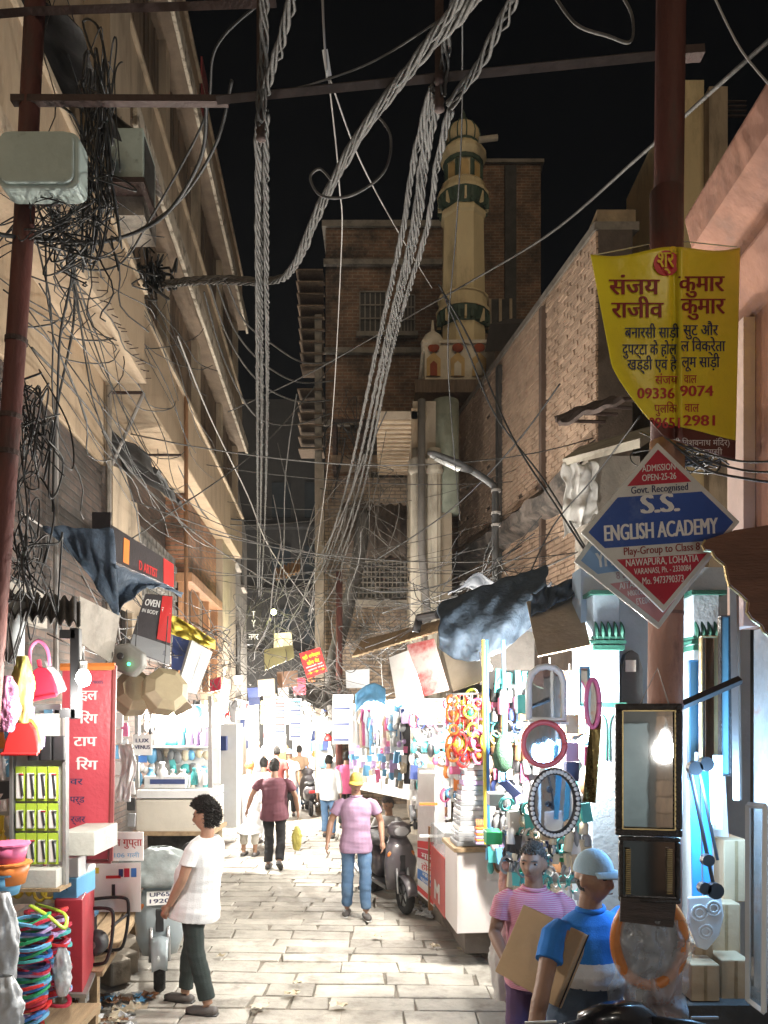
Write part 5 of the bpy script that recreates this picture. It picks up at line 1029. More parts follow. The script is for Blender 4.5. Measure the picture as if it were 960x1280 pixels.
# ================================================================ RIGHT SIDE
# mirror shop: building behind (pale blue gate front with green ornaments)
mg = thing('gate_front', 'pale blue gateway front with green painted ornaments behind the right pole', 'building', P(790, 1100, 6.2))
D = 6.2; gb = mk('pale_blue_wash', (.33, .42, .52), .8, .1, 3, .15); gg = mk('green_trim', (.008, .07, .055), .6)
X = lambda px, d=D: P(px, 0, d).x; Z = lambda py, d=D: P(0, py, d).z
B().bb(X(738), X(960), D + .3, D + .6, .12, Z(700)).build('wall', gb, mg)
for px in (742, 868):
    B().bb(X(px), X(px + 40), D + .05, D + .299, .12, Z(880)).build('pier', gb, mg, bevel=.01)
    B().bb(X(px + 3), X(px + 37), D + .08, D + .299, Z(878), Z(735)).build('pier', gb, mg, bevel=.01)
    for k, (a, b_, w) in enumerate(((884, 878, 1), (812, 806, 0), (804, 800, 1), (798, 795, 0), (742, 737, 1))): B().bb(X(px - w * 2), X(px + 40 + w * 2), D + .02, D + .29, Z(a), Z(b_)).build('band', gg, mg)
    for k in range(5):
        x = X(px + 4 + 8 * k); B().tube(spl([V(x, D + .05, Z(806)), V(x + .012, D + .03, Z(790)), V(x, D + .05, Z(776))], 4), [.004 + .016 * math.sin(i / 8 * math.pi) for i in range(9)], 6).build('leaf', gg, mg)
    for k in (0, 1):
        x = X(px + 10 + 20 * k); B().tube(spl([V(x - .05, D + .045, Z(950)), V(x - .05, D + .045, Z(905)), V(x, D + .045, Z(892)), V(x + .05, D + .045, Z(905)), V(x + .05, D + .045, Z(950))], 4), .006, 5).build('painted_arch', gg, mg)
n_ = [V(X(786), D + .2, Z(960)), V(X(814), D + .2, Z(960)), V(X(814), D + .2, Z(835)), V(X(808), D + .2, Z(815)), V(X(800), D + .2, Z(810)), V(X(792), D + .2, Z(815)), V(X(786), D + .2, Z(835))]
B().poly(n_, V(0, .09, 0)).build('niche', mk('niche_dark', (.05, .06, .07), .5), mg)
B().bb(X(791), X(804), D + .18, D + .199, Z(838), Z(823)).build('switch_plate', PL['white'], mg)
# mirrors
def frame_rect(name, label, c, w, h, fw, fm, D, glass=mirror, tilt=0, rz=0, inner=None, group=None):
    t = thing(name, label, 'mirror' if glass is mirror else 'frame', P(c[0], c[1] + h / 2, D), group=group); s_ = D / F; C = P(*c, D); m = Euler((tilt, 0, rz)).to_matrix(); W, H, fw = w * s_, h * s_, fw * s_
    B().box(C, (W - fw, .012, H - fw), m).build('glass', glass, t)
    B().box(C + m @ V(0, .014, 0), (W - .01, .012, H - .01), m).build('backing', PL['brown'], t)
    for (dx, dz, sx, sz) in ((0, H / 2 - fw / 2, W, fw), (0, -H / 2 + fw / 2, W, fw), (-W / 2 + fw / 2, 0, fw, H - 2 * fw), (W / 2 - fw / 2, 0, fw, H - 2 * fw)):
        B().box(C + m @ V(dx, -.012, dz), (sx - .0005, .035, sz), m).build('frame_rail', fm, t, bevel=.008)
        if inner:
            k = .5 if sx > sz else 1
            B().box(C + m @ V(dx * (1 - fw / max(abs(dx) * 2, .01)) if dx else 0, -.031, dz * (1 - fw / max(abs(dz) * 2, .01)) if dz else 0), (sx - 2 * fw if sx > sz else .006, .004, sz if sz > sx else .006), m).build('gilt_line', inner, t)
    return t
dark_fr = mk('dark_carved_frame', (.04, .032, .028), .4, .3, 20, .8, 60); gilt = mk('gilt', (.5, .38, .18), .35, .1, metal=.6)
fm_ = frame_rect('framed_mirror', 'large dark carved mirror hanging on the right pole', (810, 962), 80, 165, 9, dark_fr, 3.44, inner=gilt, rz=R(-12))
for k in range(26):
    for sx in (-1, 1): B().ball(P(810 + sx * 35.5, 886 + k * 6.1, 3.415 - sx * .027), .008, 6, 4).build('bead', dark_fr, fm_)
B().tube([P(800, 880, 3.44), P(822, 835, 3.52), P(836, 880, 3.44)], .003, 4).build('cord', pale_wire, fm_)
f2 = frame_rect('framed_mirror', 'second dark frame with a ribbed gilt border below the large mirror', (811, 1086), 74, 82, 6, dark_fr, 3.46, glass=mk('dark_mirror', (.22, .2, .2), .06, .03, metal=1, bump=0), rz=R(-12))
for k in range(22):
    for sx in (-1, 1): B().box(P(811 + sx * 26, 1062 + k * 2.6, 3.435 - sx * .02), (.022, .012, .005)).build('rib', gilt, f2)
quad_board('wood_sheet', 'dark wood grained sheet with a white edge under the frames', 'sheet', [(776, 1122, 3.44), (846, 1126, 3.44), (842, 1160, 3.44), (775, 1152, 3.44)], mk('dark_woodgrain', (.06, .04, .032), .5, .5, 6, .2, 30, stretch=(1, 1, 8)))
rg = thing('orange_ring', 'orange oval mirror frame wrapped in clear plastic hanging lowest on the pole', 'mirror', P(812, 1260, 3.45))
c = P(812, 1176, 3.49); pts = [c + V(.155 * math.cos(a), 0, .20 * math.sin(a)) for a in [2 * math.pi * k / 40 for k in range(41)]]
B().tube(pts, .026, 10).build('ring', mk('orange_plastic_frame', (.62, .22, .06), .35, .15, 6), rg, smooth=True)
B().lathe([(.14, 0), (.14, .006)], c + V(0, .02, 0), 28, sy=1.3, rot=Matrix.Rotation(R(90), 3, 'X')).build('glass', mk('wrapped_mirror', (.4, .41, .42), .2, .2, 8, .6, 18, metal=.7), rg)
def wrap(u, v):
    return P(768 + 94 * u - 6 * v * (1 - u) + 4 * math.sin(v * 6), 1150 + 125 * v, 3.45 + .04 * abs(u - .5)) + V(.02 * noise.noise(V(u * 7, v * 5, 1)), .05 * noise.noise(V(u * 8, v * 6, 3)), 0)
B().grid(wrap, 30, 36).build('plastic_wrap', mk('crinkled_wrap', (.7, .74, .8), .15, .1, 8, .8, 22, alpha=.33), rg, smooth=True)
def oval(name, label, c, rx, rz_, D, fw, fm, glass=mirror, beads=0, bm_=None):
    t = thing(name, label, 'mirror', P(c[0], c[1] + rz_, D)); s_ = D / F; C = P(*c, D)
    B().tube([C + V(rx * s_ * math.cos(a), 0, rz_ * s_ * math.sin(a)) for a in [2 * math.pi * k / 44 for k in range(45)]], fw * s_, 8).build('ring', fm, t, smooth=True)
    B().poly([C + V((rx) * s_ * math.cos(a), .01, (rz_) * s_ * math.sin(a)) for a in [2 * math.pi * k / 40 for k in range(40)]], V(0, .01, 0)).build('glass', glass, t)
    for k in range(beads):
        a = 2 * math.pi * k / beads; B().ball(C + V(rx * s_ * math.cos(a), -fw * s_ * .8, rz_ * s_ * math.sin(a)), fw * s_ * .62, 8, 5).build('bead', bm_, t)
    return t
oval('oval_mirror', 'oval mirror with a black frame of pearl beads among the hanging mirrors', (693, 1004), 29, 40, 5.5, 4.6, PL['black'], beads=40, bm_=PL['white'])
oval('round_mirror', 'round mirror with a red-pink plastic rim under the lit bulbs', (680, 930), 26, 27, 5.6, 3.6, pc('coral', (.62, .12, .14)))
oval('narrow_oval_mirror', 'narrow oval mirror with a bright pink rim seen edge on', (741, 879), 8.5, 30, 5.5, 3, PL['pink'])
am = thing('arched_mirror', 'white arch topped bathroom mirror with a shelf below', 'mirror', P(683, 905, 5.7)); s_ = 5.7 / F; c = P(683, 868, 5.7)
arch = [c + V(a * s_, 0, b_ * s_) for a, b_ in ((-22, -32), (22, -32), (22, 14), (18, 26), (10, 33), (0, 35), (-10, 33), (-18, 26), (-22, 14))]
B().tube(arch + arch[:1], .025, 8).build('rim', PL['white'], am, smooth=True); B().poly(arch, V(0, .01, 0)).build('glass', mirror, am); B().box(c + V(0, -.04, -36 * s_), (48 * s_, .12, .02)).build('ledge', PL['white'], am)
quad_board('gold_panel', 'tall gold mirror strip beside the pink oval mirror', 'mirror', [(738, 895, 5.55), (752, 895, 5.5), (744, 1004, 5.5), (728, 1002, 5.55)], mk('gold_mirror', (.6, .48, .2), .12, .1, metal=1, bump=.1))
frame_rect('small_blue_frame', 'small blue framed mirror high beside the bulbs', (730, 858), 14, 50, 2.5, PL['sky'], 5.7)
for k, (px, py, m_) in enumerate(((716, 905, 'cream'), (716, 940, 'lilac'), (716, 965, 'navy'), (739, 945, 'pink'), (700, 890, 'white'), (655, 880, 'teal'))):
    cuboid('carton_box', f'{m_} packet box hanging among the mirrors, {"upper" if py < 935 else "lower"} row', 'box', P(px - 8, py + 12, 5.8), P(px + 8, py - 12, 5.9), PL[m_])
wl = mk('bright_partition', (.42, .42, .43), .8, .06)
quad_board('partition', 'white lit partition behind the hanging mirrors', 'partition', [(608, 838, 7.2), (740, 838, 6.4), (740, 1100, 6.4), (608, 1100, 7.2)], wl, .03)
for k in range(7):
    for j in range(2): goods('on the mirror stall shelf', P(640, 0, 6.1).x + j * .35, P(720, 0, 6.1).x - .2 + j * .2, 6.05 + .12 * j, P(0, 1100 - k * 12 - j * 9, 6.1).z, .09, ['white', 'white', 'grey', 'teal', 'white', 'lilac', 'green'], .1, .9, .08, .2)
for py in (1040, 1070, 1102): tag(B().bb(P(636, 0, 6.0).x, P(735, 0, 6.0).x, 6.0, 6.35, P(0, py, 6).z - .015, P(0, py, 6).z).build('shelf_board', steel), {1040: 'top', 1070: 'middle', 1102: 'lowest'}[py] + ' steel shelf under the oval mirror', 'shelf')
# dense small goods pegged on walls
PEG = {}
def peg_mesh(kind, c):
    if (kind, c) not in PEG:
        b_ = B()
        if kind == 'packet': b_.box((0, 0, 0), (.08, .03, .11)); 
        elif kind == 'card': b_.box((0, 0, 0), (.06, .012, .12)); b_.ball((0, -.012, -.015), .022, 7, 5, sy=.6, sz=1.4)
        elif kind == 'bottle': b_.lathe([(.028, -.06), (.03, -.05), (.03, .02), (.012, .04), (.012, .055), (.016, .058), (.015, .07)], (0, 0, 0), 8)
        elif kind == 'coil': b_.tube([V(.045 * math.cos(a), .004 * a, .055 * math.sin(a)) for a in [2 * math.pi * k / 10 for k in range(21)]], .008, 5)
        else: b_.ball((0, 0, 0), .045, 9, 6, sy=.6, sz=1.2)
        PEG[(kind, c)] = b_.mesh(kind, PL[c], kind in ('bottle', 'coil', 'pouch'))
    return PEG[(kind, c)]
def pegwall(place, q4, nx, ny, cols, kinds=('packet', 'card', 'bottle', 'coil', 'pouch'), fill=.85, s0=1.0, off=.06, rows=True):
    f = qmap(q4, off)
    for j in range(ny):
        kd = rnd.choice(kinds); base = rnd.choice(cols)
        for i in range(nx):
            if rnd.random() > fill: continue
            if rnd.random() < .3: kd = rnd.choice(kinds)
            c_ = base if rnd.random() < .45 else rnd.choice(cols)
            o = obj('hanging_' + kd if kd != 'pouch' else 'pouch', peg_mesh(kd, c_)); o.location = f((i + .5 + rnd.uniform(-.25, .25)) / nx, (j + .5 + rnd.uniform(-.2, .2)) / ny, rnd.uniform(-60, 60)); s_ = s0 * rnd.uniform(.75, 1.35)
            o.scale = (s_ * rnd.uniform(.8, 1.25), s_, s_ * rnd.uniform(.8, 1.4)); o.rotation_euler = (rnd.uniform(-.15, .15), rnd.uniform(-.15, .15), rnd.uniform(-.5, .5))
            tag(o, f'small {c_} {kd} {place}', kd, f'small goods {place}')
PALE = ['white', 'white', 'lilac', 'teal', 'cream', 'pink', 'grey', 'sky', 'navy', 'white', 'black', 'brown']
pegwall('on the wall behind the hanging mirrors', [(612, 845, 7.17), (738, 845, 6.4), (738, 1090, 6.4), (612, 1090, 7.17)], 13, 17, PALE)
pegwall('among the mirror stall racks', [(632, 1000, 6.0), (735, 1010, 5.9), (735, 1125, 5.9), (632, 1120, 6.0)], 11, 8, ['white', 'grey', 'grey', 'white', 'cream', 'teal', 'black'], ('packet', 'packet', 'coil', 'bottle'), .9, .9)
pegwall('at the back of the cabinet stall', [(172, 885, 8.35), (262, 885, 8.35), (262, 985, 8.35), (172, 985, 8.35)], 11, 6, ['sky', 'teal', 'white', 'white', 'grey', 'cream', 'black'], ('packet', 'bottle', 'card', 'pouch'), .9, 1.0)
pegwall('above the kiosk tubs', [(560, 875, 7.6), (612, 875, 7.4), (612, 1000, 7.4), (560, 1000, 7.6)], 8, 9, ['white', 'lilac', 'pink', 'sky', 'white', 'orange', 'lime', 'red'], fill=.9)
pegwall('on the shelves of the white shelf rack', [(514, 878, 9.2), (560, 878, 9.2), (560, 1040, 9.2), (514, 1040, 9.2)], 7, 10, PALE, fill=.8)
pegwall('on the back wall of the hanger stall', [(-20, 890, 6.1), (80, 890, 6.1), (80, 1120, 6.1), (-20, 1120, 6.1)], 9, 11, ['sky', 'white', 'yellow', 'pink', 'orange', 'white', 'black', 'lime'])
pegwall('in front of the second left stalls', [(236, 880, 10.9), (292, 880, 14.2), (292, 1000, 14.2), (236, 1000, 10.9)], 10, 8, ['white', 'cream', 'grey', 'black', 'sky', 'red', 'white'], fill=.85, s0=1.2)
pegwall('across the clothes stall front', [(442, 900, 13.6), (514, 892, 10.8), (514, 985, 10.8), (442, 975, 13.6)], 16, 9, ['white', 'lilac', 'white', 'pink', 'grey', 'cream', 'sky', 'white'], ('card', 'packet', 'packet', 'pouch'), fill=.75, s0=1.0)
pegwall('at the far left shop fronts', [(286, 880, 19), (316, 884, 26), (316, 935, 26), (286, 945, 19)], 6, 5, ['white', 'red', 'cream', 'black', 'sky', 'navy'], fill=.7, s0=2.6)
pegwall('at the far right shop fronts', [(392, 880, 22), (420, 870, 17.5), (420, 960, 17.5), (392, 945, 22)], 6, 6, ['white', 'red', 'grey', 'black', 'sky', 'navy', 'orange'], fill=.7, s0=2.4)
# narrow mirrors right of the pole
for k, (c, w, h, m_, lab, D_) in enumerate((((885, 880), 22, 170, gilt, 'tall narrow gilt framed mirror right of the pole', 4.1), ((866, 900), 14, 150, PL['sky'], 'tall blue framed strip mirror just beside the pole', 4.3), ((905, 870), 14, 200, dark_fr, 'tall thin dark framed mirror near the pink wall', 4.0))):
    frame_rect('strip_mirror', lab, c, w, h, 2.2, m_, D_, glass=mirror if k == 0 else pc('aqua', (.16, .33, .40), .25))
for k, (px, D_) in enumerate(((862, 4.0), (876, 4.05))): quad_board('blue_glass_sheet', ('outer', 'inner')[k] + ' blue glass panel leaning under the strip mirrors', 'panel', [(px, 960, D_), (px + 12, 960, D_), (px + 16, 1130, D_ - .1), (px + 4, 1130, D_ - .1)], pc('glass_blue', (.05, .25, .5), .2))
quad_board('lit_board', 'white board lit by the bluish tube', 'board', [(868, 940, 4.15), (905, 940, 4.1), (915, 1120, 4.1), (868, 1120, 4.15)], PL['white'])
wd_ = thing('oval_plate', 'white embossed plastic plate with round ribs standing under the tube', 'plate', P(880, 1190, 3.8)); c = P(880, 1155, 3.8)
B().poly([c + V(a * .0039, 0, b_ * .0039) for a, b_ in ((-20, 34), (22, 36), (26, 10), (20, -15), (4, -34), (-8, -30), (-20, 0))], V(0, .02, 0)).build('plate', PL['white'], wd_, bevel=.008)
for (a, b_, r_) in ((-6, 14, 10), (12, 20, 9), (2, -10, 9)):
    for q_ in (1, .55): B().tube([c + V((a + r_ * q_ * math.cos(t)) * .0039, -.004, (b_ + r_ * q_ * math.sin(t)) * .0039) for t in [2 * math.pi * i / 20 for i in range(21)]], .005, 5).build('rib', PL['white'], wd_)
fan = thing('clip_lamp_arm', 'black jointed lamp arm with round clamps crossing the blue light', 'lamp arm', P(893, 1118, 3.75))
B().tube([P(862, 960, 3.75), P(893, 1112, 3.75)], .010, 8).build('arm', PL['black'], fan); B().tube([P(872, 955, 3.78), P(897, 1075, 3.78)], .008, 8).build('arm', PL['black'], fan)
for (px, py, r_) in ((868, 960, .035), (882, 955, .035), (884, 1075, .03), (893, 1113, .04), (880, 1110, .03)): B().lathe([(r_, -.02), (r_, .02)], P(px, py, 3.73), 14, rot=Matrix.Rotation(R(90), 3, 'X')).build('clamp', PL['black'], fan)
for k, (a, b_, c_, d_, D_, lab) in enumerate(((864, 900, 1252, 1206, 3.7, 'brown carton at the bottom of the mirror shop, outer one'), (902, 938, 1250, 1200, 3.75, 'brown carton at the bottom beside the glass door'), (890, 926, 1196, 1130, 3.9, 'brown carton standing behind the white plate'), (905, 936, 1128, 1050, 4.0, 'brown carton stacked highest by the pink wall'), (868, 892, 1204, 1180, 3.85, 'small brown carton under the white plate'))):
    cb_ = cuboid('carton_box', lab, 'box', P(a, b_ * 0 + c_, D_), P(b_, d_, D_ + .25), carton)
    B().bb(P((a + b_) / 2 - 2, 0, D_).x, P((a + b_) / 2 + 2, 0, D_).x, D_ - .002, D_ + .001, P(0, c_ - 1, D_).z, P(0, d_ + 1, D_).z).build('tape', mk('parcel_tape', (.3, .2, .1), .35), cb_)
tag(B().bb(1.42, 1.88, 3.66, 4.4, .121, P(0, 1253, 3.7).z).build('shade_block', dark_wall), 'dark block added for the black shade under the cartons of the mirror shop', 'plinth')  # dark block added to paint the black shade below the cartons
gd = thing('glass_door', 'white framed glass panel leaning at the right frame edge', 'door', P(946, 1262, 3.3))
q4 = [(936, 1006, 3.3), (958, 1008, 3.2), (956, 1265, 3.2), (936, 1250, 3.3)]; f = qmap(q4)
quad_board('pane', None, None, q4, mk('door_glass', (.3, .34, .36), .08, .1, alpha=.4, bump=0), .008, gd)
for a, b_ in (((0, 0), (0, 1)), ((1, 0), (1, 1)), ((0, 0), (1, 0)), ((0, 1), (1, 1))): B().tube([f(*a, 0), f(*b_, 0)], .013, 4).build('rail', PL['white'], gd)
# pale batten, rusted post and iron bracket by the pink wall
tag(B().tube([P(917, 690, 3.7), P(922, 1000, 3.7)], .022, 4).build('steel_post', steel), 'rusty upright steel post in front of the peeling wall', 'post')
tag(B().tube([P(852, 882, 3.6), P(925, 850, 3.62)], .022, 4).build('iron_bracket', PL['black']), 'black iron bracket running from the pole to the peeling wall', 'bracket')
# scalloped board
sb = thing('carved_board', 'brown scalloped wooden board with a pale edge at the right frame edge', 'board', P(930, 860, 3.2))
zp = [(240, 430), (225, 455), (235, 475), (268, 480), (285, 512), (330, 548), (340, 600), (352, 645), (400, 682), (440, 722), (434, 770), (456, 800), (500, 832), (515, 862), (560, 900), (640, 930), (640, 350), (527, 362), (370, 386)]
B().poly([P(820 + a / 3.76, 560 + b_ / 3.76, 3.2) for a, b_ in zp], V(0, .03, 0)).build('panel', mk('brown_board', (.155, .075, .045), .7, .25, 4, .25, 25, stretch=(1, 1, 5)), sb)
B().tube([P(820 + a / 3.76, 560 + b_ / 3.76, 3.2) + V(0, .015, 0) for a, b_ in zp[:16]], .007, 5).build('edge', gilt, sb)
# ---- kiosk counter
kx, ky = P(571, 0, 7.2).x, 7.2; m = Matrix.Rotation(R(6), 3, 'Z')
kk = thing('kiosk_counter', 'white kiosk counter with brown top and red side panel beside the lane', 'counter', V(kx, ky, .13))
wp_ = mk('white_laminate', (.66, .60, .58), .4, .04, 2, .03)
K = lambda a, b_, c_: V(kx, ky, 0) + m @ V(a, b_, c_)
def kbox(name, mat, x0, x1, y0, y1, z0, z1, par=kk, **k): return B().hexa([K(x0, y0, z0), K(x1, y0, z0), K(x1, y1, z0), K(x0, y1, z0), K(x0, y0, z1), K(x1, y0, z1), K(x1, y1, z1), K(x0, y1, z1)]).build(name, mat, par, **k)
kbox('front_cabinet', wp_, 0, .50, 0, .6, .36, 1.12, bevel=.006); kbox('counter_top', wood, -.03, .56, -.03, .62, 1.125, 1.165, bevel=.005)
rdp = kbox('side_panel', mk('red_panel_paint', (.5, .07, .06), .4, .1), 0, .45, .62, 1.5, .34, .95, bevel=.005); kbox('post', orange_wood, -.02, .03, 1.5, 1.55, .2, 1.15)
kbox('foot', mk('foot_stone', (.12, .10, .085), .9), .12, .4, .2, 1.4, .11, .35)
f = lambda u, v, l: K(-.006 + .0004 * -l * -1, 1.45 - .8 * u, .36 + .55 * v); letters([('M', .5, .1, .55, .42, .05)], lambda u, v, l: K(-.004 + .0004 * l * 1, 1.45 - .8 * u, .36 + .55 * v), white_p, kk)
kbox('glass_case', mk('case_glass', (.6, .65, .66), .1, .05, alpha=.5, bump=0), 0, .3, .65, 1.48, .96, 1.2)
for i in range(17):   # stacked flat boxes
    c_ = rnd.choice(['white', 'white', 'lilac', 'white', 'grey']); z = 1.168 + i * .048
    o = kbox('plastic_tub', clear if i % 3 else PL[c_], .02 + rnd.uniform(-.01, .01) + .004 * i, .30 + rnd.uniform(-.02, .02), .05, .4, z, z + .043, None, bevel=.006)
    tag(o, ('lowest', 'second', 'third', 'fourth', 'fifth', 'sixth', 'seventh', 'eighth', 'ninth', 'tenth', 'eleventh', 'twelfth', 'thirteenth', 'fourteenth', 'fifteenth', 'sixteenth', 'topmost')[i] + ' lidded plastic tub counting up the tall kiosk stack', 'tub', 'stacked plastic tubs on the kiosk')
for k, (px, m_) in enumerate(((600, 'orange'), (613, 'blue'), (626, 'pink'))):
    t = thing('comb_tray', f'tray of {m_} plastic trays stacked at the front of the kiosk counter', 'tray', P(px, 1056, 7.05))
    for j in range(6): B().box(P(px, 1053 - j * 3.6, 7.08), (.085, .1, .022), (0, 0, .1 * (j % 2))).build('tray', PL[m_ if j % 2 else 'lilac'], t, bevel=.004)
    for j in range(5): B().tube([P(px - 4 + 2 * j, 1032, 7.08), P(px - 4.5 + 2.2 * j, 1016 if k == 2 else 1024, 7.1)], .006, 5).build('comb', PL['orange' if k == 2 else m_], t)
# poster cabinet
pcab = thing('poster_cabinet', 'slim cabinet covered with a red and white Hindi poster next to the kiosk', 'cabinet', P(532, 1130, 8.7))
q4 = [(522, 1050, 9.0), (543, 1052, 8.6), (543, 1132, 8.6), (522, 1112, 9.0)]
B().hexa([P(522, 1116, 9.0), P(543, 1134, 8.6), P(556, 1120, 8.9), P(538, 1108, 9.3), P(522, 960, 9.0), P(543, 960, 8.6), P(556, 960, 8.9), P(538, 960, 9.3)]).build('case', PL['white'], pcab)
f = qmap(q4, .006)
for (v0, v1, m_) in ((.86, .99, 'red'), (.66, .84, 'crimson'), (.44, .64, 'white'), (.24, .44, 'blue'), (.0, .10, 'red')): B().add([f(.02, v0, 0), f(.98, v0, 0), f(.98, v1, 0), f(.02, v1, 0)], [(0, 1, 2, 3)]).build('poster_field', PL[m_], pcab)
letters([('मार', .6, .68, .15, .7, .03), ('का', .6, .36, .1, .6, .03), ('प्लास', .6, .25, .1, .8, .03)], lambda u, v, l: f(u, v, 3 + l), white_p, pcab); letters([('होल', .6, .48, .15, .7, .03)], lambda u, v, l: f(u, v, 3 + l), PL['red'], pcab)
for k in range(5): B().bb(P(523, 0, 8.8).x, P(545, 0, 8.8).x, 8.55, 8.58, P(0, 1046 - k * 40, 8.6).z, P(0, 1043 - k * 40, 8.6).z).build('shelf_edge', PL['orange'] if k == 1 else PL['white'], pcab)
sh = shelves('rack_shelves', 'white shelf rack of small packets behind the poster cabinet', P(516, 0, 9.3).x, P(562, 0, 9.3).x, 9.35, 1.15, 2.6, 5, .2, PL['white'])
for k in range(5): goods('on the white shelf rack', P(518, 0, 9.3).x, P(560, 0, 9.3).x, 9.36, 1.165 + .29 * k, .24, ['white', 'cream', 'white', 'sky', 'yellow', 'white', 'lilac', 'pink'], .1)
# hanging toys
TC = ['orange', 'yellow', 'green', 'pink', 'sky', 'lime', 'teal', 'red', 'lilac']
i = 0
for r_ in range(5):
    for k in range(5):
        cx_, cy_ = 566 + 11 * k + rnd.uniform(-3, 3), 876 + 17 * r_ + rnd.uniform(-4, 4); D_ = 7.2 + rnd.uniform(-.1, .15); c_ = TC[(i * 7 + r_) % 9]; i += 1
        c = P(cx_, cy_, D_); t = thing('hanging_toy', f"{c_} ring toy, {('top', 'second', 'third', 'fourth', 'lowest')[r_]} row over the kiosk, {('first', 'second', 'third', 'fourth', 'fifth')[k]} from the shelf rack", 'toy', c, group='toys hanging over the kiosk'); rr_ = rnd.uniform(.04, .075); el = rnd.uniform(1, 1.7)
        B().tube([c + V(rr_ * math.cos(a), .02 * math.sin(a * 2 + k), rr_ * el * math.sin(a)) for a in [2 * math.pi * q_ / 18 for q_ in range(19)]], .014, 6).build('ring', PL[c_], t, smooth=True)
        if (r_ + k) % 2: B().ball(c + V(0, -.01, -.01), rr_ * .55, 10, 6).build('ball', PL[TC[(i + 3) % 9]], t, smooth=True)
        B().tube([c + V(0, 0, rr_ * el), P(cx_, 868, D_)], .003, 4).build('string', pale_wire, t)
tag(B().tube([P(558, 868, 7.2), P(630, 866, 7.2)], .012, 6).build('hanging_rail', steel), 'steel rail the ring toys hang from', 'rail')
tag(B().ball(P(612, 910, 7.4), .1, 14, 8, sy=.5, sz=1).build('pink_sieve', PL['pink'], smooth=True), 'big pink round sieve hanging beside the ring toys', 'sieve')
cuboid('blue_crate', 'blue plastic crate perched above the tub stack', 'crate', P(567, 958, 7.5), P(592, 940, 7.7), PL['sky'])
cuboid('pink_crate', 'pink plastic crate under the blue crate', 'crate', P(562, 968, 7.45), P(596, 958, 7.7), PL['pink']); cuboid('green_tub', 'green tub beside the blue crate', 'tub', P(594, 955, 7.5), P(606, 938, 7.7), PL['green'])
for k, (px, m_, lab) in enumerate(((604, 'yellow', 'yellow upright pipe at the kiosk corner'), (608, 'blue', 'blue upright pipe beside the yellow one'), (629, 'sky', 'pale blue upright post of the mirror stall'))): tag(B().tube([P(px, 800, 6.8), P(px + 3, 1055 if k < 2 else 930, 6.8)], .016, 8).build('upright_pipe', PL[m_]), lab, 'post')
br = thing('bottle_brush', 'dark green bristle brush hanging by the blue post', 'brush', P(630, 960, 6.6)); B().lathe([(.02, -.16), (.075, -.12), (.085, 0), (.07, .08), (.02, .16)], P(629, 942, 6.6), 14).build('bristles', mk('green_bristle', (.05, .12, .07), .9, .4, 30, .8, 80), br, smooth=True); B().tube([P(629, 920, 6.6), P(629, 880, 6.6)], .012, 6).build('stick', PL['green'], br)
quad_board('price_board', 'tilted dark blue lettered board on the shelf left of the oval mirror', 'board', [(622, 978, 6.4), (634, 976, 6.3), (652, 992, 6.2), (642, 998, 6.3)], PL['navy'])
for k, (px, py, m_) in enumerate(((618, 1048, 'green'), (641, 1050, 'blue'), (622, 1000, 'grey'), (648, 1018, 'white'), (663, 1046, 'teal'))): cuboid('toy_box', f'{m_} toy box on the shelf behind the pink shirt man', 'box', P(px - 10, py + 8, 6.1), P(px + 10, py - 8, 6.3), PL[m_])
bag('clear_bag', 'clear bag of orange and red goods hanging by the kiosk side', 632, 1100, 6.0, 18, 46, mk('orange_goods', (.6, .3, .24), .4, .5, 12, .4), seed=31)
bag('white_sack', 'tall white sack standing between the kiosk and the pink shirt man', 628, 1185, 4.9, 34, 130, mk('white_woven', (.72, .7, .67), .7, .06, 4, .3), 'sack', 33)
# overhead on the right: tarps, plywood flaps, boards
def rt1(u, v):
    px = 548 + 136 * u; top = 757 - 50 * u ** .8; bot = top + (38 + 62 * math.sin(math.pi * (u * .92 + .04)) ** .7 * (1 - .25 * u)); py = top + (bot - top) * v
    return P(px, py, 7.7 - .55 * math.sin(v * 2.2) + .2 * u) + V(.03 * noise.noise(V(u * 5, v * 4, 2)), .10 * noise.noise(V(u * 3.5 + v * 2, v * 2.5, 5)) + .03 * noise.noise(V(u * 14 - v * 5, v * 3, 8)), .03 * noise.noise(V(u * 9, v * 5, 3)))
cloth('tarpaulin', 'big sagging blue tarpaulin slung under the brick wall', rt1, tarp, 60, 34)
def rt2(u, v): return P(664 + 60 * u, 742 - 22 * u + v * (30 - 10 * u), 7.0 - .3 * v) + V(0, .1 * noise.noise(V(u * 7, v * 3, 6)), .03 * noise.noise(V(u * 5, v * 3, 9)))
cloth('tarpaulin', 'small crumpled end of blue tarpaulin over the plywood flap', rt2, tarp, 30, 12)
def rt3(u, v): return P(560 + 130 * u, 742 - 20 * u - 16 * math.sin(u * 6) + 60 * v * u, 8.0 + .3 * v) + V(0, .1 * noise.noise(V(u * 7, v * 3, 6)), .06 * noise.noise(V(u * 5, v * 3, 9)))
cloth('dark_tarpaulin', 'dark tarpaulin heaped behind the sagging blue one', rt3, mk('dark_tarp', (.045, .05, .06), .7, .3, 5, .3), 30, 14)
quad_board('plywood_flap', 'plywood awning flap propped above the hanging mirrors', 'board', [(658, 752, 7.0), (722, 735, 7.0), (738, 806, 6.2), (672, 820, 6.2)], ply)
quad_board('plywood_flap', 'plywood flap hanging left below the sagging blue tarpaulin', 'board', [(552, 806, 7.9), (603, 818, 7.6), (606, 850, 7.4), (566, 864, 7.5)], ply)
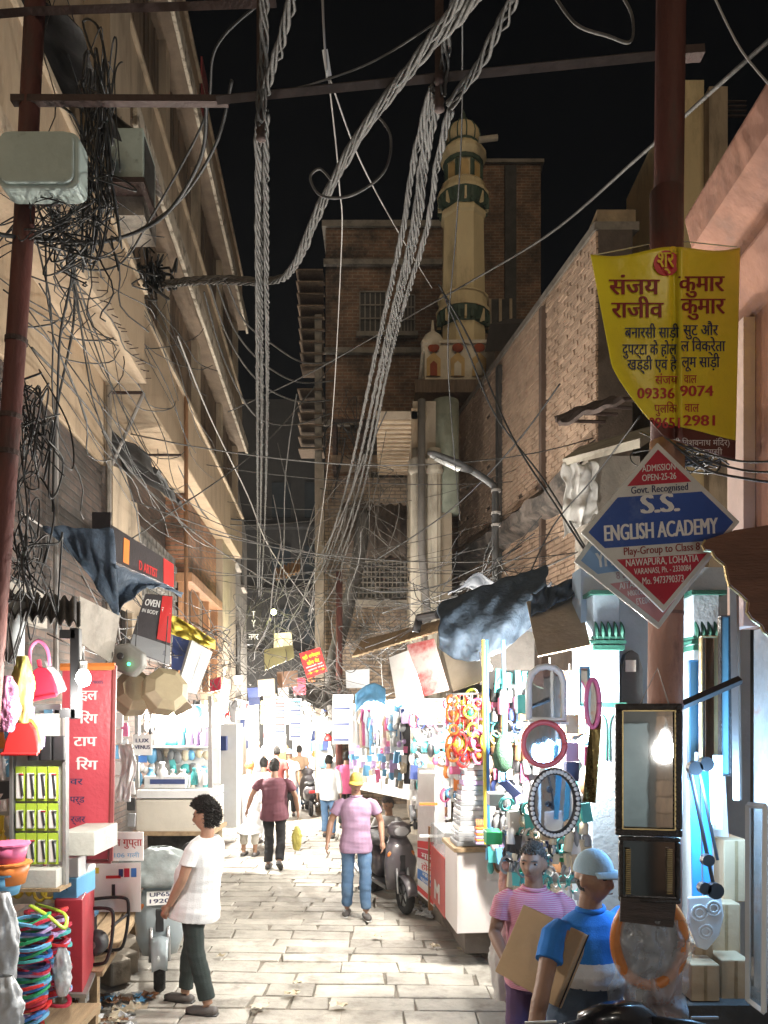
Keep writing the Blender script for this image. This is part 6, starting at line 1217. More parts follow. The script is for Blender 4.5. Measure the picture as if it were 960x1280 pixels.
quad_board('painted_flap', 'red and white painted flap beside the left plywood flap', 'board', [(508, 806, 8.8), (542, 798, 8.6), (561, 862, 8.2), (530, 870, 8.4)], mk('red_white_flap', (.55, .42, .40), .6, .06, 2, c2=(.34, .06, .06), lo=.46, hi=.62, s2=1.6))
quad_board('white_flap', 'white sheet flap left of the red and white one', 'board', [(486, 822, 9.6), (512, 812, 9.2), (528, 872, 9.0), (496, 880, 9.4)], PL['white'])
quad_board('opening_shade', 'dark sheet for the shade in the opening behind the kiosk uprights', 'board', [(600, 780, 8.6), (668, 770, 8.4), (668, 850, 8.4), (600, 856, 8.6)], dark_wall)  # dark sheet painted as the shade inside the opening
re = thing('bamboo_eave', 'ragged bamboo and board eave over the right hand stalls', 'awning', P(500, 800, 10))
for k in range(16):
    a = k / 15; B().hexa([P(440 + 100 * a, 822 - 30 * a, 12.5 - 4 * a), P(448 + 100 * a, 821 - 30 * a, 12.4 - 4 * a), P(462 + 100 * a, 800 - 26 * a, 13 - 4 * a), P(452 + 100 * a, 802 - 26 * a, 13.1 - 4 * a), P(440 + 100 * a, 820 - 30 * a, 12.5 - 4 * a), P(448 + 100 * a, 819 - 30 * a, 12.4 - 4 * a), P(462 + 100 * a, 798 - 26 * a, 13 - 4 * a), P(452 + 100 * a, 800 - 26 * a, 13.1 - 4 * a)]).build('slat', wood, re)
B().tube([P(520, 790, 9.5), P(524, 772, 9.5), P(548, 768, 9)], .05, 8).build('bent_pipe', PL['black'], re)
cloth('blue_cloth', 'small bright blue cloth over a far stall corner', lambda u, v: P(444 + 38 * u, 868 - 14 * math.sin(u * 2.6) + v * 22, 12 - .3 * v) + V(0, .1 * noise.noise(V(u * 6, v * 3, 1)), 0), mk('bright_blue_cloth', (.08, .24, .42), .7, .2), 16, 8, 'cloth')
# yellow green pelmet, hanging boards and far signs
def sign_board(name, label, q4, mat, lines=(), lm=white_p, th=.03, cat='sign'):
    t = thing(name, label, cat, P(*q4[3])); quad_board('board', None, None, q4, mat, th, t)
    if lines: letters(list(lines), qmap(q4, .006), lm, t)
    return t
rs2 = sign_board('hanging_sign', 'small tilted red sign with yellow Hindi lettering hanging over the far lane', [(374, 817, 13), (400, 809, 13), (409, 839, 13), (384, 848, 13)], PL['red'], [('श्री रामेश्वर', .5, .72, .19, .85, .03), ('सोम मेर', .5, .46, .21, .6, .03), ('→→→', .5, .1, .14, .85, .03)], yel_p)
letters([('वाराणसी वाले', .5, .36, .08, .8, .01), ('दुकान नंबर', .55, .24, .08, .8, .01)], qmap([(374, 817, 13), (400, 809, 13), (409, 839, 13), (384, 848, 13)], .007), white_p, rs2)
sign_board('vertical_sign', 'dark vertical sign lettered TY hanging beside the grey house', [(308, 762, 19), (326, 762, 19), (326, 806, 19), (308, 806, 19)], PL['black'], [('T', .5, .75, .3, .3, .03), ('Y', .5, .5, .3, .3, .03), ('नगर', .5, .15, .25, .7, .03)])
for k, (lab, q4, m_) in enumerate((('round tan signboard under the yellow lamp', [(343, 792, 18), (364, 790, 18), (366, 808, 18), (342, 810, 18)], 'cream'), ('pale green board hanging over the far stalls', [(432, 838, 14), (462, 836, 14), (462, 860, 14), (433, 860, 14)], 'grey'), ('brown board with a faint arc over the crowd', [(346, 840, 16), (372, 838, 16), (372, 858, 16), (347, 860, 16)], 'brown'), ('pale pink board hanging left of the brown board', [(322, 850, 15.5), (343, 848, 15.5), (344, 868, 15.5), (323, 870, 15.5)], 'cream'), ('yellow striped board below the tan signboard', [(330, 812, 17), (366, 806, 17), (368, 822, 17), (331, 838, 17)], 'olive'), ('narrow white board hung high by the cream cabinet stalls', [(276, 858, 12.5), (288, 855, 12.5), (284, 890, 12.5), (272, 892, 12.5)], 'white'), ('red board hung by the yellow column foot', [(262, 850, 12), (276, 846, 12), (276, 862, 12), (262, 866, 12)], 'crimson'))):
    sign_board('hanging_board', lab, q4, PL[m_])
yl = thing('yellow_lamp', 'small lit lamp glowing yellow green among the far wires', 'lamp', P(342, 765, 18)); B().ball(P(342, 765, 18), .07, 10, 6).build('globe', mk('yellow_glow', (1, .95, .5), .5, bump=0, em=14, ecol=(.95, 1, .45)), yl)
l = bpy.data.lights.new('yellow_glow', 'POINT'); l.energy = 35; l.color = (.95, 1, .35); l.shadow_soft_size = .1; o = bpy.data.objects.new('yellow_glow', l); col.objects.link(o); o.parent = yl; o.location = (0, -.2, -.1)
tag(B().grid(lambda u, v: P(345 + 30 * u, 712 - 12 * u + 14 * v, 22 - v) + V(0, 0, .04 * math.sin(u * 40)), 40, 4).build('orange_eave', mk('orange_tin', (.4, .22, .09), .7), solid=.02), 'orange tin eave above the dark lane end', 'awning')  # eave in one even orange tone, without emission
# striped notice boards by the white far shop
for k, (lab, q4) in enumerate((('tall printed notice board hanging at the far stall corner', [(416, 868, 12.5), (440, 868, 12.3), (438, 930, 12.3), (415, 930, 12.5)]), ('blue printed price list board over the crowd', [(362, 873, 15), (377, 873, 15), (377, 925, 15), (362, 925, 15)]), ('white and red printed boards above the crowd', [(343, 876, 15.5), (357, 876, 15.5), (357, 918, 15.5), (343, 918, 15.5)]))):
    t = sign_board('notice_board', lab, q4, PL['white']); f = qmap(q4, .008)
    for j in range(9):
        if rnd.random() < .85: B().add([f(.08, .06 + j * .105, 0), f(.92, .06 + j * .105, 0), f(.92, .11 + j * .105, 0), f(.08, .11 + j * .105, 0)], [(0, 1, 2, 3)]).build('print_line', PL[('lilac', 'sky', 'red')[k] if j % 3 else 'navy'], t)
# ---- far stalls: white lit backs, counters, goods, garments
def garment(label, c, w, h, mat, D_, cat='garment'):
    s_ = D_ / F; pr = [(-.5, .5), (-.22, .5), (0, .44), (.22, .5), (.5, .5), (.62, .22), (.42, .14), (.38, -.5), (-.38, -.5), (-.42, .14), (-.62, .22)]
    C = P(*c, D_)
    return tag(B().poly([C + V(a * w * s_, .03 * math.sin(a * 9 + c[0]), b_ * h * s_) for a, b_ in pr], V(0, .03, 0)).build('garment', mat), label, cat, 'clothes hung at the far stalls')
quad_board('white_partition', 'white lit back of the clothes stall behind the dark scooter', 'partition', [(440, 880, 14.5), (512, 872, 11.5), (512, 1000, 11.5), (440, 985, 14.5)], PL['white'])
for k in range(16):
    px = 440 + 4.4 * k + rnd.uniform(-1, 1); D_ = 13 - k * .12; c_ = ['white', 'white', 'white', 'cream', 'pink', 'white', 'sky'][k % 7]
    garment(f"{c_} garment in the clothes stall, {('first', 'second', 'third', 'fourth', 'fifth', 'sixth', 'seventh', 'eighth', 'ninth', 'tenth', 'eleventh', 'twelfth', 'thirteenth', 'fourteenth', 'fifteenth', 'sixteenth')[k]} from the notice board", (px, 908 + rnd.uniform(-8, 14)), 12, 46, PL[c_], D_)
garment('long black garment hanging at the clothes stall corner', (509, 935), 11, 90, PL['black'], 11)
garment('navy scarf hanging beside the long black garment', (502, 905), 6, 40, PL['navy'], 11.2)
for k, (px0, px1, py0, py1, D_, m_, lab) in enumerate(((240, 288, 905, 1035, 11.5, 'white', 'white cabinet of the second left stall'), (262, 296, 910, 1000, 15, 'cream', 'cream counter of the third left stall'), (286, 312, 885, 985, 20, 'white', 'bright white shop front at the bend'), (396, 418, 895, 980, 18.5, 'white', 'white shop front beside the red pole'), (330, 352, 870, 940, 24, 'white', 'white shutter lit at the lane end'))):
    p, q = P(px0, py1, D_), P(px1, py0, D_); cuboid('stall_cabinet', lab, 'cabinet', p, q + V(0, .5, 0), PL[m_])
    for r_ in range(3): goods(f'on the {lab.split(" of ")[0]} {k + 1 if False else ""}'.strip() + f' near the {["cream shirt man", "lane bend", "far crowd", "red pole", "dark house"][k]}', p.x, q.x, D_ - .14, p.z + (q.z - p.z) * (.25 + .25 * r_), .25, ['white', 'sky', 'grey', 'red', 'white', 'navy', 'cream'], .1, .8, .08, .2)
for k in range(10):
    px, D_ = 246 + k * 5, 11 + k * .8; c_ = ['grey', 'white', 'red', 'cream', 'black'][k % 5]; garment(f'{c_} cloth bundle hanging along the second left stalls', (px, 890 + (k % 3) * 14), 10, 30, PL[c_], D_)
for k, (lab, q4, m_) in enumerate((('white shop panel added for the brightness along the far left of the lane', [(288, 872, 19.8), (322, 880, 31), (322, 945, 31), (288, 985, 19.8)], 'white'), ('white shop panel added for the brightness along the far right of the lane', [(366, 880, 31), (398, 872, 19.8), (398, 985, 19.8), (366, 945, 31)], 'white'), ('pale panel added for the brightness at the lane end above heads', [(326, 876, 32), (366, 876, 32), (366, 905, 32), (326, 905, 32)], 'cream'))): quad_board('far_bright_panel', lab, 'shop front', q4, PL[m_], .05)  # pale panels added so the far lane reads bright
for k in range(12):
    px, py, D_ = 292 + (k * 37) % 130, 845 + (k * 23) % 34, 18 + (k * 5) % 9; w, h = 10 + (k * 7) % 8, 10 + (k * 5) % 9; m_ = ['white', 'cream', 'crimson', 'grey', 'navy', 'white', 'orange'][k % 7]
    quad_board('far_signboard', f'small {m_} far signboard, {("first", "second", "third", "fourth", "fifth", "sixth", "seventh", "eighth", "ninth", "tenth", "eleventh", "twelfth")[k]} along the cluttered lane end', 'sign', [(px, py, D_), (px + w, py - 1, D_), (px + w + 1, py + h, D_), (px + 1, py + h + 1, D_)], PL[m_], .03)
ft = cloth('far_awning', 'dusty grey awning sagging over the far crowd', lambda u, v: P(382 + 40 * u, 848 + 12 * math.sin(u * 3) + 26 * v, 16 - .6 * v) + V(0, .15 * noise.noise(V(u * 7, v * 4, 1)), .1 * noise.noise(V(u * 5, v * 3, 2))), mk('dusty_awning', (.14, .13, .12), .9, .3), 20, 10, 'awning')
# shop front across the lane behind the viewer, seen in the mirrors
bs_ = thing('opposite_shop', 'shuttered shop front across the lane seen only in the mirrors', 'building', (0, -3, 0))
B().bb(-4, 5, -3.5, -3.2, 0, 6).build('wall', mk('opposite_wall', (.07, .07, .065), .9), bs_); B().bb(-1.5, .6, -3.2, -3.1, .1, 2.3).build('door', mk('teal_door', (.1, .14, .15), .5), bs_); B().bb(-2.6, -1.6, -3.2, -3.05, .3, 2.3).build('red_shutter', PL['crimson'], bs_)
for k in range(12): B().bb(.7, 2.6, -3.2, -3.1 + .02 * (k % 2), .2 + k * .2, .39 + k * .2).build('shutter_slat', brown_wood, bs_)

for o_, pts in ((bpy.data.objects['tarpaulin.002'], (((550, 758, 7.7), (520, 735, 8.4)), ((684, 708, 7.8), (722, 690, 8.4)), ((600, 815, 7.2), (604, 850, 6.9)), ((640, 728, 7.8), (622, 700, 9)))), (bpy.data.objects['tarpaulin'], (((53, 658, 6.6), (25, 640, 5.5)), ((146, 770, 6.7), (150, 800, 6.9))))):
    for a, b_ in pts: B().tube([P(*a), P(*b_)], .008, 5).build('tie_rope', pale_wire, o_)
# ---------------------------------------------------------------- people
tmp = bpy.data.scenes.new('workbench')
def fuse(b_, voxel, smooth=4, wr=0, seed=0, wscale=9):
    me = b_.mesh('tmp', None); o = bpy.data.objects.new('tmp', me); tmp.collection.objects.link(o)
    m = o.modifiers.new('r', 'REMESH'); m.mode = 'VOXEL'; m.voxel_size = voxel
    s = o.modifiers.new('s', 'SMOOTH'); s.factor = .5; s.iterations = smooth
    vl = tmp.view_layers[0]; vl.update(); out = bpy.data.meshes.new_from_object(o.evaluated_get(vl.depsgraph), depsgraph=vl.depsgraph)
    bpy.data.objects.remove(o); bpy.data.meshes.remove(me)
    if wr:
        nn = [v.normal.copy() for v in out.vertices]
        for v, n in zip(out.vertices, nn):
            c = v.co; w = noise.noise(V(c.x * wscale, c.y * wscale, c.z * wscale * .9 + seed)) + .6 * noise.noise(V(c.x * 3 + c.z * 14, c.y * 5, c.z * 16 + seed * 2))
            v.co = c + n * (w * wr)
        out.update()
    out.shade_smooth(); return out
def loft(b_, rings, n=16):
    vs_ = []; k = len(rings)
    for c, a, d in rings:
        for j in range(n): t = 2 * math.pi * j / n; vs_.append(c + a * math.cos(t) + d * math.sin(t))
    return b_.add(vs_, [(i * n + j, i * n + (j + 1) % n, (i + 1) * n + (j + 1) % n, (i + 1) * n + j) for i in range(k - 1) for j in range(n)] + [tuple(range(n))[::-1], tuple((k - 1) * n + j for j in range(n))])
def headpt(d, infl=0):
    x, y_, z = d.x * .074, d.y * .094, d.z * .116
    fr = max(0, -d.y)
    if z < -.01:
        t = min(1, (-.01 - z) / .1); x *= 1 - .34 * t
        if d.y > 0: y_ *= 1 - .42 * t
        else: y_ *= 1 - .06 * t
    if not infl:
        g = lambda cx, cz, sx, sz: math.exp(-((x - cx) / sx) ** 2 - ((z - cz) / sz) ** 2)
        y_ -= fr * (.026 * g(0, -.026, .013, .016) + .016 * g(0, -.005, .010, .022) + .006 * g(0, .032, .05, .012) + .007 * g(0, -.062, .024, .010) + .008 * g(0, -.10, .022, .016) + .006 * (g(.042, -.03, .02, .03) + g(-.042, -.03, .02, .03)))
        y_ += fr * .011 * (g(.031, .012, .016, .011) + g(-.031, .012, .016, .011)) + fr * .004 * g(0, -.052, .03, .005)
    return V(x, y_, z) * (1 + infl)
def head_geo(b_, c, rot, s, n=30, m=24):
    b_.grid(lambda u, v: c + rot @ (headpt(V(math.cos(2 * math.pi * u) * math.sin(math.pi * (.01 + .98 * v)), math.sin(2 * math.pi * u) * math.sin(math.pi * (.01 + .98 * v)), -math.cos(math.pi * (.01 + .98 * v)))) * s), n, m)
    for sx in (-1, 1): b_.ball(c + rot @ (V(sx * .075, .012, -.008) * s), .026 * s, 8, 6, sx=.42, sy=.75, sz=1.2, rot=rot)
def hair_mesh(c, rot, s, style, seed=0):
    b_ = B(); keep = []; n, m = 40, 30; pts = []
    for j in range(m + 1):
        for i in range(n + 1):
            v = j / m; u = i / n; d = V(math.cos(2 * math.pi * u) * math.sin(math.pi * (.01 + .98 * v)), math.sin(2 * math.pi * u) * math.sin(math.pi * (.01 + .98 * v)), -math.cos(math.pi * (.01 + .98 * v)))
            base = {'short': .07, 'curly': .22, 'bald': .05, 'cap': .0}[style]
            nz = noise.noise(V(d.x * 7, d.y * 7, d.z * 7 + seed)); inf = base + {'short': .03, 'curly': .14, 'bald': .02, 'cap': 0}[style] * nz + (.05 if style == 'curly' else .02) * max(0, d.z)
            q = headpt(d, max(.02, inf)); pts.append((d, c + rot @ (q * s)))
    def ok(d):
        front = -d.y
        if style == 'cap' and d.z > .1: return False
        if style == 'bald': return d.z > -.5 and d.z < .35 and d.y > -.1
        lim = .52 if front > .45 else (.25 + .6 * front if front > -.1 else -.55)
        if front > .1 and front <= .45: lim = .3
        return d.z > lim + .08 * noise.noise(V(d.x * 9, d.y * 9, seed))
    b_.v = [p for _, p in pts]
    for j in range(m):
        for i in range(n):
            ids = (j * (n + 1) + i, j * (n + 1) + i + 1, (j + 1) * (n + 1) + i + 1, (j + 1) * (n + 1) + i)
            if all(ok(pts[k][0]) for k in ids): b_.f.append(ids)
    q_ = random.Random(int(seed * 100)); ln_ = {'short': .012, 'curly': .034, 'bald': .008, 'cap': .01}[style]
    for ids in list(b_.f):
        for _ in range({'curly': 2, 'cap': 0}.get(style, 1)):
            a = b_.v[ids[0]].lerp(b_.v[ids[2]], q_.random()); n_ = (a - c).normalized(); w = V(q_.uniform(-1, 1), q_.uniform(-1, 1), q_.uniform(-.6, 1)) * .7
            p1 = a + (n_ + w * .5).normalized() * ln_ * s * .6; p2 = p1 + (n_ * .3 + w).normalized() * ln_ * s * .6
            b_.tube([a - n_ * .006 * s, p1, p2], [.006 * s, .005 * s, .0015 * s], 4, cap=False)
    return b_
hair_m = mk('black_hair', (.018, .015, .013), .55, .4, 30, .6, 90); grey_hair = mk('greying_hair', (.12, .11, .10), .6, .6, 40, .6, 90)
eye_m = plain('eye_dark', (.015, .012, .01), .2)
def skin(c): return mk('skin_%d' % int(c[0] * 1000), c, .5, .12, 9, .08, 60)
SK = skin((.34, .195, .13)); SK2 = skin((.40, .235, .155)); SK3 = skin((.27, .15, .10))
def cl(name, c, **k): return mk('cloth_' + name, c, k.pop('rough', .9), k.pop('var', .1), k.pop('s', 5), .12, 120, **k)
def person(label, loc, rz, h=1.70, pose=None, skinm=SK, shirt=None, trousers=None, hem=.80, sleeve=.55, hair='short', hairm=None, cap=None, shoes='shoe', shoem=None, head=(0, 0), lean=(0, 0), belly=0, vox=.012, bands=None, seated=False, kurta=0, wr=.0105, fingers=True, tz=.10, collar=False, fat=1.0):
    t = thing('person', label, 'person', loc, rz); s = h / 1.7
    if cap: hair = 'cap'
    J = dict(hl=V(.095, 0, .90), kl=V(.105, -.01, .48), al=V(.105, .02, .085), hr=V(-.095, 0, .90), kr=V(-.105, -.01, .48), ar=V(-.105, .02, .085),
             sl=V(.185 * fat, .01, 1.395), el=V(.235 * fat, .03, 1.12), wl=V(.245 * fat, -.04, .87), sr=V(-.185 * fat, .01, 1.395), er=V(-.235 * fat, .03, 1.12), wr=V(-.245 * fat, -.04, .87), fl=V(0, -1, 0), fr=V(0, -1, 0))
    lx, ly = lean
    for k in ('sl', 'el', 'wl', 'sr', 'er', 'wr'): J[k] = J[k] + V(lx, ly, 0)
    if pose: J.update({k: Vector(v) for k, v in pose.items()})
    for k in J:
        if k not in ('fl', 'fr'): J[k] = J[k] * s
    L = lambda a, b_, k: a.lerp(b_, k)
    Hc = (J['hl'] + J['hr']) / 2; Sc = (J['sl'] + J['sr']) / 2; yx = (J['sl'] - J['sr']).normalized(); hx = (J['hl'] - J['hr']).normalized(); up = (Sc - Hc).normalized()
    yf = up.cross(yx).normalized(); yf = -yf if yf.y > 0 and not seated else yf; hf = up.cross(hx).normalized()
    def torso(b_, inf, z0=-.06, z1=1.0):
        tab = [(-.30, .158, .120), (-.12, .168, .128), (0, .168, .125), (.2, .158, .118 + belly), (.42, .160, .122 + belly), (.65, .172, .122 + belly * .4), (.85, .176, .108), (.97, .150, .085), (1.06, .085, .062)]
        rings = []
        for k, a, d in tab:
            if k < z0 - .01: continue
            c = Hc + (Sc - Hc) * k; x = hx.lerp(yx, max(0, min(1, k))).normalized(); y_ = up.cross(x).normalized()
            rings.append((c + y_ * (-(belly) * .5 if d > .125 and up.cross(x).y > 0 else 0), x * (a * fat + inf) * s, y_ * (d * fat + inf) * s))
        return loft(b_, rings, 18)
    nk = Sc + up * .09 * s; hd = nk + V(0, -.025, .105) * s + V(lx, ly, 0) * .15
    rot = Matrix.Rotation(head[0], 3, 'Z') @ Matrix.Rotation(head[1], 3, 'X')
    b_ = B(); torso(b_, -.02)
    b_.tube([Sc + up * .0 * s, nk, hd + V(0, .01, -.02) * s], [.06 * s, .055 * s, .05 * s], 12)
    head_geo(b_, hd, rot, s)
    for sd in 'lr':
        S, E, W = J['s' + sd], J['e' + sd], J['w' + sd]; sg = 1 if sd == 'l' else -1
        b_.tube([S - yx * sg * .05 * s - up * .03 * s, L(S, E, .3), L(S, E, .8), E, L(E, W, .3), L(E, W, .8), W], [.040 * s, .050 * s, .042 * s, .039 * s, .041 * s, .031 * s, .027 * s], 10)
        d = (W - E).normalized(); side = yx if abs(d.dot(yx)) < .8 else up; n_ = d.cross(V(0, 1, 0) if abs(d.y) < .8 else V(0, 0, 1)).normalized(); pn = n_.cross(d).normalized()
        b_.tube([W, W + d * .03 * s, W + d * .085 * s], [.027 * s, .036 * s, .036 * s], 10, flat=.5)
        if fingers:
            # four fingers spread along pn, curled towards the body; thumb leaves the palm side
            inw = (-yx * sg); curl = (inw - d * inw.dot(d)); curl = curl.normalized() if curl.length > .1 else n_; spread = d.cross(curl).normalized()
            for k, (o_, ln_) in enumerate(((-.027, .068), (-.009, .078), (.009, .074), (.026, .058))):
                p0 = W + (d * .08 + spread * o_) * s; p1 = p0 + (d * .5 + curl * .12) * ln_ * s; p2 = p1 + (d * .32 + curl * .32) * ln_ * s
                b_.tube([p0 - d * .02 * s, p0, p1, p2], [.0100 * s, .0100 * s, .009 * s, .0075 * s], 7)
            q = W + (d * .03 - spread * .03) * s; b_.tube([W + (d * .015 - spread * .018) * s, q, q + (d * .03 - spread * .018 + curl * .012) * s, q + (d * .055 - spread * .02 + curl * .02) * s], [.013 * s, .0125 * s, .011 * s, .008 * s], 7)
        H, K_, A = J['h' + sd], J['k' + sd], J['a' + sd]; f_ = J['f' + sd].normalized()
        b_.tube([H, L(H, K_, .5), K_, L(K_, A, .3), A], [.085 * s, .075 * s, .055 * s, .056 * s, .038 * s], 12)
        b_.tube([A + V(0, 0, -.045 * s) - f_ * .05 * s, A + V(0, 0, -.04 * s) + f_ * .05 * s, A + V(0, 0, -.052 * s) + f_ * .15 * s], [.036 * s, .036 * s, .024 * s], 10, flat=.8)
    body = fuse(b_, vox if vox < .02 else vox, 3); body.materials.append(skinm); bo = obj('body', body, t, True)
    # face details
    for sx in (-1, 1):
        B().ball(hd + rot @ (V(sx * .031, -.0775, .011) * s), .0105 * s, 8, 6, sx=1.35, sy=.5, sz=.62).build('eye', eye_m, t, local=True)
        B().tube([hd + rot @ (V(sx * .014, -.092, .030) * s), hd + rot @ (V(sx * .034, -.088, .034) * s), hd + rot @ (V(sx * .05, -.076, .029) * s)], [.0035 * s, .0045 * s, .0025 * s], 5).build('eyebrow', hairm or hair_m, t, local=True)
    B().tube([hd + rot @ (V(-.022, -.094, -.056) * s), hd + rot @ (V(0, -.101, -.055) * s), hd + rot @ (V(.022, -.094, -.056) * s)], [.002, .0045 * s, .002], 5).build('mouth', plain('lip', (.16, .06, .05), .5), t, local=True)
    if hair != 'none': hair_mesh(hd, rot, s, hair, loc[0]).build('hair', hairm or hair_m, t, smooth=True, local=True)
    if cap:
        b2 = B(); b2.grid(lambda u, v: hd + rot @ (headpt(V(math.cos(2 * math.pi * u) * math.sin(math.pi * (.5 * v + .002)), math.sin(2 * math.pi * u) * math.sin(math.pi * (.5 * v + .002)), math.cos(math.pi * (.5 * v + .002)) * .90 + .26), .085) * s), 28, 12)
        co = b2.build('cap', cap, t, smooth=True, local=True)
        def brim(u, v):
            a = R(-65 + 130 * u); r0 = .088 + (.095) * v * math.cos(a * .8); return hd + rot @ (V(math.sin(a) * (.082 + .02 * v), -math.cos(a) * r0 - .012, .040 - .02 * v + .012 * math.cos(a)) * s)
        B().grid(brim, 14, 5).build('brim', cap, co, smooth=True, local=True, solid=.004)
    # trousers
    if trousers:
        b_ = B(); torso(b_, .012, -.14); 
        b_.v = [v for v in b_.v]
        b3 = B(); x = hx; y_ = up.cross(hx).normalized()
        loft(b3, [(Hc + up * (.14 * s), x * .15 * fat * s, y_ * .108 * fat * s), (Hc + up * .06 * s, x * .16 * fat * s, y_ * .116 * fat * s), (Hc - up * .04 * s, x * .168 * fat * s, y_ * .122 * fat * s), (Hc - up * .12 * s, x * .15 * s, y_ * .11 * s)], 18)
        for sd in 'lr':
            H, K_, A = J['h' + sd], J['k' + sd], J['a' + sd]; e = L(A, K_, max(0, (tz - .085) / .4))
            b3.tube([H - V(0, 0, .02), L(H, K_, .3), L(H, K_, .7), K_, L(K_, A, .35), L(K_, e, .85), e], [.076 * s, .088 * s, .080 * s, .074 * s, .074 * s, .067 * s, .065 * s], 14)
        me = fuse(b3, vox, 3, wr, 3); me.materials.append(trousers); obj('trousers', me, t, True)
    if shirt:
        b_ = B(); tab = [((1.0 * 0), 0, 0)]
        k0 = (hem * s - Hc.z) / max(.1, (Sc.z - Hc.z)); rings = []
        for k, a, d in ((k0 - .05, .200 + kurta, .158 + belly * .4 + kurta), (k0 + .12 if k0 < 0 else .1, .200 + kurta * .7, .156 + belly * .7 + kurta * .6), (.22, .172, .140 + belly), (.45, .172, .142 + belly), (.66, .184, .138 + belly * .4), (.86, .190, .122), (.98, .165, .096), (1.07, .075, .068)):
            c = Hc + (Sc - Hc) * k; x = hx.lerp(yx, max(0, min(1, k))).normalized(); y_ = up.cross(x).normalized(); fr = y_ if y_.y < 0 else -y_
            rings.append((c + (fr * belly * .45 * s if .1 < k < .6 else V(0, 0, 0)), x * a * fat * s, y_ * d * fat * s))
        loft(b_, rings, 22)
        for sd in 'lr':
            S, E, W = J['s' + sd], J['e' + sd], J['w' + sd]; sg = 1 if sd == 'l' else -1
            if sleeve <= 1: b_.tube([S - yx * sg * .07 * s - up * .045 * s, S - yx * sg * .02 * s - up * .02 * s, L(S, E, .2), L(S, E, sleeve * .6), L(S, E, sleeve)], [.040 * s, .050 * s, .060 * s, .065 * s, .069 * s], 12)
            else: b_.tube([S - yx * sg * .07 * s - up * .045 * s, S - yx * sg * .02 * s - up * .02 * s, L(S, E, .2), E, L(E, W, sleeve - 1)], [.040 * s, .050 * s, .058 * s, .054 * s, .044 * s], 12)
        me = fuse(b_, vox, 3, wr, 7)
        if bands:
            for (_, m_) in bands: me.materials.append(m_)
            for p in me.polygons:
                z = p.center.z + .10 * p.center.x * 0
                for i, (zb, _) in enumerate(bands):
                    if z >= zb * s: p.material_index = i; break
        else: me.materials.append(shirt)
        sh_ = obj('shirt', me, t, True)
        if collar:
            cp = [nk - up * .045 * s + (yx * math.cos(a) * .068 + up.cross(yx) * math.sin(a) * .062) * s - up * (.02 * s if math.sin(a) > .5 else 0) for a in [2 * math.pi * k / 20 for k in range(21)]]
            B().tube(cp, .010 * s, 6, flat=1.4).build('collar', bands[0][1] if bands else shirt, sh_, smooth=True, local=True)
    sm = shoem or cl('shoe_grey', (.10, .09, .085), rough=.6)
    for sd in 'lr':
        A = J['a' + sd]; f_ = J['f' + sd].normalized(); u_ = f_.cross(V(0, 0, 1)).normalized().cross(f_); b_ = B(); q = A + V(0, 0, -.048 * s)
        if shoes: 
            so = b_.tube([q - f_ * .075 * s, q - f_ * .05 * s, q + f_ * .05 * s, q + f_ * .13 * s, q + f_ * .185 * s], [.03 * s, .044 * s, .046 * s, .046 * s, .024 * s], 12, flat=.82).build('shoe', sm, t, smooth=True, local=True)
            B().tube([q - f_ * .08 * s - u_ * .027 * s, q + f_ * .0 * s - u_ * .03 * s, q + f_ * .185 * s - u_ * .026 * s], [.036 * s, .046 * s, .03 * s], 10, flat=.35).build('sole', PL['white'] if shoes == 'trainer' else PL['black'], so, smooth=True, local=True)
    return t
G = lambda px, D: V((px - CX) * D / F, D, 0)
jeans = cl('jeans', (.10, .19, .33), c2=(.2, .3, .42), lo=.5, hi=.75, s2=3); white_c = cl('white', (.70, .71, .72), var=.05); dkgreen = cl('dark_green', (.030, .042, .040)); blk_c = cl('black', (.022, .022, .024)); lav = cl('lavender', (.38, .25, .37)); mar = cl('maroon', (.125, .045, .06)); cream_c = cl('cream', (.6, .52, .38)); purple = cl('purple', (.10, .055, .12))
def stripes(name, c1, c2, n=34):
    m = cl(name, c1); N = m.node_tree.nodes; Lk = m.node_tree.links; w = N.new('ShaderNodeTexWave'); w.bands_direction = 'Z'; w.inputs['Scale'].default_value = n; tc = N.new('ShaderNodeTexCoord'); Lk.new(tc.outputs['Object'], w.inputs[0])
    mx = N.new('ShaderNodeMix'); mx.data_type = 'RGBA'; mx.inputs[6].default_value = (*c1, 1); mx.inputs[7].default_value = (*c2, 1); Lk.new(w.outputs[0], mx.inputs[0]); Lk.new(mx.outputs[2], N['Principled BSDF'].inputs['Base Color']); return m
# 1 man in the white shirt
person('man in white shirt and dark trousers standing in profile in the lane foreground', G(250, 6.3), R(-104), 1.69, dict(
    kl=(.10, .02, .48), al=(.11, .13, .085), fl=(.1, -1, 0), kr=(-.08, -.12, .485), ar=(-.10, -.19, .085), fr=(0, -1, 0),
    el=(.25, -.02, 1.12), wl=(.23, -.15, .90), er=(-.24, .02, 1.12), wr=(-.22, -.12, .90), hl=(.1, -.02, .89), hr=(-.1, -.06, .89), sl=(.20, .05, 1.39), sr=(-.20, .06, 1.39)), SK, white_c, dkgreen, .79, .62, 'curly', shoes='shoe', head=(R(10), R(4)), belly=.035, vox=.0075, kurta=.03, tz=.13, fat=1.08)
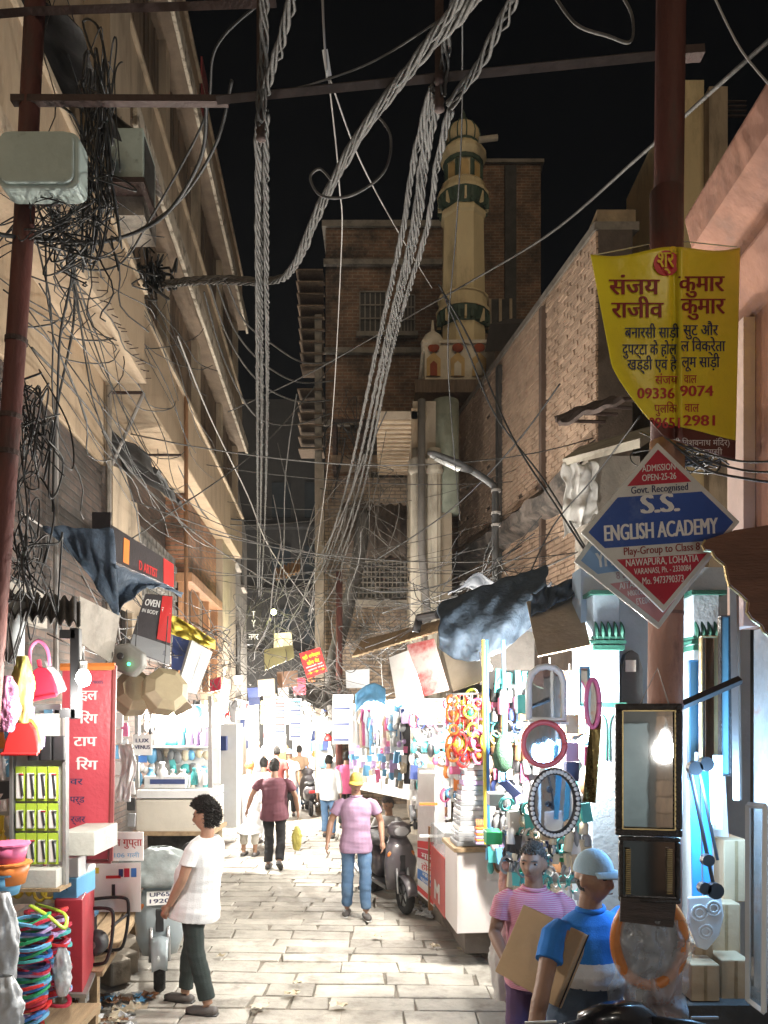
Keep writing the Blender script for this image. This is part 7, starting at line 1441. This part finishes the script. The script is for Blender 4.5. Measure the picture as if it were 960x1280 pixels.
# 2 lavender polo
person('man in lavender polo, blue jeans and yellow cap walking towards the viewer', G(445, 9.2), R(4), 1.70, dict(
    kl=(.105, -.10, .49), al=(.115, -.12, .09), fl=(.15, -1, 0), kr=(-.10, .02, .48), ar=(-.105, .10, .085), fr=(-.15, -1, 0), el=(.30, .05, 1.13), wl=(.31, -.08, .90), er=(-.30, .06, 1.13), wr=(-.34, -.04, .90)), SK, lav, jeans, .80, .62, 'short', cap=cl('yellow_cap', (.6, .42, .08)), shoes='trainer', head=(0, R(10)), vox=.009, bands=None, collar=True, tz=.12)
# 3 maroon man
person('stout man in maroon shirt walking away with a yellow bag', G(343, 12), R(176), 1.72, dict(
    kl=(.10, -.10, .5), al=(.1, -.02, .1), kr=(-.10, -.02, .48), ar=(-.11, .16, .17), fr=(0, -.8, -.5), el=(.34, .05, 1.16), wl=(.40, .08, .95), er=(-.33, .0, 1.14), wr=(-.35, -.08, .90)), SK3, mar, blk_c, .80, .7, 'short', vox=.011, belly=.03, fat=1.12)
bag('carrier_bag', 'yellow carrier bag in the hand of the maroon shirt man', 371, 1048, 11.9, 13, 30, MATS['yellow_bag'], seed=44)
# 4 white shirt and jeans
person('slim man in white shirt and jeans walking away beyond the yellow cap man', G(411, 15.2), R(178), 1.62, dict(kl=(.09, -.08, .49), al=(.09, -.06, .1), kr=(-.09, .02, .48), ar=(-.09, .12, .09)), SK, white_c, jeans, .80, 1.8, 'short', vox=.016)
person('man in cream shirt standing sideways at the left stalls', G(267, 12.6), R(-120), 1.72, dict(el=(.26, -.06, 1.13), wl=(.2, -.28, 1.1)), SK2, cream_c, cl('khaki', (.3, .24, .16)), .72, .8, 'short', vox=.014)
person('person in long white kurta walking away in front of the crowd', G(312, 13.2), R(170), 1.66, None, SK2, white_c, cl('dhoti', (.62, .6, .55)), .42, 1.8, 'bald', hairm=cl('orange_cloth', (.5, .25, .08)), vox=.016, kurta=.035, shoes='shoe', tz=.2)
person('person in white shirt just behind the maroon shirt man', G(330, 14.5), R(172), 1.6, dict(kl=(.09, -.08, .49), kr=(-.09, .05, .48), ar=(-.09, .14, .1)), SK2, white_c, white_c, .6, 1.6, 'short', vox=.018, kurta=.02)
person('person in pink shirt half hidden behind the yellow cap man', G(433, 16.5), R(175), 1.62, None, SK3, cl('pink', (.6, .12, .25)), blk_c, .8, .7, 'short', vox=.018)
crowd = [(288, 20, 180, 'grey', (.3, .3, .32), 'man in grey shirt far at the lane bend'), (300, 22, 10, 'teal', (.05, .3, .24), 'person with green headcloth coming through the crowd'), (298, 18.5, 190, 'beige', (.45, .4, .33), 'person in beige far left of the crowd'), (346, 17.5, 185, 'brick', (.35, .08, .07), 'person in brick red walking ahead of the maroon man'), (362, 18.5, 5, 'white2', (.65, .65, .65), 'person in white with a blue cap facing the viewer'), (374, 20, 190, 'tan', (.3, .2, .13), 'woman in tan shawl among the far crowd'), (322, 24, 0, 'dark', (.06, .06, .07), 'dark clothed person deep in the lane'), (336, 26, 180, 'white3', (.65, .63, .6), 'white clothed person deepest in the lane'), (388, 23, 0, 'blue', (.1, .16, .3), 'person in blue by the white shop front'), (352, 28, 180, 'ochre', (.4, .28, .1), 'ochre clothed person at the far end')]
for k, (px, D_, rz, nm, c_, lab) in enumerate(crowd):
    person(lab, G(px, D_), R(rz), 1.58 + .04 * (k % 4), dict(kl=(.09, -.07 * (k % 2), .49), kr=(-.09, .03, .48), ar=(-.09, .12 * (k % 2), .09)), (SK, SK2, SK3)[k % 3], cl(nm, c_), (blk_c, jeans, cl('khaki', (.3, .24, .16)), white_c)[k % 4], .75 if k % 3 else .5, .8, 'short', cap=(cl('green_headcloth', (.04, .35, .2)) if k == 1 else cl('blue_cap2', (.3, .4, .55)) if k == 4 else None), vox=.022, fingers=True, wr=.004, kurta=.02)
# seated man by the dark scooter
person('seated man in white checked shirt between scooter and clothes stall', G(487, 11.0), R(-35), 1.62, dict(hl=(.09, 0, .52), hr=(-.09, 0, .52), kl=(.12, -.4, .52), kr=(-.12, -.4, .52), al=(.12, -.42, .09), ar=(-.12, -.42, .09), sl=(.18, -.02, 1.0), sr=(-.18, -.02, 1.0), el=(.24, -.12, .76), wl=(.12, -.32, .68), er=(-.24, -.12, .76), wr=(-.12, -.32, .68)), SK2, stripes('check', (.65, .65, .63), (.35, .35, .36), 25), cl('khaki', (.3, .24, .16)), .5, .9, 'short', hairm=grey_hair, vox=.014, seated=True, head=(0, R(25)))
cuboid('stool', 'low wooden stool under the seated man', 'stool', V(G(487, 11).x - .17, 10.85, .02), V(G(487, 11).x + .17, 11.15, .42), wood)
# pink striped man
person('man in pink striped polo glancing sideways behind the box carrier', G(670, 4.62), R(-22), 1.67, dict(sl=(.17, -.02, 1.36), sr=(-.17, -.10, 1.37), el=(.24, -.02, 1.1), er=(-.23, -.12, 1.12), wl=(.2, -.15, .92), wr=(-.1, -.32, 1.0), kl=(.11, -.04, .48), kr=(-.11, -.04, .48)), SK3, stripes('pink_stripe', (.58, .14, .26), (.62, .38, .42), 30), purple, .84, .62, 'short', hairm=grey_hair, head=(R(-4), R(2)), vox=.0075, collar=True)
# blue polo man
sky_c = cl('royal', (.03, .20, .62)); band_w = cl('band_white', (.72, .73, .76)); slate = cl('slate', (.075, .11, .17))
bl = person('man in blue, white and slate polo and pale cap carrying a flat carton', G(732, 3.85), R(12), 1.72, dict(sl=(.20, .0, 1.40), sr=(-.20, -.09, 1.38), er=(-.33, -.24, 1.14), wr=(-.44, -.36, .93), el=(.26, .08, 1.14), wl=(.26, .02, .90), kl=(.11, -.05, .48), kr=(-.11, .02, .48)), SK, sky_c, cl('pale_jeans', (.27, .33, .42)), .86, .62, 'short', cap=cl('pale_cap', (.36, .50, .60)), head=(R(34), R(2)), vox=.0065, bands=[(1.20, sky_c), (1.085, band_w), (0, slate)], collar=True, belly=.03)
B().ball((-.0 + .07, -.155, 1.285), .022, 8, 6, sy=.3, sz=1.5).build('badge', PL['pink'], bl, smooth=True, local=True)
cbx = thing('flat_carton', 'large flat brown carton carried under the arm of the blue polo man', 'box', P(660, 1250, 3.7))
q4 = [P(654, 1130, 3.93), P(730, 1166, 3.65), V(0, 0, 0), P(618, 1214, 3.86)]; q4[2] = q4[1] + q4[3] - q4[0]; nrm = (q4[1] - q4[0]).cross(q4[3] - q4[0]).normalized(); nrm = nrm if nrm.y > 0 else -nrm
B().poly(q4, nrm * .075).build('case', carton, cbx, bevel=.006)
a_, b2_ = q4[0].lerp(q4[3], .5), q4[1].lerp(q4[2], .5); wv = (q4[3] - q4[0]).normalized() * .02
B().poly([q4[1] + V(.004, 0, 0) + nrm * .034, q4[2] + V(.004, 0, 0) + nrm * .034, q4[2] + V(.004, 0, 0) + nrm * .041, q4[1] + V(.004, 0, 0) + nrm * .041], (q4[1] - q4[0]).normalized() * .003).build('lid_gap', PL['black'], cbx)
# ---------------------------------------------------------------- scooters
def scooter(label, loc, rz, paint, plate=None, cover=False, sc_=1.0, mirrors=True):
    t = thing('scooter', label, 'scooter', loc, rz); t.scale = (sc_,) * 3
    K = dict(local=True); rub = mk('tyre_rubber', (.022, .022, .023), .85, .2, 20, .3, 60); alu = mk('alloy', (.42, .43, .44), .35, .1, metal=.8, bump=0); blk = PL['black']
    for y_ in (-.63, .62):
        w = B(); n = 28
        w.tube([V(0, y_ + .175 * math.cos(a), .23 + .175 * math.sin(a)) for a in [2 * math.pi * k / n for k in range(n + 1)]], .052, 10, cap=False)
        wo = w.build('wheel', rub, t, smooth=True, local=True)
        B().lathe([(.13, -.03), (.135, 0), (.13, .03)], (0, y_, .23), 20, rot=Matrix.Rotation(R(90), 3, 'Y')).build('rim', alu, wo, smooth=True, local=True)
        for k in range(5):
            a = 2 * math.pi * k / 5; B().tube([V(-.032, y_, .23), V(-.034, y_ + .125 * math.cos(a), .23 + .125 * math.sin(a))], .014, 5).build('spoke', blk, wo, local=True)
    B().grid(lambda u, v: V((v - .5) * .15 * (1 - .3 * abs(u - .5)), -.63 + .25 * math.cos(R(20 + 150 * u)), .23 + .25 * math.sin(R(20 + 150 * u)) - .05 * abs(v - .5)), 16, 6).build('front_fender', paint, t, smooth=True, solid=.006, **K)
    for sx in (-1, 1): B().tube([V(sx * .075, -.60, .25), V(sx * .07, -.50, .62)], .02, 8).build('fork', alu, t, smooth=True, **K)
    # apron (front shield), lofted upwards
    r_ = [(V(0, -.40, .26), .15, .05), (V(0, -.46, .42), .20, .07), (V(0, -.47, .62), .215, .085), (V(0, -.43, .80), .17, .08), (V(0, -.38, .92), .11, .06)]
    b_ = B(); loft(b_, [(c, V(a, 0, 0), V(0, d, 0)) for c, a, d in r_], 18); ap = b_.build('front_apron', paint, t, smooth=True, **K)
    B().box((0, -.545, .60), (.07, .02, .2)).build('apron_inset', blk, ap, local=True, bevel=.008)
    B().box((0, -.05, .27), (.30, .62, .06)).build('floorboard', blk, t, bevel=.02, **K)
    b_ = B(); loft(b_, [(V(0, .16, .42), V(.10, 0, 0), V(0, 0, .14)), (V(0, .30, .50), V(.17, 0, 0), V(0, 0, .20)), (V(0, .60, .56), V(.185, 0, 0), V(0, 0, .19)), (V(0, .88, .63), V(.14, 0, 0), V(0, 0, .12)), (V(0, 1.0, .68), V(.06, 0, 0), V(0, 0, .05))], 18); rbd = b_.build('rear_body', paint, t, smooth=True, **K)
    B().box((0, .985, .62), (.14, .04, .07)).build('tail_light', PL['red'], rbd, local=True, bevel=.015)
    b_ = B(); loft(b_, [(V(0, .10, .72), V(.10, 0, 0), V(0, 0, .035)), (V(0, .28, .755), V(.14, 0, 0), V(0, 0, .055)), (V(0, .60, .79), V(.145, 0, 0), V(0, 0, .06)), (V(0, .90, .80), V(.10, 0, 0), V(0, 0, .045))], 14); b_.build('seat', mk('seat_vinyl', (.03, .03, .032), .5, .1, 6, .2, 50), t, smooth=True, **K)
    b_ = B(); loft(b_, [(V(0, -.40, .90), V(.09, 0, 0), V(0, .07, 0)), (V(0, -.43, .97), V(.16, 0, 0), V(0, .09, 0)), (V(0, -.42, 1.04), V(.15, 0, 0), V(0, .08, 0)), (V(0, -.38, 1.09), V(.08, 0, 0), V(0, .04, 0))], 16); cw_ = b_.build('handlebar_cowl', paint, t, smooth=True, **K)
    B().ball((0, -.51, .985), .075, 14, 8, sx=1.3, sy=.35, sz=.8).build('headlight', mk('headlamp_glass', (.5, .52, .54), .1, .05, bump=0), cw_, smooth=True, local=True)
    for sx in (-1, 1):
        B().tube([V(sx * .12, -.38, 1.03), V(sx * .24, -.33, 1.03), V(sx * .36, -.28, 1.01)], .016, 8).build('handlebar', blk, t, smooth=True, **K)
        B().tube([V(sx * .25, -.35, 1.045), V(sx * .36, -.37, 1.035)], .006, 6).build('brake_lever', alu, t, **K)
        B().ball((sx * .14, -.49, .70), .035, 10, 6, sx=1.2, sy=.5, sz=1.3).build('indicator', PL['orange'], t, smooth=True, **K)
        if mirrors: mo = B().ball((sx * .27, -.34, 1.2), .062, 12, 8, sx=1.1, sy=.3, sz=.72).build('mirror', blk, t, smooth=True, **K); B().tube([V(sx * .17, -.37, 1.06), V(sx * .26, -.34, 1.18)], .007, 6).build('mirror_stem', blk, mo, local=True)
    B().tube([V(-.12, .45, .26), V(-.14, .7, .27), V(-.14, .95, .33)], [.03, .045, .04], 10).build('exhaust', alu, t, smooth=True, **K)
    if plate:
        pl_ = B().box((0, -.56, .80), (.22, .012, .12), (R(-12), 0, 0)).build('number_plate', PL['white'], t, **K)
        ob = letters([(plate[0], 0, .835 - .02, .05, .17, .02), (plate[1], 0, .835 - .075, .05, .17, .02)], lambda u, v, l: V(u, -.57 - .0004 * l + .012 - .2 * (v - .8) * -1 * 1 - .012, v), navy_p, pl_)
    if cover:
        b_ = B(); n, m_ = 26, 14
        def fn(u, v):
            a = 2 * math.pi * u; r_ = .06 + .26 * math.sin(math.pi * min(1, v * .62 + .02)); d = 1 + .35 * noise.noise(V(math.cos(a) * 2.2, math.sin(a) * 2.2, v * 3)) + .15 * noise.noise(V(math.cos(a) * 6, math.sin(a) * 6, v * 8))
            return V(math.cos(a) * r_ * d * 1.15, -.38 + math.sin(a) * r_ * d * .8, 1.22 - .32 * v)
        b_.grid(fn, n, m_).build('crumpled_cover', mk('grey_tarp_cover', (.22, .25, .25), .45, .3, 6, .5, 14), t, smooth=True, solid=.004, local=True)
    return t
scooter('grey-blue scooter with a crumpled cover on its handlebar behind the white shirt man', G(200, 7.3), R(16), mk('grey_blue_paint', (.34, .40, .43), .3, .06, coat=.4, bump=0), ('UP65', '1920'), True)
scooter('dark scooter parked in front of the clothes stall', G(484, 9.9), R(20), mk('dark_metallic', (.11, .10, .11), .28, .1, coat=.6, bump=0))
scooter('black scooter top poking into the bottom edge beside the pole', V(1.00, 2.72, 0), R(184), plain('black_gloss', (.012, .012, .015), .25, coat=.5), None, False, 1.12, False)
for k, (px, D_, rz) in enumerate(((290, 17, 160), (386, 19, 190))): scooter(('motor scooter among the far left crowd', 'motor scooter parked by the white far shop')[k], G(px, D_), R(rz), MATS['dark_metallic'], None, False, 1)
bpy.data.scenes.remove(tmp)
# ---------------------------------------------------------------- thin haze volume, added for a glow around the lamps
hz = B().bb(-420, 420, -210, 810, -1.2, 21).build('haze', None); hz['kind'] = 'stuff'; hz['label'] = 'thin haze filling the lane for lamp glow'
hm = bpy.data.materials.new('haze_air'); hm.use_nodes = True; N = hm.node_tree.nodes; N.remove(N['Principled BSDF'])
vp = N.new('ShaderNodeVolumePrincipled'); vp.inputs['Density'].default_value = .0006; vp.inputs['Color'].default_value = (.92, .93, .95, 1)
hm.node_tree.links.new(vp.outputs[0], N['Material Output'].inputs['Volume']); hz.data.materials.append(hm)
